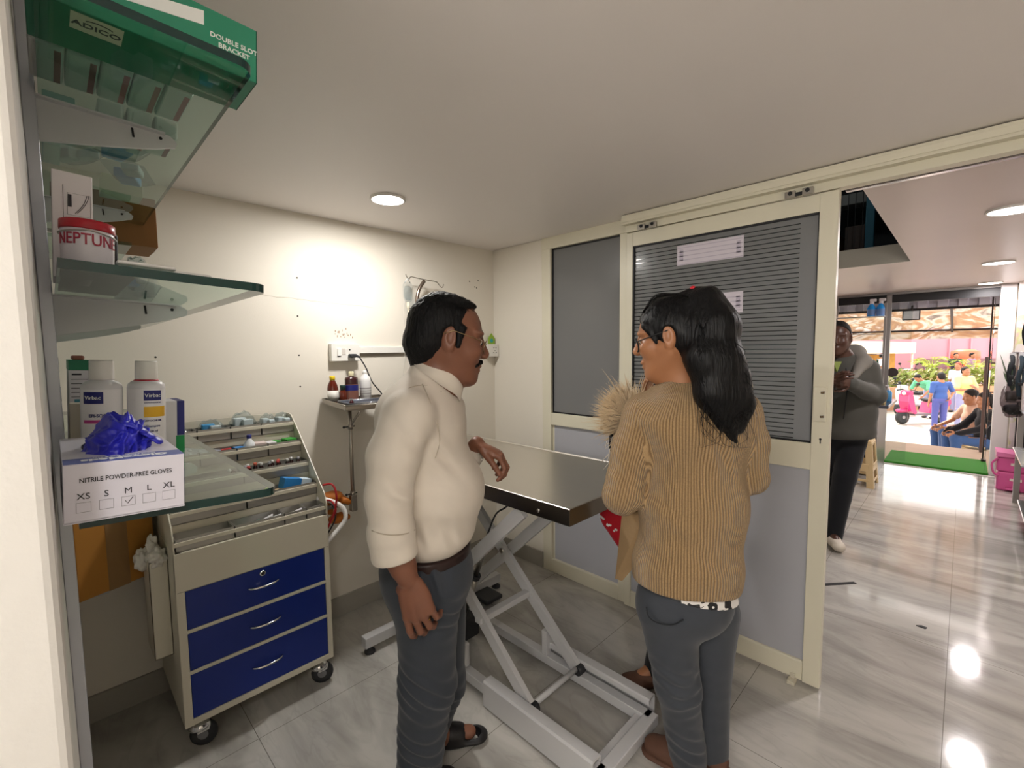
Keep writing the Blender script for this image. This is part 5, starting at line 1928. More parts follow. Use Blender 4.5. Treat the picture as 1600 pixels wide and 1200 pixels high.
    T.wrinkle(folds([(pu(622, 790, 1.14), (.55, 0, 1), .07, .045), (pu(690, 715, 1.28), (.75, .2, .8), .075, .08), (pu(640, 770, 1.16), (.6, 0, 1), .06, .05),
                     (pu(705, 842, 1.28), (1, .2, .35), .075, .05), (pu(655, 842, 1.26), (1, 0, .3), .07, .045), (pu(640, 690, 1.17), (.75, 0, .65), .09, .07),
                     (pu(700, 790, 1.25), (.25, 0, 1), .10, .06)], .0042))
    T.wrinkle(wobble(5, 24, .0036))
    sh_o = T.build('shirt', shirtm, root)
    # placket, cuff edge, seam
    pts = [pu(723, 612, 1.40), pu(733, 640, 1.385), pu(742, 670, 1.375), pu(750, 700, 1.37), pu(756, 735, 1.37), pu(757, 770, 1.375)]
    # collar: a stand and a folded leaf that comes to points in front
    mb = MB()
    n = 40
    Nax = nrm(np.array([.60, .05, .80]))
    e1 = nrm(np.array([.8, .2, -.6])); e1 = nrm(e1 - Nax * (e1 @ Nax)); e2 = np.cross(Nax, e1)
    cc = pu(688, 586, WC)
    rows = []
    for i in range(n + 1):
        a = math.radians(10) + (2 * PI - math.radians(20)) * i / n
        front = max(0, math.cos(a)) ** 2
        d = e1 * math.cos(a) * 1.06 + e2 * math.sin(a) * .98
        lf = .040 + .030 * front ** 3 + .006 * (1 - front)
        rows.append([cc + d * .064 + Nax * (.028 - .010 * front), cc + d * .067 + Nax * (.034 - .010 * front), cc + d * .073 + Nax * (.030 - .010 * front),
                     cc + d * (.090 + .006 * front) + Nax * (.030 - lf), cc + d * (.087 + .006 * front) + Nax * (.029 - lf), cc + d * .069 + Nax * (.022 - .010 * front)])
    vs = [uw(*p) for r in rows for p in r]
    fs = []
    for i in range(n):
        for j in range(6):
            j2 = (j + 1) % 6
            fs.append((i * 6 + j, i * 6 + j2, (i + 1) * 6 + j2, (i + 1) * 6 + j))
    fs += [tuple(range(6))[::-1], tuple(n * 6 + j for j in range(6))]
    mb.add(vs, fs, 0, True)
    mb.build('collar', shirtm, root)

    # placket and seam lines on the cloth, their shade given as darker colour
    seam = mat('shirt_seam_shadow', '#b3a796', .9)
    P_ = projector(sh_o)
    for nm, pts, r in (('placket', [(724, 612), (733, 632), (741, 655), (747, 680), (752, 706), (756, 735), (757, 762)], .0022), ('armhole_seam', [(660, 600), (672, 628), (683, 660), (687, 690), (680, 716)], .0012),
                       ('yoke_seam', [(618, 622), (640, 606), (664, 602), (690, 612)], .0011), ('cuff_edge', [(581, 829), (596, 834), (615, 836), (634, 834), (648, 828)], .0016)):
        q = [P_(*p) for p in pts]
        q = [p for p in q if p is not None]
        if len(q) > 2:
            MB().tube(spline(q, 5), r, 6).build(nm, seam, sh_o)
    bt = MB()
    for p in ((729, 628), (744, 672), (753, 718)):
        q = P_(*p)
        if q is not None:
            bt = MB().ball(q, .0055, 0, 10, (1, 1, 1))
            bt.build('button', mat('pearl_button', '#e9e4da', .3), sh_o)
    # trousers
    Q = Field((-.58, 1.12, .01), (.03, 1.74, .86), .0045)
    Q.ell(pu(668, 885, WC), (.140, .160, .12), .04)
    Q.cone(pu(664, 858, WC), pu(668, 900, WC), .132, .138, .04, flat=(0, 1, 0), fs=1.18)
    Q.chain([pu(668, 930, 1.36), pu(668, 1065, 1.365), ankn + np.array([-.005, 0, -.04])], [.102, .084, .072], .035)
    Q.chain([pu(684, 930, 1.50), pu(690, 1065, 1.53), ankf + np.array([-.02, 0, -.03])], [.098, .080, .068], .025)
    Q.plane((0, 0, pu(668, 857, WC)[2]), (0, 0, 1), .004)
    Q.plane((0, 0, .028), (0, 0, -1), .003)
    Q.wrinkle(folds([(pu(700, 960, 1.3), (.4, 0, 1), .05, .07), (pu(690, 1090, 1.3), (.6, 0, 1), .05, .09), (pu(640, 1080, 1.3), (.5, 0, 1), .045, .08),
                     (pu(650, 1180, 1.3), (.3, 0, 1), .045, .09), (pu(720, 1110, 1.45), (.3, 0, 1), .05, .08), (pu(672, 900, 1.28), (1, 0, .2), .05, .06)], .006))
    Q.wrinkle(wobble(15, 28, .004))
    # pocket mouth on the near side
    Q.cone(pu(686, 878, 1.265), pu(694, 925, 1.265), .006, .006, .01, sub=True)
    Q.build('trousers', trouserm, root)
    B = Field((-.55, 1.2, .74), (.02, 1.66, .86), .004)
    B.cone(pu(668, 846, WC), pu(668, 860, WC), .137, .137, .0, flat=(0, 1, 0), fs=1.16)
    B.plane((0, 0, pu(664, 848, WC)[2]), (0, 0, 1), .002)
    B.plane((0, 0, pu(664, 862, WC)[2]), (0, 0, -1), .002)
    B.build('belt', beltm, root)
    # sandals
    for a in (ankn, ankf):
        s = Field((a[0] - .09, a[1] - .09, -.004), (a[0] + .20, a[1] + .11, .10), .003)
        b = np.array([a[0], a[1], .016])
        s.cone(b + np.array([-.03, 0, 0]), b + np.array([.150, .030, 0]), .038, .044, .02, flat=(0, 0, 1), fs=.34)
        s.cone(b + np.array([.060, .012, .016]), b + np.array([.085, .018, .012]), .042, .040, .01)
        s.cone(b + np.array([-.02, 0, .012]), b + np.array([.0, 0, .02]), .041, .040, .01)
        s.cone(b + np.array([.0, .0, .014]), b + np.array([.14, .03, .010]), .035, .029, .0, sub=True)
        s.plane((0, 0, .0005), (0, 0, -1), .001)
        s.build('sandal', mat('black_sandal', '#1b191b', .5), root)
    # ring
    mb = MB()
    c = kn[2] + nrm(hd * .9 + np.array([.25, 1, .05]) * .45) * .022
    mb.tube([uw(*(c + np.array([.0098 * math.cos(t), .0098 * math.sin(t), .003 * math.cos(t)]))) for t in [2 * PI * i / 20 for i in range(20)]], .0022, 6, closed=True)
    mb.build('ring', mat('gold', '#d9a95a', .25, 1.0), root)
    return root


def R_(ax):
    return ax[1]


man()
# ================================================================== the woman in the tan cardigan
jeansm = cloth('washed_black_denim', '#3f434a', .85, 1200, .08, .10)


def rib_mat():
    m = bpy.data.materials.new('tan_ribbed_knit'); m.use_nodes = True
    nt, b = nodes_of(m)
    L = nt.links.new
    b.inputs['Roughness'].default_value = .95; b.inputs['Specular IOR Level'].default_value = .1; b.inputs['Sheen Weight'].default_value = .25
    uv = nt.nodes.new('ShaderNodeUVMap')
    w = nt.nodes.new('ShaderNodeTexWave'); w.wave_type = 'BANDS'; w.bands_direction = 'X'; w.inputs['Scale'].default_value = 1; w.inputs['Distortion'].default_value = .25; w.inputs['Detail'].default_value = 2; w.inputs['Detail Scale'].default_value = 8
    mp = nt.nodes.new('ShaderNodeMapping'); mp.inputs['Scale'].default_value = (34, 34, 1)
    L(uv.outputs[0], mp.inputs[0]); L(mp.outputs[0], w.inputs['Vector'])
    n = nt.nodes.new('ShaderNodeTexNoise'); n.inputs['Scale'].default_value = 260; n.inputs['Detail'].default_value = 4
    tc = nt.nodes.new('ShaderNodeTexCoord'); L(tc.outputs['Object'], n.inputs['Vector'])
    r = nt.nodes.new('ShaderNodeValToRGB')
    r.color_ramp.elements[0].position = .08; r.color_ramp.elements[0].color = lin('#7d6446')
    r.color_ramp.elements[1].position = .6; r.color_ramp.elements[1].color = lin('#a88c66')
    L(w.outputs['Fac'], r.inputs[0])
    mx = nt.nodes.new('ShaderNodeMix'); mx.data_type = 'RGBA'; mx.blend_type = 'OVERLAY'; mx.inputs[0].default_value = .35
    L(r.outputs[0], mx.inputs[6]); L(n.outputs['Fac'], mx.inputs[7]); L(mx.outputs[2], b.inputs['Base Color'])
    ad = nt.nodes.new('ShaderNodeMath'); ad.operation = 'MULTIPLY_ADD'; ad.inputs[1].default_value = .25
    L(n.outputs['Fac'], ad.inputs[0]); L(w.outputs['Fac'], ad.inputs[2])
    bp = nt.nodes.new('ShaderNodeBump'); bp.inputs['Strength'].default_value = .8; bp.inputs['Distance'].default_value = .004
    L(ad.outputs[0], bp.inputs['Height']); L(bp.outputs[0], b.inputs['Normal'])
    return m


knit = rib_mat()
tan_skin = skin_mat('tan_skin', '#a5714f', '#7d5036', .4)


def limb_uv(segs):
    """segs: (a, b, radius, ref) - rib coordinate is arc length round the nearest segment"""
    def fn(C, P):
        best = np.full(len(C), 1e9); pick = np.zeros(len(C), int)
        for i, (a, b, r, ref, sx) in enumerate(segs):
            ab = b - a
            t = np.clip(((C - a) @ ab) / (ab @ ab), 0, 1)
            v = C - a - t[:, None] * ab
            rx = nrm(ref)
            v = v + (v @ rx)[:, None] * rx * (sx - 1)
            d = np.linalg.norm(v, axis=1) / r
            m = d < best
            best[m] = d[m]; pick[m] = i
        uv = np.zeros((len(C), 4, 2))
        for i, (a, b, r, ref, sx) in enumerate(segs):
            m = pick == i
            z = nrm(b - a); x = nrm(ref - z * (np.array(ref) @ z)); y = np.cross(z, x)
            q = P[m] - a
            an = np.arctan2(q @ y, (q @ x) * sx)
            c0 = an[:, :1]
            an = c0 + (an - c0 + np.pi) % (2 * np.pi) - np.pi
            uv[m, :, 0] = an * r
            uv[m, :, 1] = q @ z
        return uv.reshape(-1, 2)
    return fn


def woman():
    WC = 1.40
    root = empty('person', uw(pu(1080, 900, WC)[0], WC, 0), 'woman in a tan ribbed cardigan with a long black ponytail, seen from behind', 'person')
    # head: turned well to the left, slightly bowed
    yaw, th = math.radians(152), math.radians(14)
    F = np.array([math.cos(th) * math.cos(yaw), math.cos(th) * math.sin(yaw), -math.sin(th)])
    U = np.array([math.sin(th) * math.cos(yaw), math.sin(th) * math.sin(yaw), math.cos(th)])
    HC = pu(1046, 526, 1.40)
    k = .98
    S = Field((.20, 1.05, .0), (.86, 1.95, 1.62), .0036)
    L, ax = head(S, HC, F, U, k, jaw=.92, nose=.85)
    nb = pu(1068, 605, 1.41)
    S.cone(L(-.015, 0, -.05), nb, .052, .056, .03)
    ch, hp = pu(1085, 690, WC), pu(1078, 900, WC)
    S.chain([nb, ch, hp], [.05, .08, .085], .05, flat=(1, 0, 0), fs=1.25)
    sl, sr = pu(1003, 645, 1.42), pu(1158, 640, 1.40)
    S.cone(sl, sr, .045, .045, .03)
    el, er = pu(972, 775, 1.39), pu(1172, 745, 1.42)
    wl, wr = pu(992, 715, 1.66), pu(1128, 700, 1.66)
    S.chain([sl, el, wl], [.042, .036, .026], .015)
    S.chain([sr, er, wr], [.042, .036, .026], .015)
    hand(S, wl, nrm([.2, .9, .3]), nrm([-.9, .2, .2]), nrm([.2, -.2, 1]), .92, [(.4, .5, .3)] * 4, None)
    hand(S, wr, nrm([-.6, .75, .3]), nrm([.75, .6, .2]), nrm([0, -.2, 1]), .92, [(.4, .5, .3)] * 4, None)
    hl, hr = pu(1042, 955, 1.40), pu(1113, 955, 1.44)
    al, ar = pu(1074, 1205, 1.44), pu(1112, 1205, 1.47)
    al[2] = .10; ar[2] = .10
    S.chain([hl, (hl + al) / 2, al], [.075, .05, .034], .03)
    S.chain([hr, (hr + ar) / 2, ar], [.075, .05, .034], .03)
    for a, d in ((al, np.array([-.06, .05, 0])), (ar, np.array([-.03, .12, 0]))):
        b = a.copy(); b[2] = .04
        S.cone(a, b, .034, .034, .02)
        S.cone(b, b + d, .032, .026, .02)
    S.build('body', tan_skin, root)
    # shoes
    shoem = mat('brown_suede_shoe', '#5a3d2f', .7, noise_amt=.15, noise_scale=40)
    for a, d in ((al, np.array([-.095, .075, 0])), (ar, np.array([-.05, .16, 0]))):
        s = Field((a[0] - .24, a[1] - .08, -.004), (a[0] + .08, a[1] + .24, .12), .0032)
        b = np.array([a[0], a[1], .034])
        s.cone(b - d * .12, b + d * .9, .040, .040, .02, flat=(0, 0, 1), fs=.75)
        s.cone(b + np.array([0, 0, .03]), b + d * .6 + np.array([0, 0, .01]), .038, .034, .02)
        s.cone(b - d * .15 + np.array([0, 0, -.026]), b + d * .95 + np.array([0, 0, -.026]), .042, .044, .004, flat=(0, 0, 1), fs=.25)
        s.plane((0, 0, .0005), (0, 0, -1), .001)
        s.build('shoe', shoem, root)

    # cardigan
    T = Field((.16, 1.12, .60), (.88, 1.82, 1.45), .0042)
    T.cone(pu(1066, 612, 1.41), pu(1075, 650, WC), .070, .120, .05, flat=(1, 0, 0), fs=1.35)
    T.ell(pu(1085, 680, WC), (.172, .118, .16), .05)
    T.ell(pu(1083, 790, WC), (.172, .122, .19), .06)
    T.ell(pu(1074, 885, WC), (.168, .125, .17), .06)
    T.cone(pu(1074, 885, WC), pu(1068, 950, WC), .120, .124, .03, flat=(1, 0, 0), fs=1.27)
    T.cone(sl + np.array([.01, 0, -.012]), sr + np.array([-.01, 0, -.012]), .062, .062, .05)
    T.chain([sl + np.array([.006, 0, -.006]), pu(990, 700, 1.41), el + np.array([0, 0, .008])], [.066, .064, .060], .018)
    T.chain([el, (el + wl) / 2, wl - np.array([.0, .05, .01])], [.060, .052, .045], .012)
    T.chain([sr + np.array([-.008, 0, -.006]), pu(1166, 690, 1.41), er], [.064, .060, .054], .03)
    T.chain([er, (er + wr) / 2, wr - np.array([0, .05, .01])], [.054, .048, .042], .012)
    zl, zr = pu(992, 936, 1.275), pu(1130, 946, 1.275)
    T.plane((zl + zr) / 2, nrm([zr[2] - zl[2], 0, -(zr[0] - zl[0])]), .004, lo=(.16, 1.12, .55), hi=(.88, 1.82, .95))
    T.plane(nb + np.array([-.005, .0, .022]), nrm([-.18, .35, 1]), .006, lo=(.4, 1.2, 1.30), hi=(.70, 1.62, 1.45))
    T.cone(nb + np.array([-.004, 0, -.03]), nb + np.array([-.01, 0, .08]), .054, .056, .004, sub=True)
    T.wrinkle(folds([(pu(975, 745, 1.33), (.8, 0, .6), .07, .07), (pu(1020, 690, 1.30), (.8, 0, .5), .11, .09), (pu(1130, 720, 1.29), (.9, 0, .3), .09, .08),
                     (pu(1090, 860, 1.28), (.35, 0, 1), .15, .14), (pu(1000, 800, 1.30), (.9, 0, .4), .07, .06), (pu(1060, 800, 1.28), (.5, 0, .9), .14, .12)], .0042))
    T.wrinkle(wobble(25, 22, .004))
    T.build('cardigan', knit, root, uvfn=limb_uv([(pu(1070, 1000, WC), pu(1075, 600, WC), .172, np.array([0, 1., 0]), 1.4), (sl, el, .066, np.array([1., 1, 0]), 1.), (el, wl, .058, np.array([1., 0, 0]), 1.),
                                                 (sr, er, .062, np.array([-1., 1, 0]), 1.), (er, wr, .052, np.array([-1., 0, 0]), 1.)]))
    # front edge of the open cardigan hanging at the left
    mb = MB()
    a = pu(972, 800, 1.50); b_ = pu(961, 904, 1.50); c_ = pu(1006, 868, 1.42); d_ = pu(1008, 800, 1.40); e_ = pu(972, 908, 1.48)
    lay = []
    for q in (a, b_, e_, c_, d_):
        lay.append(q)
    vs = [uw(*q) for q in lay] + [uw(q[0] + .004, q[1] + .012, q[2]) for q in lay]
    mb.add(vs, [(0, 1, 2, 3, 4), (9, 8, 7, 6, 5), (0, 5, 6, 1), (1, 6, 7, 2), (2, 7, 8, 3), (3, 8, 9, 4), (4, 9, 5, 0)])
    mb.build('cardigan_front', mat('tan_knit_plain', '#8f7554', .95, noise_amt=.08, noise_scale=120), root)
    # printed blouse below the hem
    Bm = Field((.25, 1.18, .55), (.80, 1.60, .72), .004)
    Bm.cone(pu(1072, 940, WC), pu(1072, 962, WC), .121, .121, .0, flat=(1, 0, 0), fs=1.33)
    za, zb = pu(1000, 940, 1.275), pu(1140, 962, 1.275)
    Bm.plane((za + zb) / 2, nrm([zb[2] - za[2], 0, -(zb[0] - za[0])]), .002)
    Bm.plane((0, 0, .70), (0, 0, 1), .001)
    m = bpy.data.materials.new('black_white_brush_print'); m.use_nodes = True
    nt, b = nodes_of(m)
    tc = nt.nodes.new('ShaderNodeTexCoord'); n = nt.nodes.new('ShaderNodeTexNoise'); n.inputs['Scale'].default_value = 14; n.inputs['Detail'].default_value = 1; n.inputs['Distortion'].default_value = 1.5
    sb = nt.nodes.new('ShaderNodeMath'); sb.operation = 'SUBTRACT'; sb.inputs[1].default_value = .5
    ab = nt.nodes.new('ShaderNodeMath'); ab.operation = 'ABSOLUTE'
    rp = nt.nodes.new('ShaderNodeValToRGB'); rp.color_ramp.interpolation = 'CONSTANT'
    rp.color_ramp.elements[0].position = 0; rp.color_ramp.elements[0].color = (.01, .01, .012, 1)
    rp.color_ramp.elements[1].position = .055; rp.color_ramp.elements[1].color = (.8, .78, .76, 1)
    nt.links.new(tc.outputs['Object'], n.inputs[0]); nt.links.new(n.outputs['Fac'], sb.inputs[0]); nt.links.new(sb.outputs[0], ab.inputs[0]); nt.links.new(ab.outputs[0], rp.inputs[0]); nt.links.new(rp.outputs[0], b.inputs['Base Color'])
    Bm.build('printed_blouse', m, root)

    # jeans
    Q = Field((.20, 1.18, .01), (.80, 1.72, .74), .0045)
    Q.ell(pu(1071, 935, WC), (.152, .114, .125), .03)
    Q.chain([hl, pu(1058, 1070, 1.40), al + np.array([0, 0, -.05])], [.092, .067, .058], .03)
    Q.chain([hr, pu(1112, 1070, 1.45), ar + np.array([0, 0, -.05])], [.084, .060, .052], .006)
    Q.plane((0, 0, pu(1070, 912, WC)[2]), (0, 0, 1), .003)
    Q.plane((0, 0, .026), (0, 0, -1), .003)
    Q.wrinkle(folds([(pu(1050, 1070, 1.34), (.3, 0, 1), .05, .07), (pu(1075, 1090, 1.34), (-.4, 0, 1), .045, .07), (pu(1110, 1075, 1.32), (.4, 0, 1), .05, .06), (pu(1070, 1180, 1.36), (.3, 0, 1), .05, .07), (pu(1110, 1180, 1.34), (.3, 0, 1), .05, .07)], .005))
    Q.wrinkle(wobble(35, 26, .0035))
    jn = Q.build('jeans', jeansm, root)
    mb = MB()
    pk = spline([pu(1010, 948, 1.315), pu(1014, 964, 1.302), pu(1030, 974, 1.291), pu(1052, 976, 1.288), pu(1068, 968, 1.288)], 5)
    mb.tube([uw(*p) for p in pk], .0022, 6)
    mb.build('pocket_seam', mat('dark_denim_seam', '#23262b', .9), jn)

    # hair: cap, high ponytail, wavy tail
    hm = hair_mat('long_black_hair', '#08080a', .42, (120, 120, 14))
    Hh = Field((.18, 1.08, 1.05), (.86, 1.66, 1.66), .0034)
    Hh.ell(L(-.014, 0, .028), (.106 * k, .086 * k, .100 * k), .0, ax)
    Hh.ell(L(-.060, 0, -.020), (.060 * k, .074 * k, .070 * k), .03, ax)
    Hh.plane(L(.062, 0, .03), F * .9 - U * .43, .012)
    Hh.plane(L(.012, 0, -.015), F * .75 - U * .66, .010)
    lft = -ax[1] if (ax[1] @ np.array([0, -1, 0])) < 0 else ax[1]
    for e in (-1, 1):
        Hh.cone(L(.050, e * .062, .045), L(.030, e * .074, -.012), .012 * k, .005 * k, .012)
        Hh.ell(L(-.012, e * .088, -.008), (.022 * k, .016 * k, .036 * k), .006, ax, sub=True)
    Hh.ell(L(-.075, 0, -.055), (.035, .05, .03), .02, ax)
    tie = pu(1083, 468, 1.37)
    Hh.chain([pu(1074, 478, 1.37), tie, pu(1102, 476, 1.345), pu(1120, 510, 1.315), pu(1126, 570, 1.295), pu(1136, 620, 1.285), pu(1142, 655, 1.285)], [.040, .026, .048, .058, .060, .054, .030], .03, flat=(0, 1, 0), fs=.8)
    Hh.chain([pu(1098, 500, 1.335), pu(1100, 560, 1.30), pu(1112, 615, 1.285), pu(1128, 660, 1.28)], [.04, .048, .044, .022], .025)
    Hh.chain([pu(1128, 540, 1.31), pu(1150, 590, 1.30), pu(1160, 630, 1.29), pu(1156, 672, 1.285)], [.034, .036, .030, .010], .02)
    Hh.chain([pu(1130, 640, 1.282), pu(1140, 675, 1.282), pu(1150, 690, 1.282)], [.028, .014, .004], .012)
    Hh.wrinkle(wobble(45, 150, .0026, (1, 1, .10), 8), .02)
    Hh.wrinkle(wobble(46, 26, .005, (1, 1, .8), 6), .03)
    hr_ = Hh.build('hair', hm, root)
    # flyaway strands
    mb = MB()
    for i in range(190):
        r = np.random.default_rng(500 + i)
        if i < 150:       # along the tail
            x0 = r.uniform(1092, 1150); y0 = r.uniform(500, 600); ln_ = r.uniform(60, 130)
            pts = [pu(x0, y0, 1.29 - .02 * r.random()), pu(x0 + r.uniform(-8, 16), y0 + ln_ * .4, 1.262), pu(x0 + r.uniform(-6, 34), y0 + ln_ * .75, 1.25), pu(x0 + r.uniform(-10, 46), min(700, y0 + ln_), 1.255)]
            rad = .0009
        elif i < 190:     # over the crown
            a = r.uniform(-.07, .07)
            pts = [L(.05, a, .088), L(.0, a * 1.05, .124 + r.uniform(-.004, .006)), L(-.06, a, .108 + r.uniform(-.004, .007)), L(-.10, a * .5, .085)]
            rad = .0007
        else:             # wisps at the temple and ear
            e = -1 if (L(0, -1, 0)[1] < L(0, 1, 0)[1]) else 1
            pts = [L(.05, e * .06, .08), L(.075, e * .066, .05), L(.072 + r.uniform(-.02, .02), e * .074, .0), L(.05 + r.uniform(-.01, .02), e * .076, -.03 - r.random() * .02)]
            rad = .0006
        mb.tube([uw(*p) for p in spline(pts, 4)], [rad] * 8 + [rad * .7] * 4 + [rad * .2], 3)
    mb.build('flyaway_strands', hm, hr_)
    mb = MB()
    mb.tube([uw(*(tie + np.array([.012 * math.cos(t), .020 * math.sin(t), .028 * math.sin(t) * .3 + .028 * math.cos(t)]))) for t in [2 * PI * i / 24 for i in range(24)]], .0065, 8, closed=True)
    mb.ball(uw(*(tie + np.array([-.006, -.012, .030]))), .009)
    mb.build('hair_tie', mat('red_scrunchie', '#c41f2e', .6), root)
    # glasses
    g = MB()
    for e in (-1, 1):
        rim = [uw(*L(.098 - .012 * (abs(math.cos(t)) if math.cos(t) * e > 0 else 0), e * .034 + .026 * math.cos(t), -.002 + .021 * math.sin(t))) for t in [2 * PI * i / 24 for i in range(24)]]
        g.tube(rim, .0022, 6, closed=True)
        g.tube([uw(*L(.090, e * .060, .006)), uw(*L(.04, e * .080, .010)), uw(*L(-.012, e * .086, .014))], .0018, 6)
    g.tube([uw(*L(.100, -.008, .003)), uw(*L(.103, 0, .005)), uw(*L(.100, .008, .003))], .0018, 6)
    g.build('glasses', darkm, root)
    mb = MB()
    for e in (-1, 1):
        mb.ball(uw(*L(.0755, e * .031, .006)), .012 * k, 0, 12)
        mb.ball(uw(*L(.083, e * .031, .003)), .006 * k, 1, 10)
    mb.build('eyes', [mat('eye_white', '#cfc4b8', .25), darkm], root)
    return root


woman()
# ================================================================== other people and the dog
def rot2(v, a):
    return np.array([v[0] * math.cos(a) - v[1] * math.sin(a), v[0] * math.sin(a) + v[1] * math.cos(a), v[2]])


class Pose:
    """joints of a standing adult at (u, w, z0) facing angle a in the u-w plane; joints can be overridden"""

    def __init__(self, u, w, z0, h, a):
        s = h / 1.70
        self.s, self.a, self.o = s, a, np.array([u, w, z0])
        f, l = np.array([math.cos(a), math.sin(a), 0]), np.array([-math.sin(a), math.cos(a), 0])
        self.f, self.l = f, l
        self.J = {}
        P = lambda ff, ll, z: self.o + (f * ff + l * ll + np.array([0, 0, z])) * s
        self.P = P
        for e, n in ((1, 'L'), (-1, 'R')):
            self.J['sh' + n] = P(0, e * .18, 1.38)
            self.J['el' + n] = P(-.03, e * .235, 1.09)
            self.J['wr' + n] = P(.06, e * .23, .84)
            self.J['hp' + n] = P(0, e * .09, .90)
            self.J['kn' + n] = P(.01, e * .10, .49)
            self.J['an' + n] = P(-.02, e * .11, .085)
        self.J['neck'] = P(-.01, 0, 1.43)
        self.J['chest'] = P(.01, 0, 1.24)
        self.J['waist'] = P(.01, 0, 1.02)
        self.J['hip'] = P(0, 0, .93)
        self.J['head'] = P(.03, 0, 1.585)
        self.F = f
        self.U = np.array([0, 0, 1.])


def figure(p, label, skin, hairm, topm, legm, shoem, res=.008, sleeve=1.0, group=None, hair='short', hands=True, extra=None, feet=None, hem=.86, bulk=1.0, headk=None):
    J, s, f, l = p.J, p.s, p.f, p.l
    pts = np.array(list(J.values()))
    lo, hi = pts.min(0) - .24, pts.max(0) + .24
    root = empty('person', uw(p.o[0], p.o[1], min(J['anL'][2], J['anR'][2]) - .085 * s), label, 'person', group)
    k = (headk or 1.0) * s
    S = Field(lo, hi, res)
    L, ax = head(S, J['head'], p.F, p.U, k)
    S.cone(L(-.02, 0, -.05), J['neck'], .055 * s, .058 * s, .03)
    S.chain([J['neck'], J['chest'], J['waist'], J['hip']], [.055 * s, .085 * s, .085 * s, .09 * s], .05, flat=l, fs=1.3)
    for n in 'LR':
        S.cone(J['neck'] - np.array([0, 0, .05]), J['sh' + n], .045 * s, .042 * s, .03)
        S.chain([J['sh' + n], J['el' + n], J['wr' + n]], [.043 * s, .036 * s, .026 * s], .015)
        d = nrm(J['wr' + n] - J['el' + n])
        if hands:
            nn = nrm((l if n == 'L' else -l) * 1.0 + f * .2)
            nn = nrm(nn - d * (nn @ d))
            sd = np.cross(d, nn)
            if sd @ f < 0:
                sd = -sd
            hand(S, J['wr' + n], d, nn, sd, s, [(.35, .55, .4)] * 4)
        else:
            S.ell(J['wr' + n] + d * .07 * s, (.085 * s, .03 * s, .02 * s), .02, axes=(d, np.cross(d, [0.1, .3, 1]), np.cross(d, np.cross(d, [0.1, .3, 1]))))
        S.chain([J['hp' + n], J['kn' + n], J['an' + n]], [.08 * s, .052 * s, .036 * s], .03)
        fd = (feet or {}).get(n, f)
        S.cone(J['an' + n], J['an' + n] + fd * .12 * s - np.array([0, 0, .05 * s]), .036 * s, .026 * s, .02)
    S.build('body', skin, root, keep=40)
    # top
    T = Field(lo, hi, res)
    T.chain([J['neck'] - np.array([0, 0, .04 * s]), J['chest'], J['waist'], J['hip'] - np.array([0, 0, .02])], [.075 * s * bulk, .112 * s * bulk, .112 * s * bulk, .118 * s * bulk], .05, flat=l, fs=1.32)
    for n in 'LR':
        T.cone(J['neck'] - np.array([0, 0, .055 * s]), J['sh' + n], .062 * s, .064 * s * bulk, .05)
        q = J['el' + n] if sleeve <= .5 else J['wr' + n]
        if sleeve <= .5:
            T.cone(J['sh' + n], J['sh' + n] + (J['el' + n] - J['sh' + n]) * sleeve * 2 * .85, .063 * s * bulk, .058 * s * bulk, .03)
        else:
            T.chain([J['sh' + n], J['el' + n], J['wr' + n]], [.063 * s * bulk, .054 * s * bulk, .042 * s * bulk], .03)
    up = nrm(J['neck'] - J['hip'])
    T.plane(J['hip'] + up * (hem - .93) * s, -up, .005, lo=np.minimum(J['hip'] - .26 * s, J['hip'] + .0) - .02, hi=J['hip'] + .19 * s) if sleeve <= .5 else T.plane(J['hip'] + up * (hem - .93) * s, -up, .005, lo=J['hip'] - np.array([.19, .19, .3]) * s, hi=J['hip'] + np.array([.19, .19, .06]) * s)
    T.cone(J['neck'] - up * .02, J['neck'] + up * .12, .062 * s, .07 * s, .004, sub=True)
    T.wrinkle(wobble(int(abs(p.o[0]) * 1000) % 97, 26, .004 * s))
    T.build('top', topm, root, keep=40)
    # legs
    Q = Field(lo, hi, res)
    Q.ell(J['hip'], (.125 * s, .165 * s, .12 * s), .03, axes=(f, l, (0, 0, 1)))
    for n in 'LR':
        Q.chain([J['hp' + n], J['kn' + n], J['an' + n] - np.array([0, 0, .03 * s])], [.096 * s, .074 * s, .060 * s], .02)
    Q.plane(J['hip'] + up * .09 * s, up, .004, lo=J['hip'] - .3, hi=J['hip'] + .3)
    Q.plane((0, 0, min(J['anL'][2], J['anR'][2]) - .05 * s), (0, 0, -1), .003)
    Q.wrinkle(wobble(int(abs(p.o[1]) * 1000) % 89, 26, .004 * s))
    Q.build('trousers', legm, root, keep=40)
    for n in 'LR':
        fd = (feet or {}).get(n, f)
        a = J['an' + n]
        b = a - np.array([0, 0, .045 * s])
        sh = Field(np.minimum(b, b + fd * .2) - .09, np.maximum(b, b + fd * .2) + .09, min(res, .006))
        sh.cone(b - fd * .03 * s, b + fd * .14 * s, .040 * s, .042 * s, .02, flat=(0, 0, 1), fs=.85)
        sh.cone(a - np.array([0, 0, .02]), b + fd * .05, .042 * s, .04 * s, .02)
        sh.plane((0, 0, a[2] - .0845 * s), (0, 0, -1), .001)
        sh.build('shoe', shoem, root)
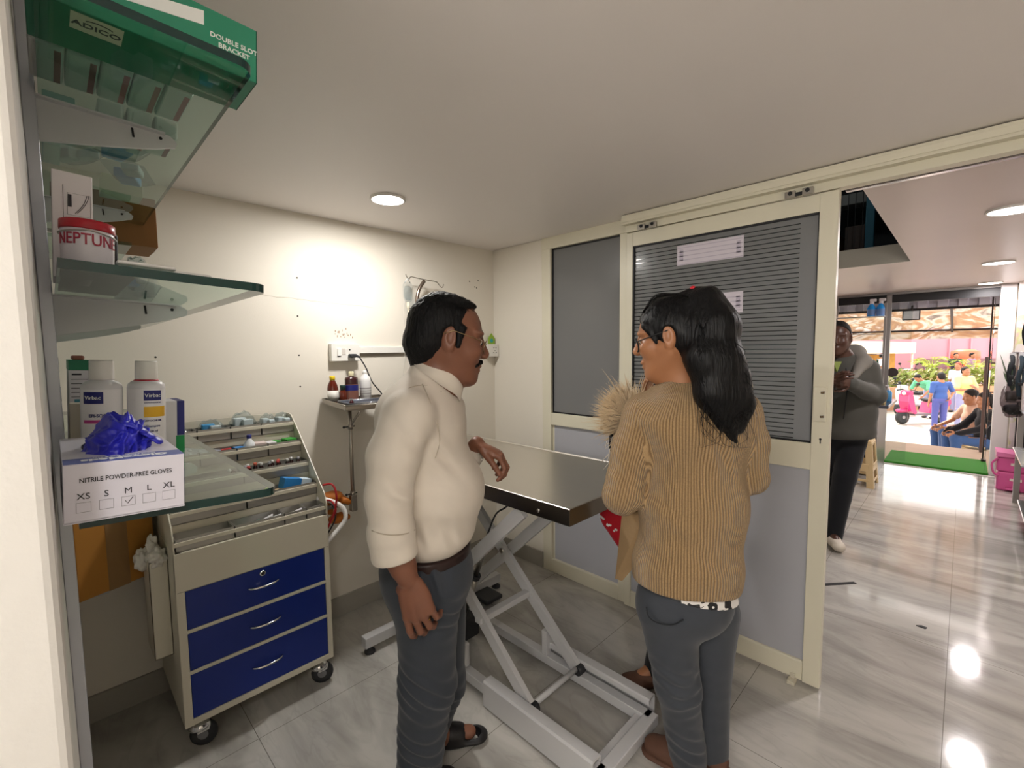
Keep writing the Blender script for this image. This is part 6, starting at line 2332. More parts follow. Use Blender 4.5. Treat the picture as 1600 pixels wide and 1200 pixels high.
    if hair:
        H = Field(np.array(J['head']) - .26 * k, np.array(J['head']) + .26 * k, min(res, .006))
        H.ell(L(-.020, 0, .032), (.102 * k, .086 * k, .098 * k), .0, ax)
        H.ell(L(-.060, 0, -.02), (.058 * k, .074 * k, .068 * k), .03, ax)
        H.plane(L(.056, 0, .04), ax[0] * .93 - ax[2] * .36, .012)
        H.plane(L(.0, 0, -.005), ax[0] * .8 - ax[2] * .6, .008)
        for e in (-1, 1):
            H.ell(L(-.012, e * .088, -.006), (.022 * k, .016 * k, .034 * k), .006, ax, sub=True)
        if hair == 'long':
            H.chain([L(-.05, 0, .02), L(-.085, 0, -.10), L(-.095, 0, -.22)], [.08 * k, .075 * k, .05 * k], .03)
        H.wrinkle(wobble(7, 120, .003 * k), .02)
        H.build('hair', hairm, root, keep=30)
    return root, L, ax


dark_skin = skin_mat('deep_brown_skin', '#4a2f24', '#3a241b', .4)
pattern_top = mat('grey_white_patterned_cloth', '#b9b4a8', .85, noise_amt=.7, noise_scale=60)
blackc = cloth('black_cloth', '#15161a', .9)


def helper_person():
    """mostly hidden behind the woman, holding the dog from the other side"""
    p = Pose(.775, 1.87, 0, 1.56, math.radians(215))
    J = p.J
    J['elL'] = np.array([.86, 1.80, 1.04]); J['wrL'] = np.array([.74, 1.74, 1.10])
    J['shR'] = pu(1052, 614, 1.87); J['shL'] = pu(1148, 606, 1.86); J['neck'] = pu(1098, 588, 1.87); J['chest'] = pu(1094, 655, 1.87)
    J['elR'] = pu(1026, 690, 1.84); J['wrR'] = pu(1014, 622, 1.70)
    J['anL'] = np.array([.82, 1.87, .078]); J['anR'] = pu(1026, 1056, 1.84); J['anR'][2] = .078
    J['knR'] = np.array([.69, 1.86, .46])
    J['head'] = pu(1090, 548, 1.86)
    r, L, ax = figure(p, 'person mostly hidden behind the woman, in a patterned top, holding the dog', tan_skin, black_hair, pattern_top, blackc, mat('brown_suede_shoe', '#5a3d2f'), res=.006, sleeve=.4,
                      feet={'R': nrm([-.9, -.2, 0]), 'L': nrm([-.6, -.8, 0])}, hem=.70)
    # dark shawl end hanging at the right
    m = MB()
    a = [pu(1128, 955, 1.70), pu(1146, 985, 1.70), pu(1147, 1012, 1.70), pu(1126, 1016, 1.70)]
    vs = [uw(*q) for q in a] + [uw(q[0], q[1] + .05, q[2]) for q in a]
    m.add(vs, [(0, 1, 2, 3), (7, 6, 5, 4), (0, 4, 5, 1), (1, 5, 6, 2), (2, 6, 7, 3), (3, 7, 4, 0)])
    m.build('shawl_end', blackc, r)
    return r


helper_person()
# red cloth bag with a white motif
redc = cloth('red_bag_cloth', '#b01826', .8, 400, .1)
B = Field((.18, 1.66, .55), (.66, 1.92, 1.02), .005)
pc = pu(972, 800, 1.78)
B.ell(pc + np.array([.035, 0, .01]), (.125, .035, .16), .02)
B.cone(pc + np.array([.03, 0, -.02]), pu(968, 860, 1.78), .08, .02, .03, flat=(0, 1, 0), fs=.45)
B.plane((0, 0, .852), (0, 0, 1), .005)
B.plane(pu(926, 803, 1.78), nrm([-1, 0, -.75]), .02)
B.wrinkle(wobble(61, 40, .004))
bo = B.build('cloth_bag', redc, None, loc=uw(pc[0] + .04, 1.78, .72))
tag(bo, 'red cloth bag with white print hanging below the table edge by the woman', 'bag')
mb = MB()
r5 = random.Random(4)
for k in range(7):
    q = pu(938 + 3.4 * k + r5.uniform(-2, 2), 806 + 3.2 * k + r5.uniform(-4, 4), 1.78)
    mb.rbox((-.006, -.003, -.004), (.006, .003, .004), .002, mtx=Matrix.Translation(uw(q[0], 1.748, q[2])) @ Matrix.Rotation(r5.uniform(0, 3), 4, 'Y') @ Matrix.Rotation(YAW, 4, 'Z'))
mb.build('white_print', whitep, bo)
mb = MB().tube([uw(*q) for q in spline([pc + np.array([.02, 0, .045]), pc + np.array([.045, -.035, .062]), pc + np.array([.05, -.07, .067])], 5)], .006, 8)
mb.build('strap', redc, bo)


# ------------------------------------------------------------------ the dog
furm = mat('cream_fur', '#d6bf9c', .9, noise_amt=.12, noise_scale=40, sheen=.3)
furw = mat('white_fur', '#dcd3c6', .9, noise_amt=.08, noise_scale=40, sheen=.3)


def dog():
    root_p = pu(975, 690, 1.58)
    root = empty('dog', uw(*root_p), 'small cream dog with a plumed tail held in front of the woman', 'dog')
    c = pu(988, 680, 1.655)
    S = Field(c - np.array([.16, .14, .22]), c + np.array([.34, .22, .26]), .0055)
    # body lies away to the right behind the woman: rump at the left, chest and head to the right
    rump, chest_ = c + np.array([.0, 0, .0]), c + np.array([.16, .04, .03])
    S.ell(rump, (.062, .060, .075), .03)
    S.cone(rump, chest_, .062, .078, .04)
    S.ell(chest_, (.075, .068, .085), .03)
    hd = c + np.array([.225, .08, .12])
    S.cone(chest_, hd, .055, .05, .03)
    S.ell(hd, (.055, .05, .052), .02)
    S.cone(hd, hd + np.array([.075, .02, -.015]), .032, .018, .02)
    for e in (-1, 1):
        S.ell(hd + np.array([-.01, e * .035, .045]), (.014, .010, .028), .01)
        # hind leg: thigh, hock, foot - and front leg
        h0 = rump + np.array([.01, e * .04, -.03]); h1 = h0 + np.array([.045, 0, -.06]); h2 = h1 + np.array([-.055, 0, -.035]); h3 = h2 + np.array([.0, 0, -.035])
        S.chain([h0, h1, h2, h3, h3 + np.array([.03, 0, -.006])], [.040, .026, .015, .014, .014], .012)
        f0 = chest_ + np.array([.02, e * .04, -.04]); f1 = f0 + np.array([-.01, 0, -.07]); f2 = f1 + np.array([.015, 0, -.06])
        S.chain([f0, f1, f2, f2 + np.array([.025, 0, -.004])], [.030, .019, .015, .014], .012)
    t0 = rump + np.array([-.03, 0, .055])
    tail = [t0, t0 + np.array([-.015, -.01, .05]), t0 + np.array([-.005, -.015, .09]), t0 + np.array([.03, -.01, .105])]
    S.chain(tail, [.022, .02, .018, .012], .02)
    S.wrinkle(wobble(71, 60, .004))
    S.build('body', furw, root)
    mb = MB()
    mb.ball(uw(*(hd + np.array([.094, .024, -.012]))), .009)
    for e in (-1, 1):
        mb.ball(uw(*(hd + np.array([.045, e * .022 - .0, .018]))), .007)
    mb.build('eyes_and_nose', darkm, root)

    def tufts(n, seed, centre, spread, mean, length, r0, sprd, mt, name):
        rr = np.random.default_rng(seed)
        mb = MB()
        for i in range(n):
            b = centre + rr.normal(size=3) * spread
            d = nrm(mean(b) + rr.normal(size=3) * sprd)
            Ln = length * rr.uniform(.6, 1.15)
            side = nrm(rr.normal(size=3))
            p1 = b + d * Ln * .5 + side * Ln * .06; p2 = b + d * Ln + side * Ln * .16 - np.array([0, 0, Ln * .06])
            mb.tube([uw(*b), uw(*p1), uw(*p2)], [r0, r0 * .8, r0 * .15], 3)
        return mb.build(name, mt, root, fix=False)
    # plume: long hairs fanning from the tail
    pl = pu(981, 652, 1.575)

    def fan(b):
        q = b - (pl + np.array([.020, .01, -.03]))
        return nrm(q * np.array([1, .7, 1])) + np.array([-.25, -.1, .12])
    tufts(2200, 1, pl, np.array([.022, .014, .026]), fan, .082, .0016, .28, furm, 'tail_plume')
    tufts(900, 2, pl + np.array([.032, 0, .016]), np.array([.026, .014, .018]), fan, .050, .0016, .35, furm, 'rump_fur')
    low = pu(972, 708, 1.56)
    tufts(700, 3, low, np.array([.018, .014, .030]), lambda b: np.array([-.35, -.3, -.9]), .040, .0015, .35, furw, 'thigh_fur')
    mb = MB()
    cpos = pu(955, 692, 1.565)
    mb.tube([uw(*(cpos + np.array([.003 * math.sin(t), .006 * math.sin(t), .028 * math.cos(t)]))) for t in [2 * PI * i / 20 for i in range(20)]], .006, 8, closed=True)
    mb.build('harness_strap', darkm, root)


dog()

# ------------------------------------------------------------------ man in the doorway of the shop
def jacket_man():
    w = 3.30
    c = pu(1322, 600, w)
    p = Pose(c[0], w, 0, 1.66, math.radians(232))
    J = p.J
    J['head'] = pu(1309, 527, w - .04); p.F = nrm([-.62, -.72, -.16]); p.U = nrm([0, 0, 1])
    J['neck'] = pu(1316, 560, w)
    J['shL'] = pu(1354, 577, w - .05); J['shR'] = pu(1284, 577, w + .1)
    J['elL'] = pu(1368, 618, w - .12); J['wrL'] = pu(1330, 600, w - .27)
    J['elR'] = pu(1276, 620, w - .05); J['wrR'] = pu(1300, 598, w - .24)
    J['chest'] = pu(1322, 595, w); J['waist'] = pu(1322, 640, w); J['hip'] = pu(1322, 668, w)
    J['hpL'] = pu(1333, 680, w); J['hpR'] = pu(1302, 680, w + .05)
    J['knL'] = pu(1320, 745, w - .05); J['knR'] = pu(1295, 745, w + .12)
    J['anL'] = pu(1301, 820, w - .10); J['anL'][2] = .085; J['anR'] = pu(1280, 806, w + .15); J['anR'][2] = .085
    jk = cloth('grey_olive_jacket', '#45443f', .7, 300, .1, .10)
    r, L, ax = figure(p, 'man in a grey hooded jacket and dark trousers standing just outside the sliding door', dark_skin, hair_mat('cropped_hair', '#1a1614', .7), jk, blackc,
                      mat('cream_clog', '#cfc6b8', .6), res=.007, sleeve=1.0, feet={'L': nrm([-.35, -1, 0]), 'R': nrm([-.5, -1, 0])}, hem=.86, bulk=1.16, hair=None)
    Hc = Field(np.array(J['head']) - .2, np.array(J['head']) + .2, .005)
    Hc.ell(L(-.014, 0, .026), (.098, .078, .092), 0, ax)
    Hc.plane(L(.030, 0, .05), ax[0] * .8 - ax[2] * .6, .01)
    Hc.plane(L(-.01, 0, .0), ax[0] * .6 - ax[2] * .8, .01)
    Hc.build('cropped_hair', hair_mat('cropped_hair', '#1a1614', .7), r)
    H = Field(pu(1318, 560, w) - .22, pu(1318, 560, w) + .22, .007)
    nk = J['neck']
    H.chain([pu(1300, 560, w + .02), pu(1316, 552, w + .10), pu(1336, 554, w + .04), pu(1348, 566, w - .08), pu(1334, 590, w - .19)], [.04, .06, .065, .05, .02], .03)
    H.wrinkle(wobble(81, 40, .006))
    H.build('hood', mat('pale_grey_hood', '#77736c', .8), r)
    mb = MB().tube([uw(*pu(1322, 575, w - .16)), uw(*pu(1324, 610, w - .18)), uw(*pu(1318, 655, w - .18))], .004, 6)
    mb.build('zip', darkm, r)
    mb = MB().prism([(-.04, 0), (.02, 0), (-.01, -.07)], uw(*pu(1311, 565, w - .14)), RGT, (0, 0, 1), FWD * .02)
    mb.build('green_collar', mat('lime_green_collar', '#7d8a45', .7), r)


jacket_man()
# ================================================================== the shop beyond the sliding door
alum = mat('dull_aluminium', '#8f8a88', .35, .7)
blackpm = mat('black_panel', '#141316', .45)
# loft racks above the ceiling opening
bluebeam = mat('blue_rack_beam', '#1c4a8c', .5)
tealpost = mat('teal_rack_upright', '#1f5a72', .5)
shelfd = mat('grey_rack_shelf', '#5b6468', .6)
wiremesh = mat('dark_wire_mesh', '#20262c', .5, .5)
kraft = mat('kraft_carton', '#a07552', .7)


def rack(x0, x1, y, z0, label):
    e = empty('storage_rack', ((x0 + x1) / 2, y, z0), label, 'rack')
    for x in (x0, x1):
        MB().rbox((x - .03, y - .03, z0), (x + .03, y + .03, 3.45), .004).build('upright', tealpost, e)
    for k, z in enumerate((z0 + .08, z0 + .56, z0 + 1.0)):
        MB().rbox((x0 + .03, y - .02, z - .04), (x1 - .03, y + .02, z + .05), .004).build('beam', bluebeam if k == 0 else shelfd, e)
        MB().rbox((x0 + .03, y + .02, z + .03), (x1 - .03, y + .45, z + .045), .003).build('shelf_board', shelfd, e)
    m = MB()
    n = int((x1 - x0) / .05)
    for i in range(1, n):
        x = x0 + i * (x1 - x0) / n
        m.box((x - .002, y - .024, z0 + .1), (x + .002, y - .021, z0 + 1.1))
    m.build('wire_front', wiremesh, e)
    return e


rack(-1.75, -.62, 4.95, SCZ + .061, 'blue and grey storage rack in the dark loft above the shop ceiling')
for x0, x1, z, h, m, l in ((-1.25, -.85, SCZ + .107, .26, kraft, 'kraft carton catching the light on the lowest loft shelf'), (-.80, -.66, SCZ + .107, .30, mat('dark_carton', '#3a3433', .7), 'dark carton beside the rack upright on the lowest loft shelf'),
                              (-1.5, -1.28, SCZ + .107, .22, shelfd, 'grey carton at the far left of the lowest loft shelf'), (-1.4, -.9, SCZ + .607, .2, wiremesh, 'dark cage on the second loft shelf')):
    thing(MB().rbox((x0, 4.99, z), (x1, 5.3, z + h), .006), 'storage_carton', m, l, 'carton')
downlight(-1.2, 4.0, 3.5, .05, 'small lamp glinting in the loft over the opening', 3)

# front of the shop: header, post, glass leaves, threshold
mb = MB()
mb.box((BWX, SHOPY - .02, 2.035), (RX, SHOPY + .04, SCZ + .005), 0)
mb.box((BWX, SHOPY - .005, 1.94), (RX, SHOPY + .03, 2.035), 1)
o = mb.build('trim_6', [alum, blackpm], loc=(0, 0, 0)); o['kind'] = 'structure'
mb = MB().rbox((-.705, SHOPY - .03, 0), (-.655, SHOPY + .03, 2.035), .004)
mb.rbox((-1.24, SHOPY - .02, 0), (-1.19, SHOPY + .02, 2.035), .004)
struct(mb, 'trim_7', alum)
mb = MB().rbox((.24, SHOPY - .06, 0), (.36, SHOPY + .1, SCZ), .008)
struct(mb, 'trim_8', mat('white_pillar', '#dcd7d6', .5))
mb = MB().box((.36, SHOPY - .02, 0), (RX, SHOPY + .02, SCZ))
struct(mb, 'wall_front_shop', wallm)
mb = MB().box((-1.19, SHOPY - .005, 0), (-.705, SHOPY + .005, 1.94))
w2 = mb.build('window_2', clear_glass, loc=(0, 0, 0)); w2['kind'] = 'structure'
mb = MB().box((-.655, SHOPY - .005, .03), (-.46, SHOPY + .005, 1.94))
d2 = mb.build('door_2', clear_glass, loc=(0, 0, 0)); d2['kind'] = 'structure'
MB().lathe([(.055, -.006), (.055, .006)], (-.617, SHOPY - .012, 1.10), 24, axis=(0, 1, 0)).build('door_handle', mat('smoked_disc', '#3a3030', .3), d2)
# opened glass leaf with its dark rod, standing outward
mb = MB().box((.205, SHOPY + .04, .03), (.213, SHOPY + .66, 1.97))
d3 = mb.build('door_3', clear_glass, loc=(0, 0, 0)); d3['kind'] = 'structure'
MB().rbox((.198, SHOPY + .63, .0225), (.226, SHOPY + .66, 1.98), .004).rbox((.19, SHOPY + .60, .0225), (.234, SHOPY + .67, .05), .004).build('door_edge', mat('dark_bronze_rod', '#2b2220', .4, .5), d3)
thing(MB().rbox((-.652, SHOPY - .08, .0005), (.236, SHOPY + .72, .022), .004), 'door_mat', mat('green_turf_mat', '#2f7d1e', .9, noise_amt=.2, noise_scale=120, bump=.4, bump_scale=300), 'green turf door mat in the shop entrance', 'mat')
mb = MB().box((-.75, SHOPY - .14, .0002), (.3, SHOPY - .09, .0008))
struct(mb, 'trim_9', mat('white_threshold_strip', '#e6e2dc', .3))

# glass shelf unit in the window with spray bottles
su = empty('window_shelf_unit', (-.93, 7.0, .80), 'metal framed glass shelf unit in the shop window left of the entrance', 'shelf unit')
for x in (-1.17, -.69):
    MB().rbox((x - .012, 6.97, .83), (x + .012, 6.995, 1.93), .002).build('upright', alum, su)
for z in (1.765, 1.56, 1.32, 1.06):
    MB().box((-1.17, 6.90, z), (-.69, 7.10, z + .01)).build('shelf', mat('white_edged_glass', '#dfe5e6', .15) if z == 1.765 else clear_glass, su)
    MB().tube([(-1.17, 6.9, z), (-.69, 6.9, z)], .004, 6).build('rail', alum, su)
sprayb = glass_mat('blue_liquid_bottle', '#7fb4e6', rough=.08, ior=1.4)
cyan = mat('bright_cyan_liquid', '#1f8fe0', .25)


def spray(x, y, z, label):
    e = empty('spray_bottle', (x, y, z), label, 'spray bottle', 'blue spray bottles on the window shelf')
    MB().lathe([(.040, 0), (.042, .005), (.042, .095), (.030, .125), (.016, .145), (.014, .155)], (x, y, z), 20, sy=.7).build('body', cyan, e)
    MB().lathe([(.0425, .012), (.0425, .085)], (x, y, z), 20, sy=.7, cap=False).build('label_sheet', mat('slate_blue_label', '#5c7fb5', .5), e)
    h = MB().lathe([(.017, .15), (.018, .152), (.018, .172), (.012, .178)], (x, y, z), 14)
    h.rbox((x - .018, y - .014, z + .176), (x + .045, y + .014, z + .208), .006).rbox((x + .014, y - .005, z + .14), (x + .024, y + .005, z + .178), .003)
    h.build('trigger_head', mat('white_trigger', '#dcd9de', .4), e)


spray(-.825, 6.98, 1.7752, 'blue spray bottle on the top window shelf, farther from the post')
spray(-.738, 6.98, 1.7752, 'blue spray bottle on the top window shelf, beside the aluminium post')
for k, (x, z, m, l) in enumerate(((-.745, 1.0702, mat('dark_green_glass', '#1f5a3c', .15), 'dark green bottle on the lower window shelf next to the post'), (-.80, 1.0702, mat('dark_green_glass', '#1f5a3c', .15), 'dark green bottle second from the post on the lower window shelf'))):
    e = empty('bottle', (x, 6.98, z), l, 'bottle', 'green bottles on the window shelf')
    MB().lathe([(.022, 0), (.024, .004), (.024, .12), (.010, .16), (.010, .18)], (x, 6.98, z), 16).build('body', m, e)
    MB().lathe([(.011, .178), (.012, .20)], (x, 6.98, z), 12).build('cap', wcap, e)

# reception counter
ce = empty('reception_counter', (-1.05, 6.68, 0), 'black reception counter with a metallic end beside the entrance', 'counter')
MB().rbox((-1.5, 6.24, 0), (-.655, 7.02, .755), .004).build('front_panel', blackpm, ce)
MB().rbox((-.655, 6.245, .0), (-.64, 7.02, .755), .003).build('end_panel', mat('speckled_grey_metal', '#75706e', .35, .6, noise_amt=.3, noise_scale=160), ce)
MB().rbox((-1.5, 6.20, .757), (-.55, 7.05, .79), .006).build('worktop', mat('dark_glossy_top', '#4a4d55', .15), ce)
thing(MB().rbox((-.84, 6.24, .7905), (-.74, 6.38, .85), .002), 'desk_box', mat('white_desk_box', '#cfd3d8', .5), 'white box standing on the counter beside the jacket man', 'box')
e = thing(MB().rbox((-.72, 6.3, .7905), (-.60, 6.5, .83), .003), 'ledger', mat('ochre_ledger', '#9a8238', .6), 'ochre covered ledger on the reception counter', 'book')
e = empty('pump_bottle', (-.60, 6.68, .7905), 'blue hand sanitiser bottle at the end of the counter', 'bottle')
MB().lathe([(.032, 0), (.034, .004), (.034, .10), (.02, .125), (.012, .13)], (-.60, 6.68, .7905), 18).build('body', mat('blue_gel', '#3f83b5', .2), e)
MB().lathe([(.013, .128), (.013, .15), (.005, .152), (.005, .175)], (-.60, 6.68, .7905), 12).rbox((-.63, 6.672, .962), (-.595, 6.688, .975), .004).build('pump', mat('white_trigger', '#dcd9de', .4), e)
# stool
stm = mat('beige_plastic', '#cbb285', .45)
se = empty('plastic_stool', (-.76, 5.86, 0), 'beige plastic stool in front of the reception counter', 'stool')
sx, sy, hw, ht = -.76, 5.86, .155, .47
MB().rbox((sx - .135, sy - .135, ht - .022), (sx + .135, sy + .135, ht), .012, seg=3).rbox((sx - .14, sy - .14, ht - .05), (sx + .14, sy + .14, ht - .015), .008).build('seat', stm, se)
for a in (-1, 1):
    for b in (-1, 1):
        lg = MB()
        top = [(sx + a * .14, sy + b * .14), (sx + a * .085, sy + b * .14), (sx + a * .085, sy + b * .128), (sx + a * .128, sy + b * .128), (sx + a * .128, sy + b * .085), (sx + a * .14, sy + b * .085)]
        bot = [(sx + a * .175, sy + b * .175), (sx + a * .115, sy + b * .175), (sx + a * .115, sy + b * .163), (sx + a * .163, sy + b * .163), (sx + a * .163, sy + b * .115), (sx + a * .175, sy + b * .115)]
        vs = [(p[0], p[1], ht - .045) for p in top] + [(p[0], p[1], 0) for p in bot]
        lg.add(vs, [(0, 1, 2, 3, 4, 5), (11, 10, 9, 8, 7, 6)] + [(i, (i + 1) % 6, 6 + (i + 1) % 6, 6 + i) for i in range(6)])
        lg.build('leg', stm, se)
for k in range(4):
    R = Matrix.Translation((sx, sy, 0)) @ Matrix.Rotation(k * PI / 2, 4, 'Z')
    MB().rbox((-.125, -.160, .16), (.125, -.150, .24), .006).rbox((-.135, -.170, .06), (.135, -.160, .085), .004).xf(R).build('apron', stm, se)

# pink pedal bin
pk = mat('pink_plastic', '#c8558f', .35)
pe = empty('pedal_bin', (.42, 6.58, 0), 'pink plastic bin with swing lids beside the entrance pillar', 'bin')
MB().rbox((.27, 6.46, .0), (.57, 6.72, .19), .02, seg=3).build('lower_bucket', pk, pe)
MB().rbox((.265, 6.455, .19), (.575, 6.725, .335), .02, seg=3).build('upper_bucket', pk, pe)
mb = MB().prism([(-.01, 0), (.29, 0), (.29, .02), (-.01, .045)], (.27, 6.44, .335), (1, 0, 0), (0, 0, 1), (0, .30, 0))
mb.build('lid', mat('light_pink_plastic', '#d877a8', .35), pe)
MB().tube(spline([(.275, 6.45, .32), (.235, 6.45, .26), (.25, 6.45, .17), (.285, 6.455, .15)], 5), .009, 8).build('handle', pk, pe)
for z in (.12, .27):
    MB().rbox((.36, 6.4515, z - .015), (.44, 6.4605, z + .01), .002).build('sticker', mat('pale_sticker', '#d8c9c4', .5), pe)
MB().rbox((.33, 6.42, .02), (.43, 6.46, .04), .006).build('pedal', pk, pe)

# display wall on the right: glass shelves, wallpapered end, merchandise
wp = bpy.data.materials.new('floral_wallpaper'); wp.use_nodes = True
nt, b = nodes_of(wp)
tc = nt.nodes.new('ShaderNodeTexCoord'); n = nt.nodes.new('ShaderNodeTexNoise'); n.inputs['Scale'].default_value = 7; n.inputs['Detail'].default_value = 3
rp = nt.nodes.new('ShaderNodeValToRGB')
for pos, c in ((0.0, '#e2dcd8'), (.5, '#e2dcd8'), (.57, '#cfd49a'), (.64, '#e0b9b4'), (.75, '#e6dfdb')):
    el = rp.color_ramp.elements.new(pos); el.color = lin(c)
nt.links.new(tc.outputs['Object'], n.inputs[0]); nt.links.new(n.outputs['Fac'], rp.inputs[0]); nt.links.new(rp.outputs[0], b.inputs['Base Color'])
mb = MB().box((.36, 6.95, .35), (RX, 6.99, SCZ))
struct(mb, 'wall_display_end', wp)
mb = MB().box((.40, 6.90, 0), (.80, 6.945, .9))
thing(mb, 'display_plinth', blackpm, 'black display panel behind the pink bin', 'panel')
de = empty('display_shelves', (.58, 5.0, .02), 'wall display with thick glass shelves along the right of the shop', 'shelf unit')
for z, x in ((.90, .325), (.60, .30), (.18, .345)):
    MB().rbox((x, 4.55, z), (RX - .02, 5.35, z + .012), .004).build('shelf', mat('silvery_glass_shelf', '#b8bcbd', .12, .4), de)
for y in (4.7, 5.2):
    MB().rbox((RX - .04, y - .015, .02), (RX - .001, y + .015, 2.03), .003).build('upright', alum, de)
    for z in (.90, .60, .18):
        MB().prism([(0, 0), (-.36, -.01), (-.36, -.02), (0, -.06)], (RX - .04, y - .003, z - .0005), (1, 0, 0), (0, 0, 1), (0, .006, 0)).build('bracket', alum, de)
MB().tube([(.30, 5.0, 1.66), (RX - .02, 5.0, 1.66)], .006, 8).build('hanging_rail', alum, de)
MB().tube([(.26, 5.3, 1.36), (RX - .02, 5.3, 1.36)], .006, 8).build('hanging_rail', alum, de)
thing(MB().rbox((.33, 5.22, .9125), (.50, 5.345, 1.12), .004).xf(Matrix.Identity(4)), 'product_box', mat('white_product_box', '#d8cfcf', .5), 'white product box standing on the upper glass shelf', 'box')
thing(MB().rbox((.36, 4.6, .6125), (.56, 4.95, .66), .006), 'product_box', mat('grey_tray_pack', '#a9abad', .4), 'flat grey pack on the middle glass shelf', 'box')
thing(MB().rbox((.40, 4.7, .1925), (.6, 5.1, .34), .006), 'product_box', mat('bronze_wrap', '#7e6f5c', .3, .3), 'bronze wrapped pack on the lowest glass shelf', 'box')
# hanging harnesses and leashes
hcol = [('#1d2126', 'black'), ('#24333d', 'slate blue'), ('#2b2f2a', 'dark olive'), ('#41232c', 'maroon')]
spots = [(.262, 5.3, 1.36, .26, 0), (.312, 5.3, 1.36, .34, 1), (.362, 5.3, 1.36, .30, 2), (.310, 5.0, 1.66, .24, 0), (.368, 5.0, 1.66, .22, 3)]
hl = ['black harness on the lower rail, end nearest the aisle', 'slate blue harness second on the lower rail', 'dark olive harness third on the lower rail', 'black harness hanging on the upper rail', 'maroon harness hanging on the upper rail']
for (x, y, z, L_, ci), lab in zip(spots, hl):
    e = empty('pet_harness', (x, y, z - L_), lab, 'harness', 'pet harnesses on the display rails')
    m = mat('webbing_%s' % hcol[ci][1].replace(' ', '_'), hcol[ci][0], .7)
    st = MB()
    st.tube(spline([(x, y, z), (x + .004, y - .03, z - L_ * .3), (x - .012, y - .035, z - L_ * .6), (x, y - .02, z - L_)], 6), .014, 8, flat=.35)
    st.tube([(x + .03 * math.cos(t) * .5, y - .03 + .004 * math.sin(t), z - L_ * .55 + .06 * math.sin(t)) for t in [2 * PI * i / 18 for i in range(18)]], .009, 6, closed=True)
    st.build('strap', m, e)
    MB().rbox((x - .012, y - .05, z - L_ * .75), (x + .014, y - .02, z - L_ * .68), .003).build('buckle', darkm, e)
    MB().rbox((x - .016, y - .012, z - .05), (x + .016, y - .008, z - .0), .002).build('header_card', mat('white_card', '#cfcfd2', .5), e)
# plant leaves sticking out
pl_ = empty('potted_plant', (.315, 6.1, .92), 'small broad leaved plant beside the entrance pillar', 'plant')
leafm = mat('dark_green_leaf', '#40583a', .5)
for k, (dx, dy, dz) in enumerate(((-.09, -.02, .34), (-.06, .03, .18), (-.03, -.05, .27), (.02, .04, .36), (.0, -.04, .12))):
    lf = MB()
    a = Vector((.315, 6.1, 1.0)); tip = a + Vector((dx, dy, dz))
    d, s, t = ortho(tip - a)
    for sgn in (1, -1):
        pass
    pts = [a + (tip - a) * q for q in (0.0, .3, .6, .85, 1)]
    lf.tube(pts, [.004, .016, .024, .014, .001], 8, flat=.12)
    lf.build('leaf', leafm, pl_)
MB().lathe([(.035, 0), (.045, .08), (.046, .085)], (.315, 6.1, .92), 18).build('pot', mat('grey_pot', '#8a8784', .5), pl_)
thing(MB().box((.28, 6.02, .905), (.42, 6.2, .9195)).box((.36, 6.02, .0), (.40, 6.06, .905)), 'plant_stand', alum, 'slim metal plant stand by the pillar', 'stand')
# plastic carrier bag hanging
bg_ = MB().bm(crumple((.30, 5.55, .98), (.075, .06, .16), 31, 4, .22, 1.6), 0, True)
bo = thing(bg_, 'carrier_bag', glass_mat('grey_translucent_bag', '#b9b2b4', rough=.3, ior=1.4), 'grey translucent carrier bag hanging at the end of the display', 'bag')
MB().bm(crumple((.30, 5.55, .89), (.06, .045, .045), 33, 3, .2, 1.6), 0, True).build('contents', darkm, bo)
MB().tube(spline([(.30, 5.55, 1.10), (.302, 5.50, 1.20), (.296, 5.36, 1.31), (.292, 5.305, 1.352)], 5), .008, 8).build('tied_neck', glass_mat('grey_translucent_bag', '#b9b2b4', rough=.3), bo)
# litter on the floor
thing(MB().rbox((-.545, 3.17, .0003), (-.405, 3.335, .004), .001).xf(Matrix.Identity(4)) if False else MB().bar((-.545, 3.175, .002), (-.41, 3.335, .002), .022, .003), 'tape_strip', darkm, 'short black tape strip on the shop floor by the door edge', 'tape')
thing(MB().prism([(-.02, -.006), (.015, -.012), (.022, .006), (.0, .012)], (-.096, 3.03, .0003), (1, 0, 0), (0, 1, 0), (0, 0, .004)), 'dry_leaf', darkm, 'small dark scrap lying on the shop floor', 'scrap')
# ================================================================== outside: deck, steps, street
deckm = mat('weathered_deck_tile', '#ab9580', .6, noise_amt=.10, noise_scale=5)
stepm = mat('pale_step', '#b7aca4', .6, noise_amt=.05, noise_scale=4)
streetm = mat('dusty_street', '#a1978f', .9, noise_amt=.08, noise_scale=2)
GZ = -1.0
mb = MB().box((-4, SHOPY + .05, -.25), (3.5, 8.76, -.002))
struct(mb, 'floor_deck', deckm)
mb = MB().box((-4, 8.76, GZ - .1), (3.5, 11.2, -.64)).box((-4, 11.2, GZ - .1), (3.5, 11.6, -.82))
struct(mb, 'steps', stepm)
mb = MB().box((-30, 11.6, GZ - .2), (30, 60, GZ))
struct(mb, 'street', streetm)
mb = MB().box((-30, SHOPY + .05, GZ - .2), (-4, 11.6, GZ)).box((3.5, SHOPY + .05, GZ - .2), (30, 11.6, GZ))
struct(mb, 'ground', streetm)
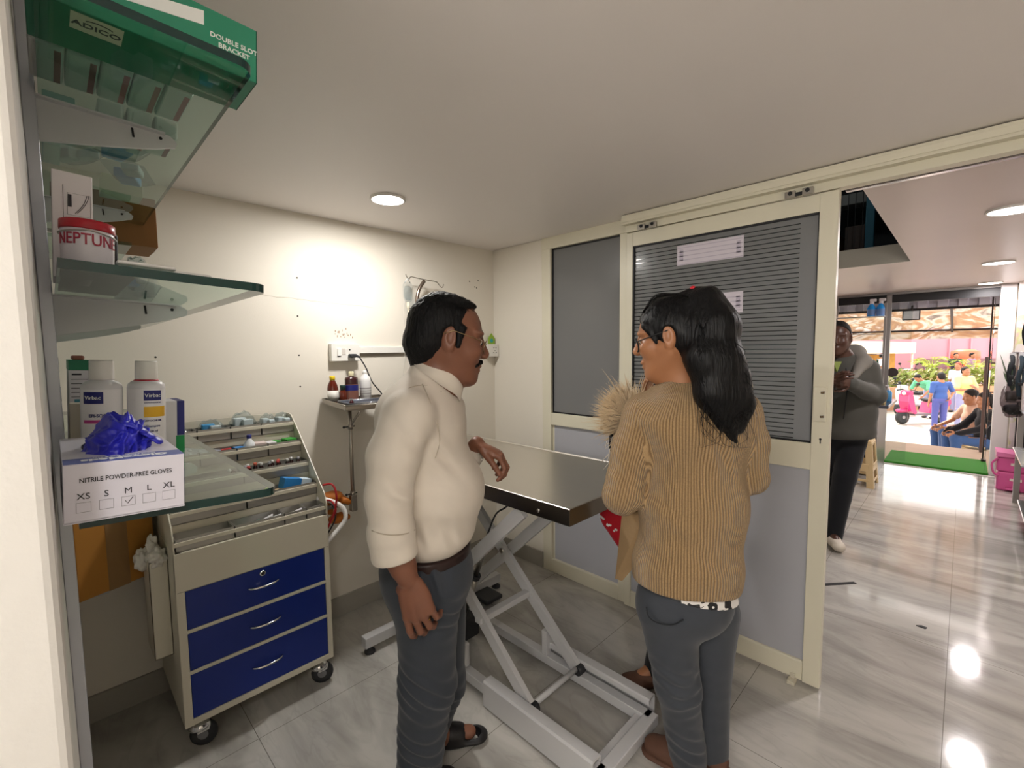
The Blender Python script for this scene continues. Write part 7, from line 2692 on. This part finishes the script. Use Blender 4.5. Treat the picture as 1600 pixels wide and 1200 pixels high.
# canopy with a printed tarpaulin
tp = bpy.data.materials.new('printed_tarpaulin'); tp.use_nodes = True
nt, b = nodes_of(tp)
tc = nt.nodes.new('ShaderNodeTexCoord'); mp = nt.nodes.new('ShaderNodeMapping'); mp.inputs['Scale'].default_value = (1.3, .5, 2.2)
n = nt.nodes.new('ShaderNodeTexNoise'); n.inputs['Scale'].default_value = 1.4; n.inputs['Detail'].default_value = 3; n.inputs['Distortion'].default_value = 1.8
rp = nt.nodes.new('ShaderNodeValToRGB')
for pos, c in ((.30, '#6f675f'), (.42, '#c9bdb2'), (.5, '#a98665'), (.58, '#93715a'), (.66, '#ddd2cb')):
    el = rp.color_ramp.elements.new(pos); el.color = lin(c)
nt.links.new(tc.outputs['Object'], mp.inputs[0]); nt.links.new(mp.outputs[0], n.inputs[0]); nt.links.new(n.outputs['Fac'], rp.inputs[0]); nt.links.new(rp.outputs[0], b.inputs['Base Color'])
b.inputs['Roughness'].default_value = .7
tl = nt.nodes.new('ShaderNodeBsdfTranslucent'); nt.links.new(rp.outputs[0], tl.inputs['Color'])
mx = nt.nodes.new('ShaderNodeMixShader'); mx.inputs[0].default_value = .22
nt.links.new(b.outputs[0], mx.inputs[1]); nt.links.new(tl.outputs[0], mx.inputs[2]); nt.links.new(mx.outputs[0], nt.nodes['Material Output'].inputs[0])
ce = empty('awning', (0, 9.7, 1.5), 'printed brown tarpaulin awning on a dark frame over the shop steps', 'awning')
mb = MB()
N1, N2 = 40, 10
vs = []
for j in range(N2 + 1):
    for i in range(N1 + 1):
        x = -4 + 7.5 * i / N1; t = j / N2
        y = 8.5 + 2.6 * t; z = 2.32 - .62 * t - .03 * math.sin(t * PI) * (1 + .5 * math.sin(x * 5)) + .008 * math.sin(x * 14 + t * 7)
        vs.append((x, y, z))
fs = [(j * (N1 + 1) + i, j * (N1 + 1) + i + 1, (j + 1) * (N1 + 1) + i + 1, (j + 1) * (N1 + 1) + i) for j in range(N2) for i in range(N1)]
mb.add(vs, fs, 0, True)
mb.build('tarpaulin', tp, ce)
mb = MB()
vs = []
for j in range(3):
    for i in range(N1 + 1):
        x = -4 + 7.5 * i / N1
        vs.append((x, 11.1 + .012 * math.sin(x * 9) * j, 1.70 - .085 * j))
mb.add(vs, [(j * (N1 + 1) + i, j * (N1 + 1) + i + 1, (j + 1) * (N1 + 1) + i + 1, (j + 1) * (N1 + 1) + i) for j in range(2) for i in range(N1)], 0, True)
mb.build('valance', tp, ce)
frm = mat('dark_awning_frame', '#221c1c', .5, .3)
for x in (-1.85, -.18, 1.5):
    MB().bar((x, 8.5, 2.27), (x, 11.08, 1.655), .03, .03).build('rafter', frm, ce)
MB().bar((-4, 11.08, 1.68), (3.5, 11.08, 1.68), .03, .03).build('front_rail', frm, ce)
MB().bar((-4, 8.5, 2.26), (3.5, 8.5, 2.26), .04, .06).build('back_rail', frm, ce)
for x in (-3.9, 3.4):
    MB().bar((x, 11.08, GZ if False else -.72), (x, 11.08, 1.67), .05, .05).build('post', frm, ce)
    MB().bar((x, 8.5, -.2), (x, 8.5, 2.25), .05, .05).build('post', frm, ce)
# corrugated sheet strip under the eave
mb = MB()
vs = []
NX = 240
for i in range(NX + 1):
    x = -2.2 + 3.6 * i / NX
    y = 8.15 + .03 * (1 if math.sin(x * 2 * PI / .19) > .1 else -1) * .6
    vs += [(x, y, 1.915), (x, y, 2.09)]
mb.add(vs, [(2 * i, 2 * i + 2, 2 * i + 3, 2 * i + 1) for i in range(NX)], 0)
mb2 = [(p[0], p[1] + .003, p[2]) for p in vs]
mb.add(mb2, [(2 * i + 1, 2 * i + 3, 2 * i + 2, 2 * i) for i in range(NX)], 0)
o = thing(mb, 'corrugated_sheet', mat('galvanised_sheet', '#a9a3ac', .4, .5), 'strip of corrugated metal sheet under the eave outside the entrance', 'sheet')
MB().bar((-2.2, 8.18, 1.90), (1.4, 8.18, 1.90), .05, .03).bar((-2.2, 8.18, 2.105), (1.4, 8.18, 2.105), .05, .03).build('batten', frm, o)
for x in (-2.1, 1.3):
    MB().bar((x, 8.18, 2.1), (x, 8.18, 2.6), .03, .03).build('hanger', frm, o)
struct(MB().box((-4, SHOPY + .05, 2.6), (3.5, 8.9, 2.68)), 'ceiling_eave', mat('grey_eave', '#77706e', .7))
fl = thing(MB().rbox((-.62, 8.02, 1.755), (-.44, 8.08, 1.885), .008), 'floodlight', mat('black_lamp_body', '#2a2628', .5), 'square floodlight hanging under the eave above the entrance', 'lamp')
MB().box((-.608, 8.0185, 1.767), (-.452, 8.0205, 1.873)).build('lens', mat('white_lens', '#cfcfd4', .3), fl)
MB().bar((-.53, 8.06, 1.88), (-.53, 8.15, 1.95), .02, .01).build('stirrup', frm, fl)
# ladder frame beside the steps
le = empty('metal_ladder_frame', (.30, 8.62, 0), 'dark metal ladder frame standing on the deck by the pillar', 'ladder')
for x in (.205, .375):
    MB().rbox((x - .018, 8.60, 0), (x + .018, 8.635, 1.26), .003).build('upright', mat('rust_brown_metal', '#4d3a35', .6), le)
for z in (.42, .80, 1.18):
    MB().tube([(.205, 8.617, z), (.375, 8.617, z)], .009, 8).build('rung', mat('rust_brown_metal', '#4d3a35', .6), le)


def w2(px, py, w):
    return pu(px, py, w)


# ------------------------------------------------------------------ planter hedge, palms, wall, stall
pw = 17.0
plm = mat('terracotta_planter', '#b98d6c', .8, noise_amt=.05, noise_scale=3)
hu = [pu(x, 600, pw)[0] for x in (1330, 1640)]
e = empty('planter', uw((hu[0] + hu[1]) / 2, pw, GZ), 'long terracotta planter wall with a clipped hedge across the street', 'planter')
mb = MB()
a, b_ = uw(hu[0], pw - .15, GZ), uw(hu[1], pw - .15, GZ)
mb.prism([(0, 0), ((b_ - a).length, 0), ((b_ - a).length, .86), (0, .86)], a, RGT, (0, 0, 1), FWD * 1.0)
mb.build('wall', plm, e)
mb = MB()
rr = np.random.default_rng(8)
for i in range(2600):
    c = uw(rr.uniform(hu[0], hu[1]), pw + .35 + rr.normal() * .22, GZ + .86 + abs(rr.normal()) * .0 + rr.uniform(0, .62))
    s_ = rr.uniform(.05, .10)
    n1 = Vector(rr.normal(size=3)).normalized(); t1 = n1.orthogonal() * s_; t2 = n1.cross(t1).normalized() * s_ * .5
    mb.add([c - t1, c + t2, c + t1, c - t2], [(0, 1, 2, 3)], int(rr.random() < .3))
hedge = mb.build('hedge', [mat('hedge_leaf', '#7b8a3c', .6), mat('pale_hedge_leaf', '#a9a070', .6)], e, fix=False)
palm_m = mat('palm_frond', '#96aa22', .5)
for (px, py, l) in ((1455, 572, 'bright green young palm behind the hedge, left one'), (1522, 578, 'bright green young palm behind the hedge, right one by the ladder frame')):
    c = pu(px, py + 8, pw + .7)
    e = empty('palm', uw(c[0], c[1], GZ + .84), l, 'plant', 'young palms behind the hedge')
    MB().tube([uw(c[0], c[1], GZ + .84), uw(c[0], c[1], c[2])], [.07, .05], 8).build('trunk', mat('palm_stem', '#8d7a45', .8), e)
    for k in range(13):
        an = 2 * PI * k / 13 + .2; r = rr.uniform(.4, .62); h = rr.uniform(.25, .62)
        d = np.array([math.cos(an), math.sin(an), 0])
        pts = spline([c, c + d * r * .4 + np.array([0, 0, h * .8]), c + d * r * .8 + np.array([0, 0, h]), c + d * r * 1.15 + np.array([0, 0, h * .75])], 4)
        fr = MB()
        for i, p in enumerate(pts[1:]):
            for sg in (-1, 1):
                sd = np.cross(d, [0, 0, 1]) * sg
                ll = .14 * (1 - abs(i / len(pts) - .45))
                q = [np.array(p), np.array(p) + sd * ll * .5 + d * .05 + np.array([0, 0, .015]), np.array(p) + sd * ll + d * .10, np.array(p) + sd * ll * .5 + d * .09]
                fr.add([uw(*v) for v in q], [(0, 1, 2, 3)])
        fr.tube([uw(*p) for p in pts], .008, 4)
        fr.build('frond', palm_m, e, fix=False)
ww = 26.0
a = pu(1300, 560, ww); b_ = pu(1700, 560, ww)
e = MB()
A = uw(a[0], ww, GZ)
Ln = b_[0] - a[0]
e.prism([(0, 0), (Ln, 0), (Ln, 5.0), (0, 5.0)], A, RGT, (0, 0, 1), FWD * .3)
wl = e.build('building_wall', mat('pink_painted_wall', '#c98f9b', .8, noise_amt=.04, noise_scale=1), loc=tuple(A))
wl['kind'] = 'structure'; wl['label'] = 'pink painted wall across the street'
u0 = pu(1431, 560, ww)[0] - a[0]
MB().prism([(u0, 0), (Ln, 0), (Ln, 1.62), (u0, 1.62)], A - FWD * .06, RGT, (0, 0, 1), FWD * .05).build('dado', mat('mauve_brown_dado', '#85666a', .8, noise_amt=.15, noise_scale=2), wl)
for px in (1480, 1513, 1545):
    u = pu(px, 560, ww)[0] - a[0]
    MB().prism([(u, 1.62), (u + .08, 1.62), (u + .08, 5), (u, 5)], A - FWD * .10, RGT, (0, 0, 1), FWD * .1).build('pilaster', mat('rose_pilaster', '#c495a0', .8), wl)
# market stall: cream awning, orange goods
sw = 23.0
e = empty('market_stall', uw(pu(1405, 570, sw)[0], sw, GZ), 'cream roofed stall with orange goods across the street', 'stall')
l0, l1 = pu(1340, 553, sw), pu(1431, 540, sw)
mb = MB().prism([(0, 0), (l1[0] - l0[0], 0), (l1[0] - l0[0], .55), (0, .65)], uw(l0[0], sw, l0[2]), RGT, (0, 0, 1), FWD * 1.2)
mb.build('roof', mat('cream_tarp', '#f1e6cf', .8), e)
for px in (1346, 1384, 1428):
    p = pu(px, 560, sw)
    MB().tube([uw(p[0], sw + .1, GZ), uw(p[0], sw + .1, l0[2] + .1)], .04, 8).build('post', mat('stall_post', '#d9cfc2', .7), e)
mb = MB().prism([(0, 0), (l1[0] - l0[0], 0), (l1[0] - l0[0], 1.5), (0, 1.5)], uw(l0[0], sw + 1.2, GZ + .7), RGT, (0, 0, 1), FWD * .1)
mb.build('back_cloth', mat('ochre_cloth', '#c9964a', .8, noise_amt=.3, noise_scale=5), e)
mb = MB().prism([(0, 0), (l1[0] - l0[0], 0), (l1[0] - l0[0], .8), (0, .8)], uw(l0[0], sw + .2, GZ), RGT, (0, 0, 1), FWD * .8)
mb.build('counter', mat('pale_counter', '#cfc0ae', .8), e)
# red umbrella / orange crate stack far right
c = pu(1508, 559, 24.0)
e = empty('tank', uw(c[0], 24.0, GZ + 1.25), 'orange water tank on a block in front of the pink wall', 'tank')
MB().lathe([(.55, 0), (.58, .05), (.58, .35), (.54, .42), (.58, .48), (.56, .8), (.3, .92)], uw(c[0], 24.0, GZ + 1.25), 20).build('shell', mat('orange_plastic_tank', '#cf6a4a', .5), e)
thing(MB().prism([(-.7, 0), (.7, 0), (.7, 1.249), (-.7, 1.249)], uw(c[0], 23.5, GZ), RGT, (0, 0, 1), FWD * 1.0), 'tank_block', mat('mauve_block', '#7d6468', .9), 'masonry block carrying the orange tank', 'block')


# ------------------------------------------------------------------ two-wheelers
def scooter(u, w, z0, ang, body_m, label, group=None, k=1.0):
    root = empty('scooter', uw(u, w, z0), label, 'scooter', group)
    R = Matrix.Translation(uw(u, w, z0)) @ Matrix.Rotation(YAW + ang, 4, 'Z') @ Matrix.Scale(k, 4)
    grey = mat('scooter_grey', '#6f6468', .4)
    tyre = rubber

    def wheel(x, name):
        mb = MB().lathe([(.15, -.05), (.205, -.045), (.215, 0), (.205, .045), (.15, .05)], (x, 0, .215), 24, axis=(0, 1, 0))
        h = mb.xf(R).build(name, tyre, root)
        m2 = MB().lathe([(.15, -.035), (.15, .035)], (x, 0, .215), 18, axis=(0, 1, 0)).lathe([(.05, -.06), (.05, .06)], (x, 0, .215), 12, axis=(0, 1, 0))
        m2.xf(R).build('hub', mat('scooter_alloy', '#a39a9c', .3, .6), h)
    wheel(-.62, 'front_wheel'); wheel(.62, 'rear_wheel')
    b = MB().rbox((-.80, -.09, .36), (-.42, .09, .47), .05, seg=3)
    b.prism([(-.50, .40), (-.36, .32), (-.30, .36), (-.40, .62), (-.48, .92), (-.58, .92), (-.60, .70)], (0, -.17, 0), (1, 0, 0), (0, 0, 1), (0, .34, 0))
    b.rbox((-.60, -.14, .86), (-.40, .14, 1.04), .05, seg=3)
    b.xf(R).build('front_shield', body_m, root)
    f = MB().rbox((-.36, -.16, .27), (.22, .16, .34), .02)
    f.prism([(-.36, .30), (-.30, .34), (-.44, .88), (-.48, .88)], (0, -.16, 0), (1, 0, 0), (0, 0, 1), (0, .32, 0))
    f.xf(R).build('floorboard', grey, root)
    r_ = MB().prism([(.12, .34), (.20, .66), (.86, .74), (.88, .62), (.70, .42), (.30, .32)], (0, -.16, 0), (1, 0, 0), (0, 0, 1), (0, .32, 0))
    r_.xf(R).build('rear_body', body_m, root)
    MB().rbox((.12, -.15, .68), (.80, .15, .78), .05, seg=3).xf(R).build('seat', darkm, root)
    MB().tube([(-.50, -.32, 1.02), (-.47, -.2, 1.05), (-.50, 0, 1.03), (-.47, .2, 1.05), (-.50, .32, 1.02)], .018, 8).xf(R).build('handlebar', darkm, root)
    for s in (-1, 1):
        MB().tube([(-.48, s * .22, 1.05), (-.46, s * .28, 1.22)], .007, 6).ball((-.46, s * .29, 1.25), .06, 0, 10, (.3, 1, .8)).xf(R).build('mirror', darkm, root)
    MB().ball((-.60, 0, .95), .07, 0, 12, (.4, 1, .8)).xf(R).build('headlamp', mat('lamp_glass', '#d9d4d4', .15), root)
    return root


pinkb = mat('magenta_scooter_paint', '#c02e6a', .3, coat=.4)
whiteb = mat('white_scooter_paint', '#d9d4d4', .3, coat=.4)
p = pu(1432, 660, 14.0)
scooter(p[0] + .10, 14.0, GZ, .12, pinkb, 'pink and white scooter parked on the street beyond the steps', None)
p = pu(1424, 640, 16.0)
scooter(p[0], 16.0, GZ, .3, whiteb, 'white scooter behind the pink one, by the planter', 'scooters along the planter')
for k, (px, l) in enumerate(((1416, 'white scooter far behind the hedge by the stall'), (1454, 'pale scooter far behind the hedge next to the left palm'), (1540, 'white scooter far behind the hedge near the ladder frame'))):
    p = pu(px, 575, 20.5)
    scooter(p[0], 20.3 + .5 * (k == 1), GZ + .35, .7 + k * .5, whiteb if k != 1 else mat('silver_scooter_paint', '#a9a6ab', .3, .4), l, 'scooters behind the hedge')
thing(MB().prism([(0, 0), (14, 0), (14, .35), (0, .35)], uw(pu(1330, 575, 19.6)[0], 19.6, GZ), RGT, (0, 0, 1), FWD * 2.0), 'pavement_block', mat('raised_pavement', '#a89c98', .9), 'raised pavement across the street under the parked scooters', 'pavement')

# ------------------------------------------------------------------ people outside
hm_ = hair_mat('short_black_hair', '#171312', .6)
bl = cloth('blue_work_shirt', '#3a5590', .85)
bl2 = cloth('violet_blue_trousers', '#4a508c', .85)
yel = cloth('pale_yellow_shirt', '#d8cf86', .85)
grj = cloth('grey_blue_jeans', '#8d8fb0', .85)
sk2 = skin_mat('warm_brown_skin', '#9a6a4c', '#7a4e36')
dsh = mat('dark_shoe', '#2b2523', .6)
w = 12.5
p = Pose(pu(1468, 640, w)[0], w, GZ, 1.66, math.radians(75))
u0 = p.o[0]
p.J['elR'] = np.array([u0 + .30, w - .05, .12]); p.J['wrR'] = np.array([u0 + .16, w - .12, -.02])
figure(p, 'person in blue work shirt and violet trousers standing with a hand on the hip', sk2, hm_, bl, bl2, dsh, res=.012, sleeve=.45)
w = 13.4
p = Pose(pu(1504, 640, w)[0], w, GZ, 1.76, math.radians(265))
u0 = p.o[0]
p.J['elL'] = np.array([u0 + .30, w - .08, .12]); p.J['wrL'] = np.array([u0 + .02, w - .26, .22])
p.J['elR'] = np.array([u0 - .28, w - .08, .10]); p.J['wrR'] = np.array([u0 + .02, w - .24, .10])
figure(p, 'bearded person in a pale yellow shirt with folded arms', sk2, hm_, yel, grj, dsh, res=.012, sleeve=.45, bulk=1.1)
w = 15.0
p = Pose(pu(1452, 640, w)[0], w, GZ, 1.66, math.radians(200))
for n in ('neck', 'chest', 'head', 'shL', 'shR'):
    t = (p.J[n][2] - p.J['hip'][2])
    p.J[n] = p.J[n] + np.array([-.75 * t, -.1 * t, -.32 * t])
p.F = nrm([-.7, -.1, -.7]); p.U = nrm([-.7, 0, .7])
p.J['wrL'] = p.J['shL'] + np.array([-.25, -.1, -.45]); p.J['elL'] = p.J['shL'] + np.array([-.08, -.1, -.28])
p.J['wrR'] = p.J['shR'] + np.array([-.25, .1, -.45]); p.J['elR'] = p.J['shR'] + np.array([-.08, .1, -.28])
figure(p, 'person in a green shirt bending over beside the scooters', sk2, hm_, cloth('mint_green_shirt', '#5fb08a', .85), grj, dsh, res=.014, sleeve=.45)
w = 16.2
p = Pose(pu(1496, 600, w)[0], w, GZ, 1.78, math.radians(200))
figure(p, 'person in a white shirt standing behind the blue shirted one', sk2, hair_mat('hennaed_hair', '#8a4030', .6), cloth('white_street_shirt', '#d6cfd2', .85), grj, dsh, res=.014, sleeve=.45)
w = 20.3
for k, (px, m, l) in enumerate(((1492, cloth('dark_street_shirt', '#2b2a33', .85), 'person in dark clothes far behind the hedge, by the orange tank'), (1517, cloth('mauve_street_shirt', '#8f7284', .85), 'person in mauve far behind the hedge right of the orange tank'),
                                (1402, cloth('white_far_shirt', '#dcd6d8', .85), 'person in white far behind the hedge at the stall front'))):
    p = Pose(pu(px, 580, w)[0], w + .9 * (k == 2), GZ + .35, 1.7, math.radians(250 + 40 * k))
    figure(p, l, sk2, hm_, m, bl2, dsh, res=.018, sleeve=.45)

# seated couple on the step
SZ = -.20


def seated(px, w, label, facing, topm, legm, skin, hair, h=1.66, sleeve=.45, hairm=None, lean=.0):
    u = pu(px, 650, w)[0]
    p = Pose(u, w, SZ - .80 + .02, h, facing)
    f, l, s = p.f, p.l, p.s
    J = p.J
    base = np.array([u, w, SZ + .10])
    for n, e in (('L', 1), ('R', -1)):
        J['hp' + n] = base + l * e * .09
        J['kn' + n] = base + f * .42 + l * e * .12 + np.array([0, 0, .06])
        J['an' + n] = base + f * .40 + l * e * .12 + np.array([0, 0, -.36])
        J['sh' + n] = base + l * e * .18 * s + np.array([0, 0, .46]) + f * lean
        J['el' + n] = base + l * e * .21 + f * (.16 + lean) + np.array([0, 0, .24])
        J['wr' + n] = base + l * e * .12 + f * .40 + np.array([0, 0, .14])
    J['hip'] = base.copy(); J['waist'] = base + f * lean * .3 + np.array([0, 0, .12]); J['chest'] = base + f * lean * .7 + np.array([0, 0, .32])
    J['neck'] = base + f * lean + np.array([0, 0, .51]); J['head'] = base + f * (lean + .04) + np.array([0, 0, .665])
    p.F = nrm(f + np.array([0, 0, -.25])); p.U = nrm(np.array([0, 0, 1]) + f * .25)
    return p


be = empty('bench', uw(pu(1535, 650, 7.25)[0], 7.25, -.64), 'low bench on the landing under the seated couple', 'bench')
BR = Matrix.Translation(uw(pu(1530, 650, 7.25)[0], 7.25, -.64)) @ Matrix.Rotation(YAW + math.radians(-18), 4, 'Z')
MB().rbox((-.22, -.55, .385), (.22, .55, .425), .01).xf(BR).build('seat', stm, be)
for a in (-1, 1):
    for b in (-1, 1):
        MB().rbox((a * .18 - .02, b * .48 - .02, 0), (a * .18 + .02, b * .48 + .02, .386), .004).xf(BR).build('leg', frm, be)
p = seated(1519, 7.50, '', math.radians(162), None, None, None, None)
r1, L1, a1 = figure(p, 'person with cropped hair in a tan top and jeans seated on the entrance step', sk2, hm_, cloth('tan_tee', '#b08d78', .85), cloth('blue_jeans', '#2f4a74', .85), dsh, res=.010, sleeve=.4)
p = seated(1541, 7.02, '', math.radians(162), None, None, None, None, h=1.6)
r2, L2, a2 = figure(p, 'person with long dark hair in a black jacket and jeans seated on the entrance step', sk2, hm_, blackc, cloth('blue_jeans', '#2f4a74', .85), dsh, res=.010, sleeve=1.0, hair='long')
q = p.J['wrR'] + np.array([-.06, -.03, .03])
thing(MB().rbox((-.04, -.006, -.07), (.04, .006, .07), .004, mtx=Matrix.Translation(uw(*q)) @ Matrix.Rotation(YAW + .3, 4, 'Z') @ Matrix.Rotation(.6, 4, 'X')), 'mobile_phone', darkm, 'dark mobile phone held by the seated person in black', 'phone')
# ================================================================== light
WHT = (1, .965, .92)
downlight(-1.865, 1.105, CZ, .068, 'round lit downlight in the white ceiling above the man', 10.5, WHT)
downlight(.30, -.30, CZ, .068, 'round downlight in the room ceiling behind the camera', 8, WHT)
downlight(.13, 3.21, SCZ, .085, 'large round downlight nearest the sliding door in the shop ceiling', 13, (1, .93, .93))
downlight(.15, 5.20, SCZ, .085, 'oval looking lit downlight halfway along the shop ceiling', 14, (1, .93, .93))
downlight(.15, 6.85, SCZ, .085, 'lit downlight right behind the shop front glass', 14, (1, .93, .93))


def added_fill_tube(x0, x1, y, z, power, label):  # added fill out of view, evens the light on ceiling and backs
    e = empty('added_fill_tube', ((x0 + x1) / 2, y, z), label, 'lamp')
    MB().rbox((x0, y - .04, z - .03), (x1, y, z + .03), .005).build('batten', rimm, e)
    MB().tube([(x0 + .03, y + .02, z), (x1 - .03, y + .02, z)], .014, 12).build('tube', mat('fill_tube_glow', '#ffffff', emit='#fff6ee', estr=6), e)
    ld = bpy.data.lights.new('added_fill_lamp', 'AREA'); ld.shape = 'RECTANGLE'; ld.size = x1 - x0; ld.size_y = .06; ld.energy = power; ld.color = WHT
    lo = bpy.data.objects.new('added_fill_lamp', ld); COL.objects.link(lo)
    lo.location = ((x0 + x1) / 2, y + .04, z)
    lo.rotation_euler = (PI / 2, 0, 0)
    return e


added_fill_tube(-.45, .75, -1.60, 1.72, 24, 'added unseen fill tube on the rear wall behind the camera')

w = bpy.data.worlds.new('world'); scene.world = w
w.use_nodes = True
bg = w.node_tree.nodes['Background']
bg.inputs['Color'].default_value = lin('#fff4ee')
bg.inputs['Strength'].default_value = 3.2
sd = bpy.data.lights.new('sun', 'SUN'); sd.energy = 6.5; sd.angle = .02; sd.color = (1, .95, .88)
so = bpy.data.objects.new('sun', sd); COL.objects.link(so)
so.rotation_euler = Vector((.35, -.45, -1)).to_track_quat('-Z', 'Y').to_euler()

vs = scene.view_settings
vs.view_transform = 'Standard'
vs.look = 'None'
vs.gamma = 1
vs.exposure = 0.3
vs.use_curve_mapping = False
cy = scene.cycles
cy.max_bounces = 8
cy.diffuse_bounces = 5
cy.glossy_bounces = 4
cy.transmission_bounces = 8
cy.transparent_max_bounces = 16
cy.caustics_reflective = False
cy.caustics_refractive = False
cy.sample_clamp_indirect = 6
cy.use_denoising = True
cy.use_adaptive_sampling = True
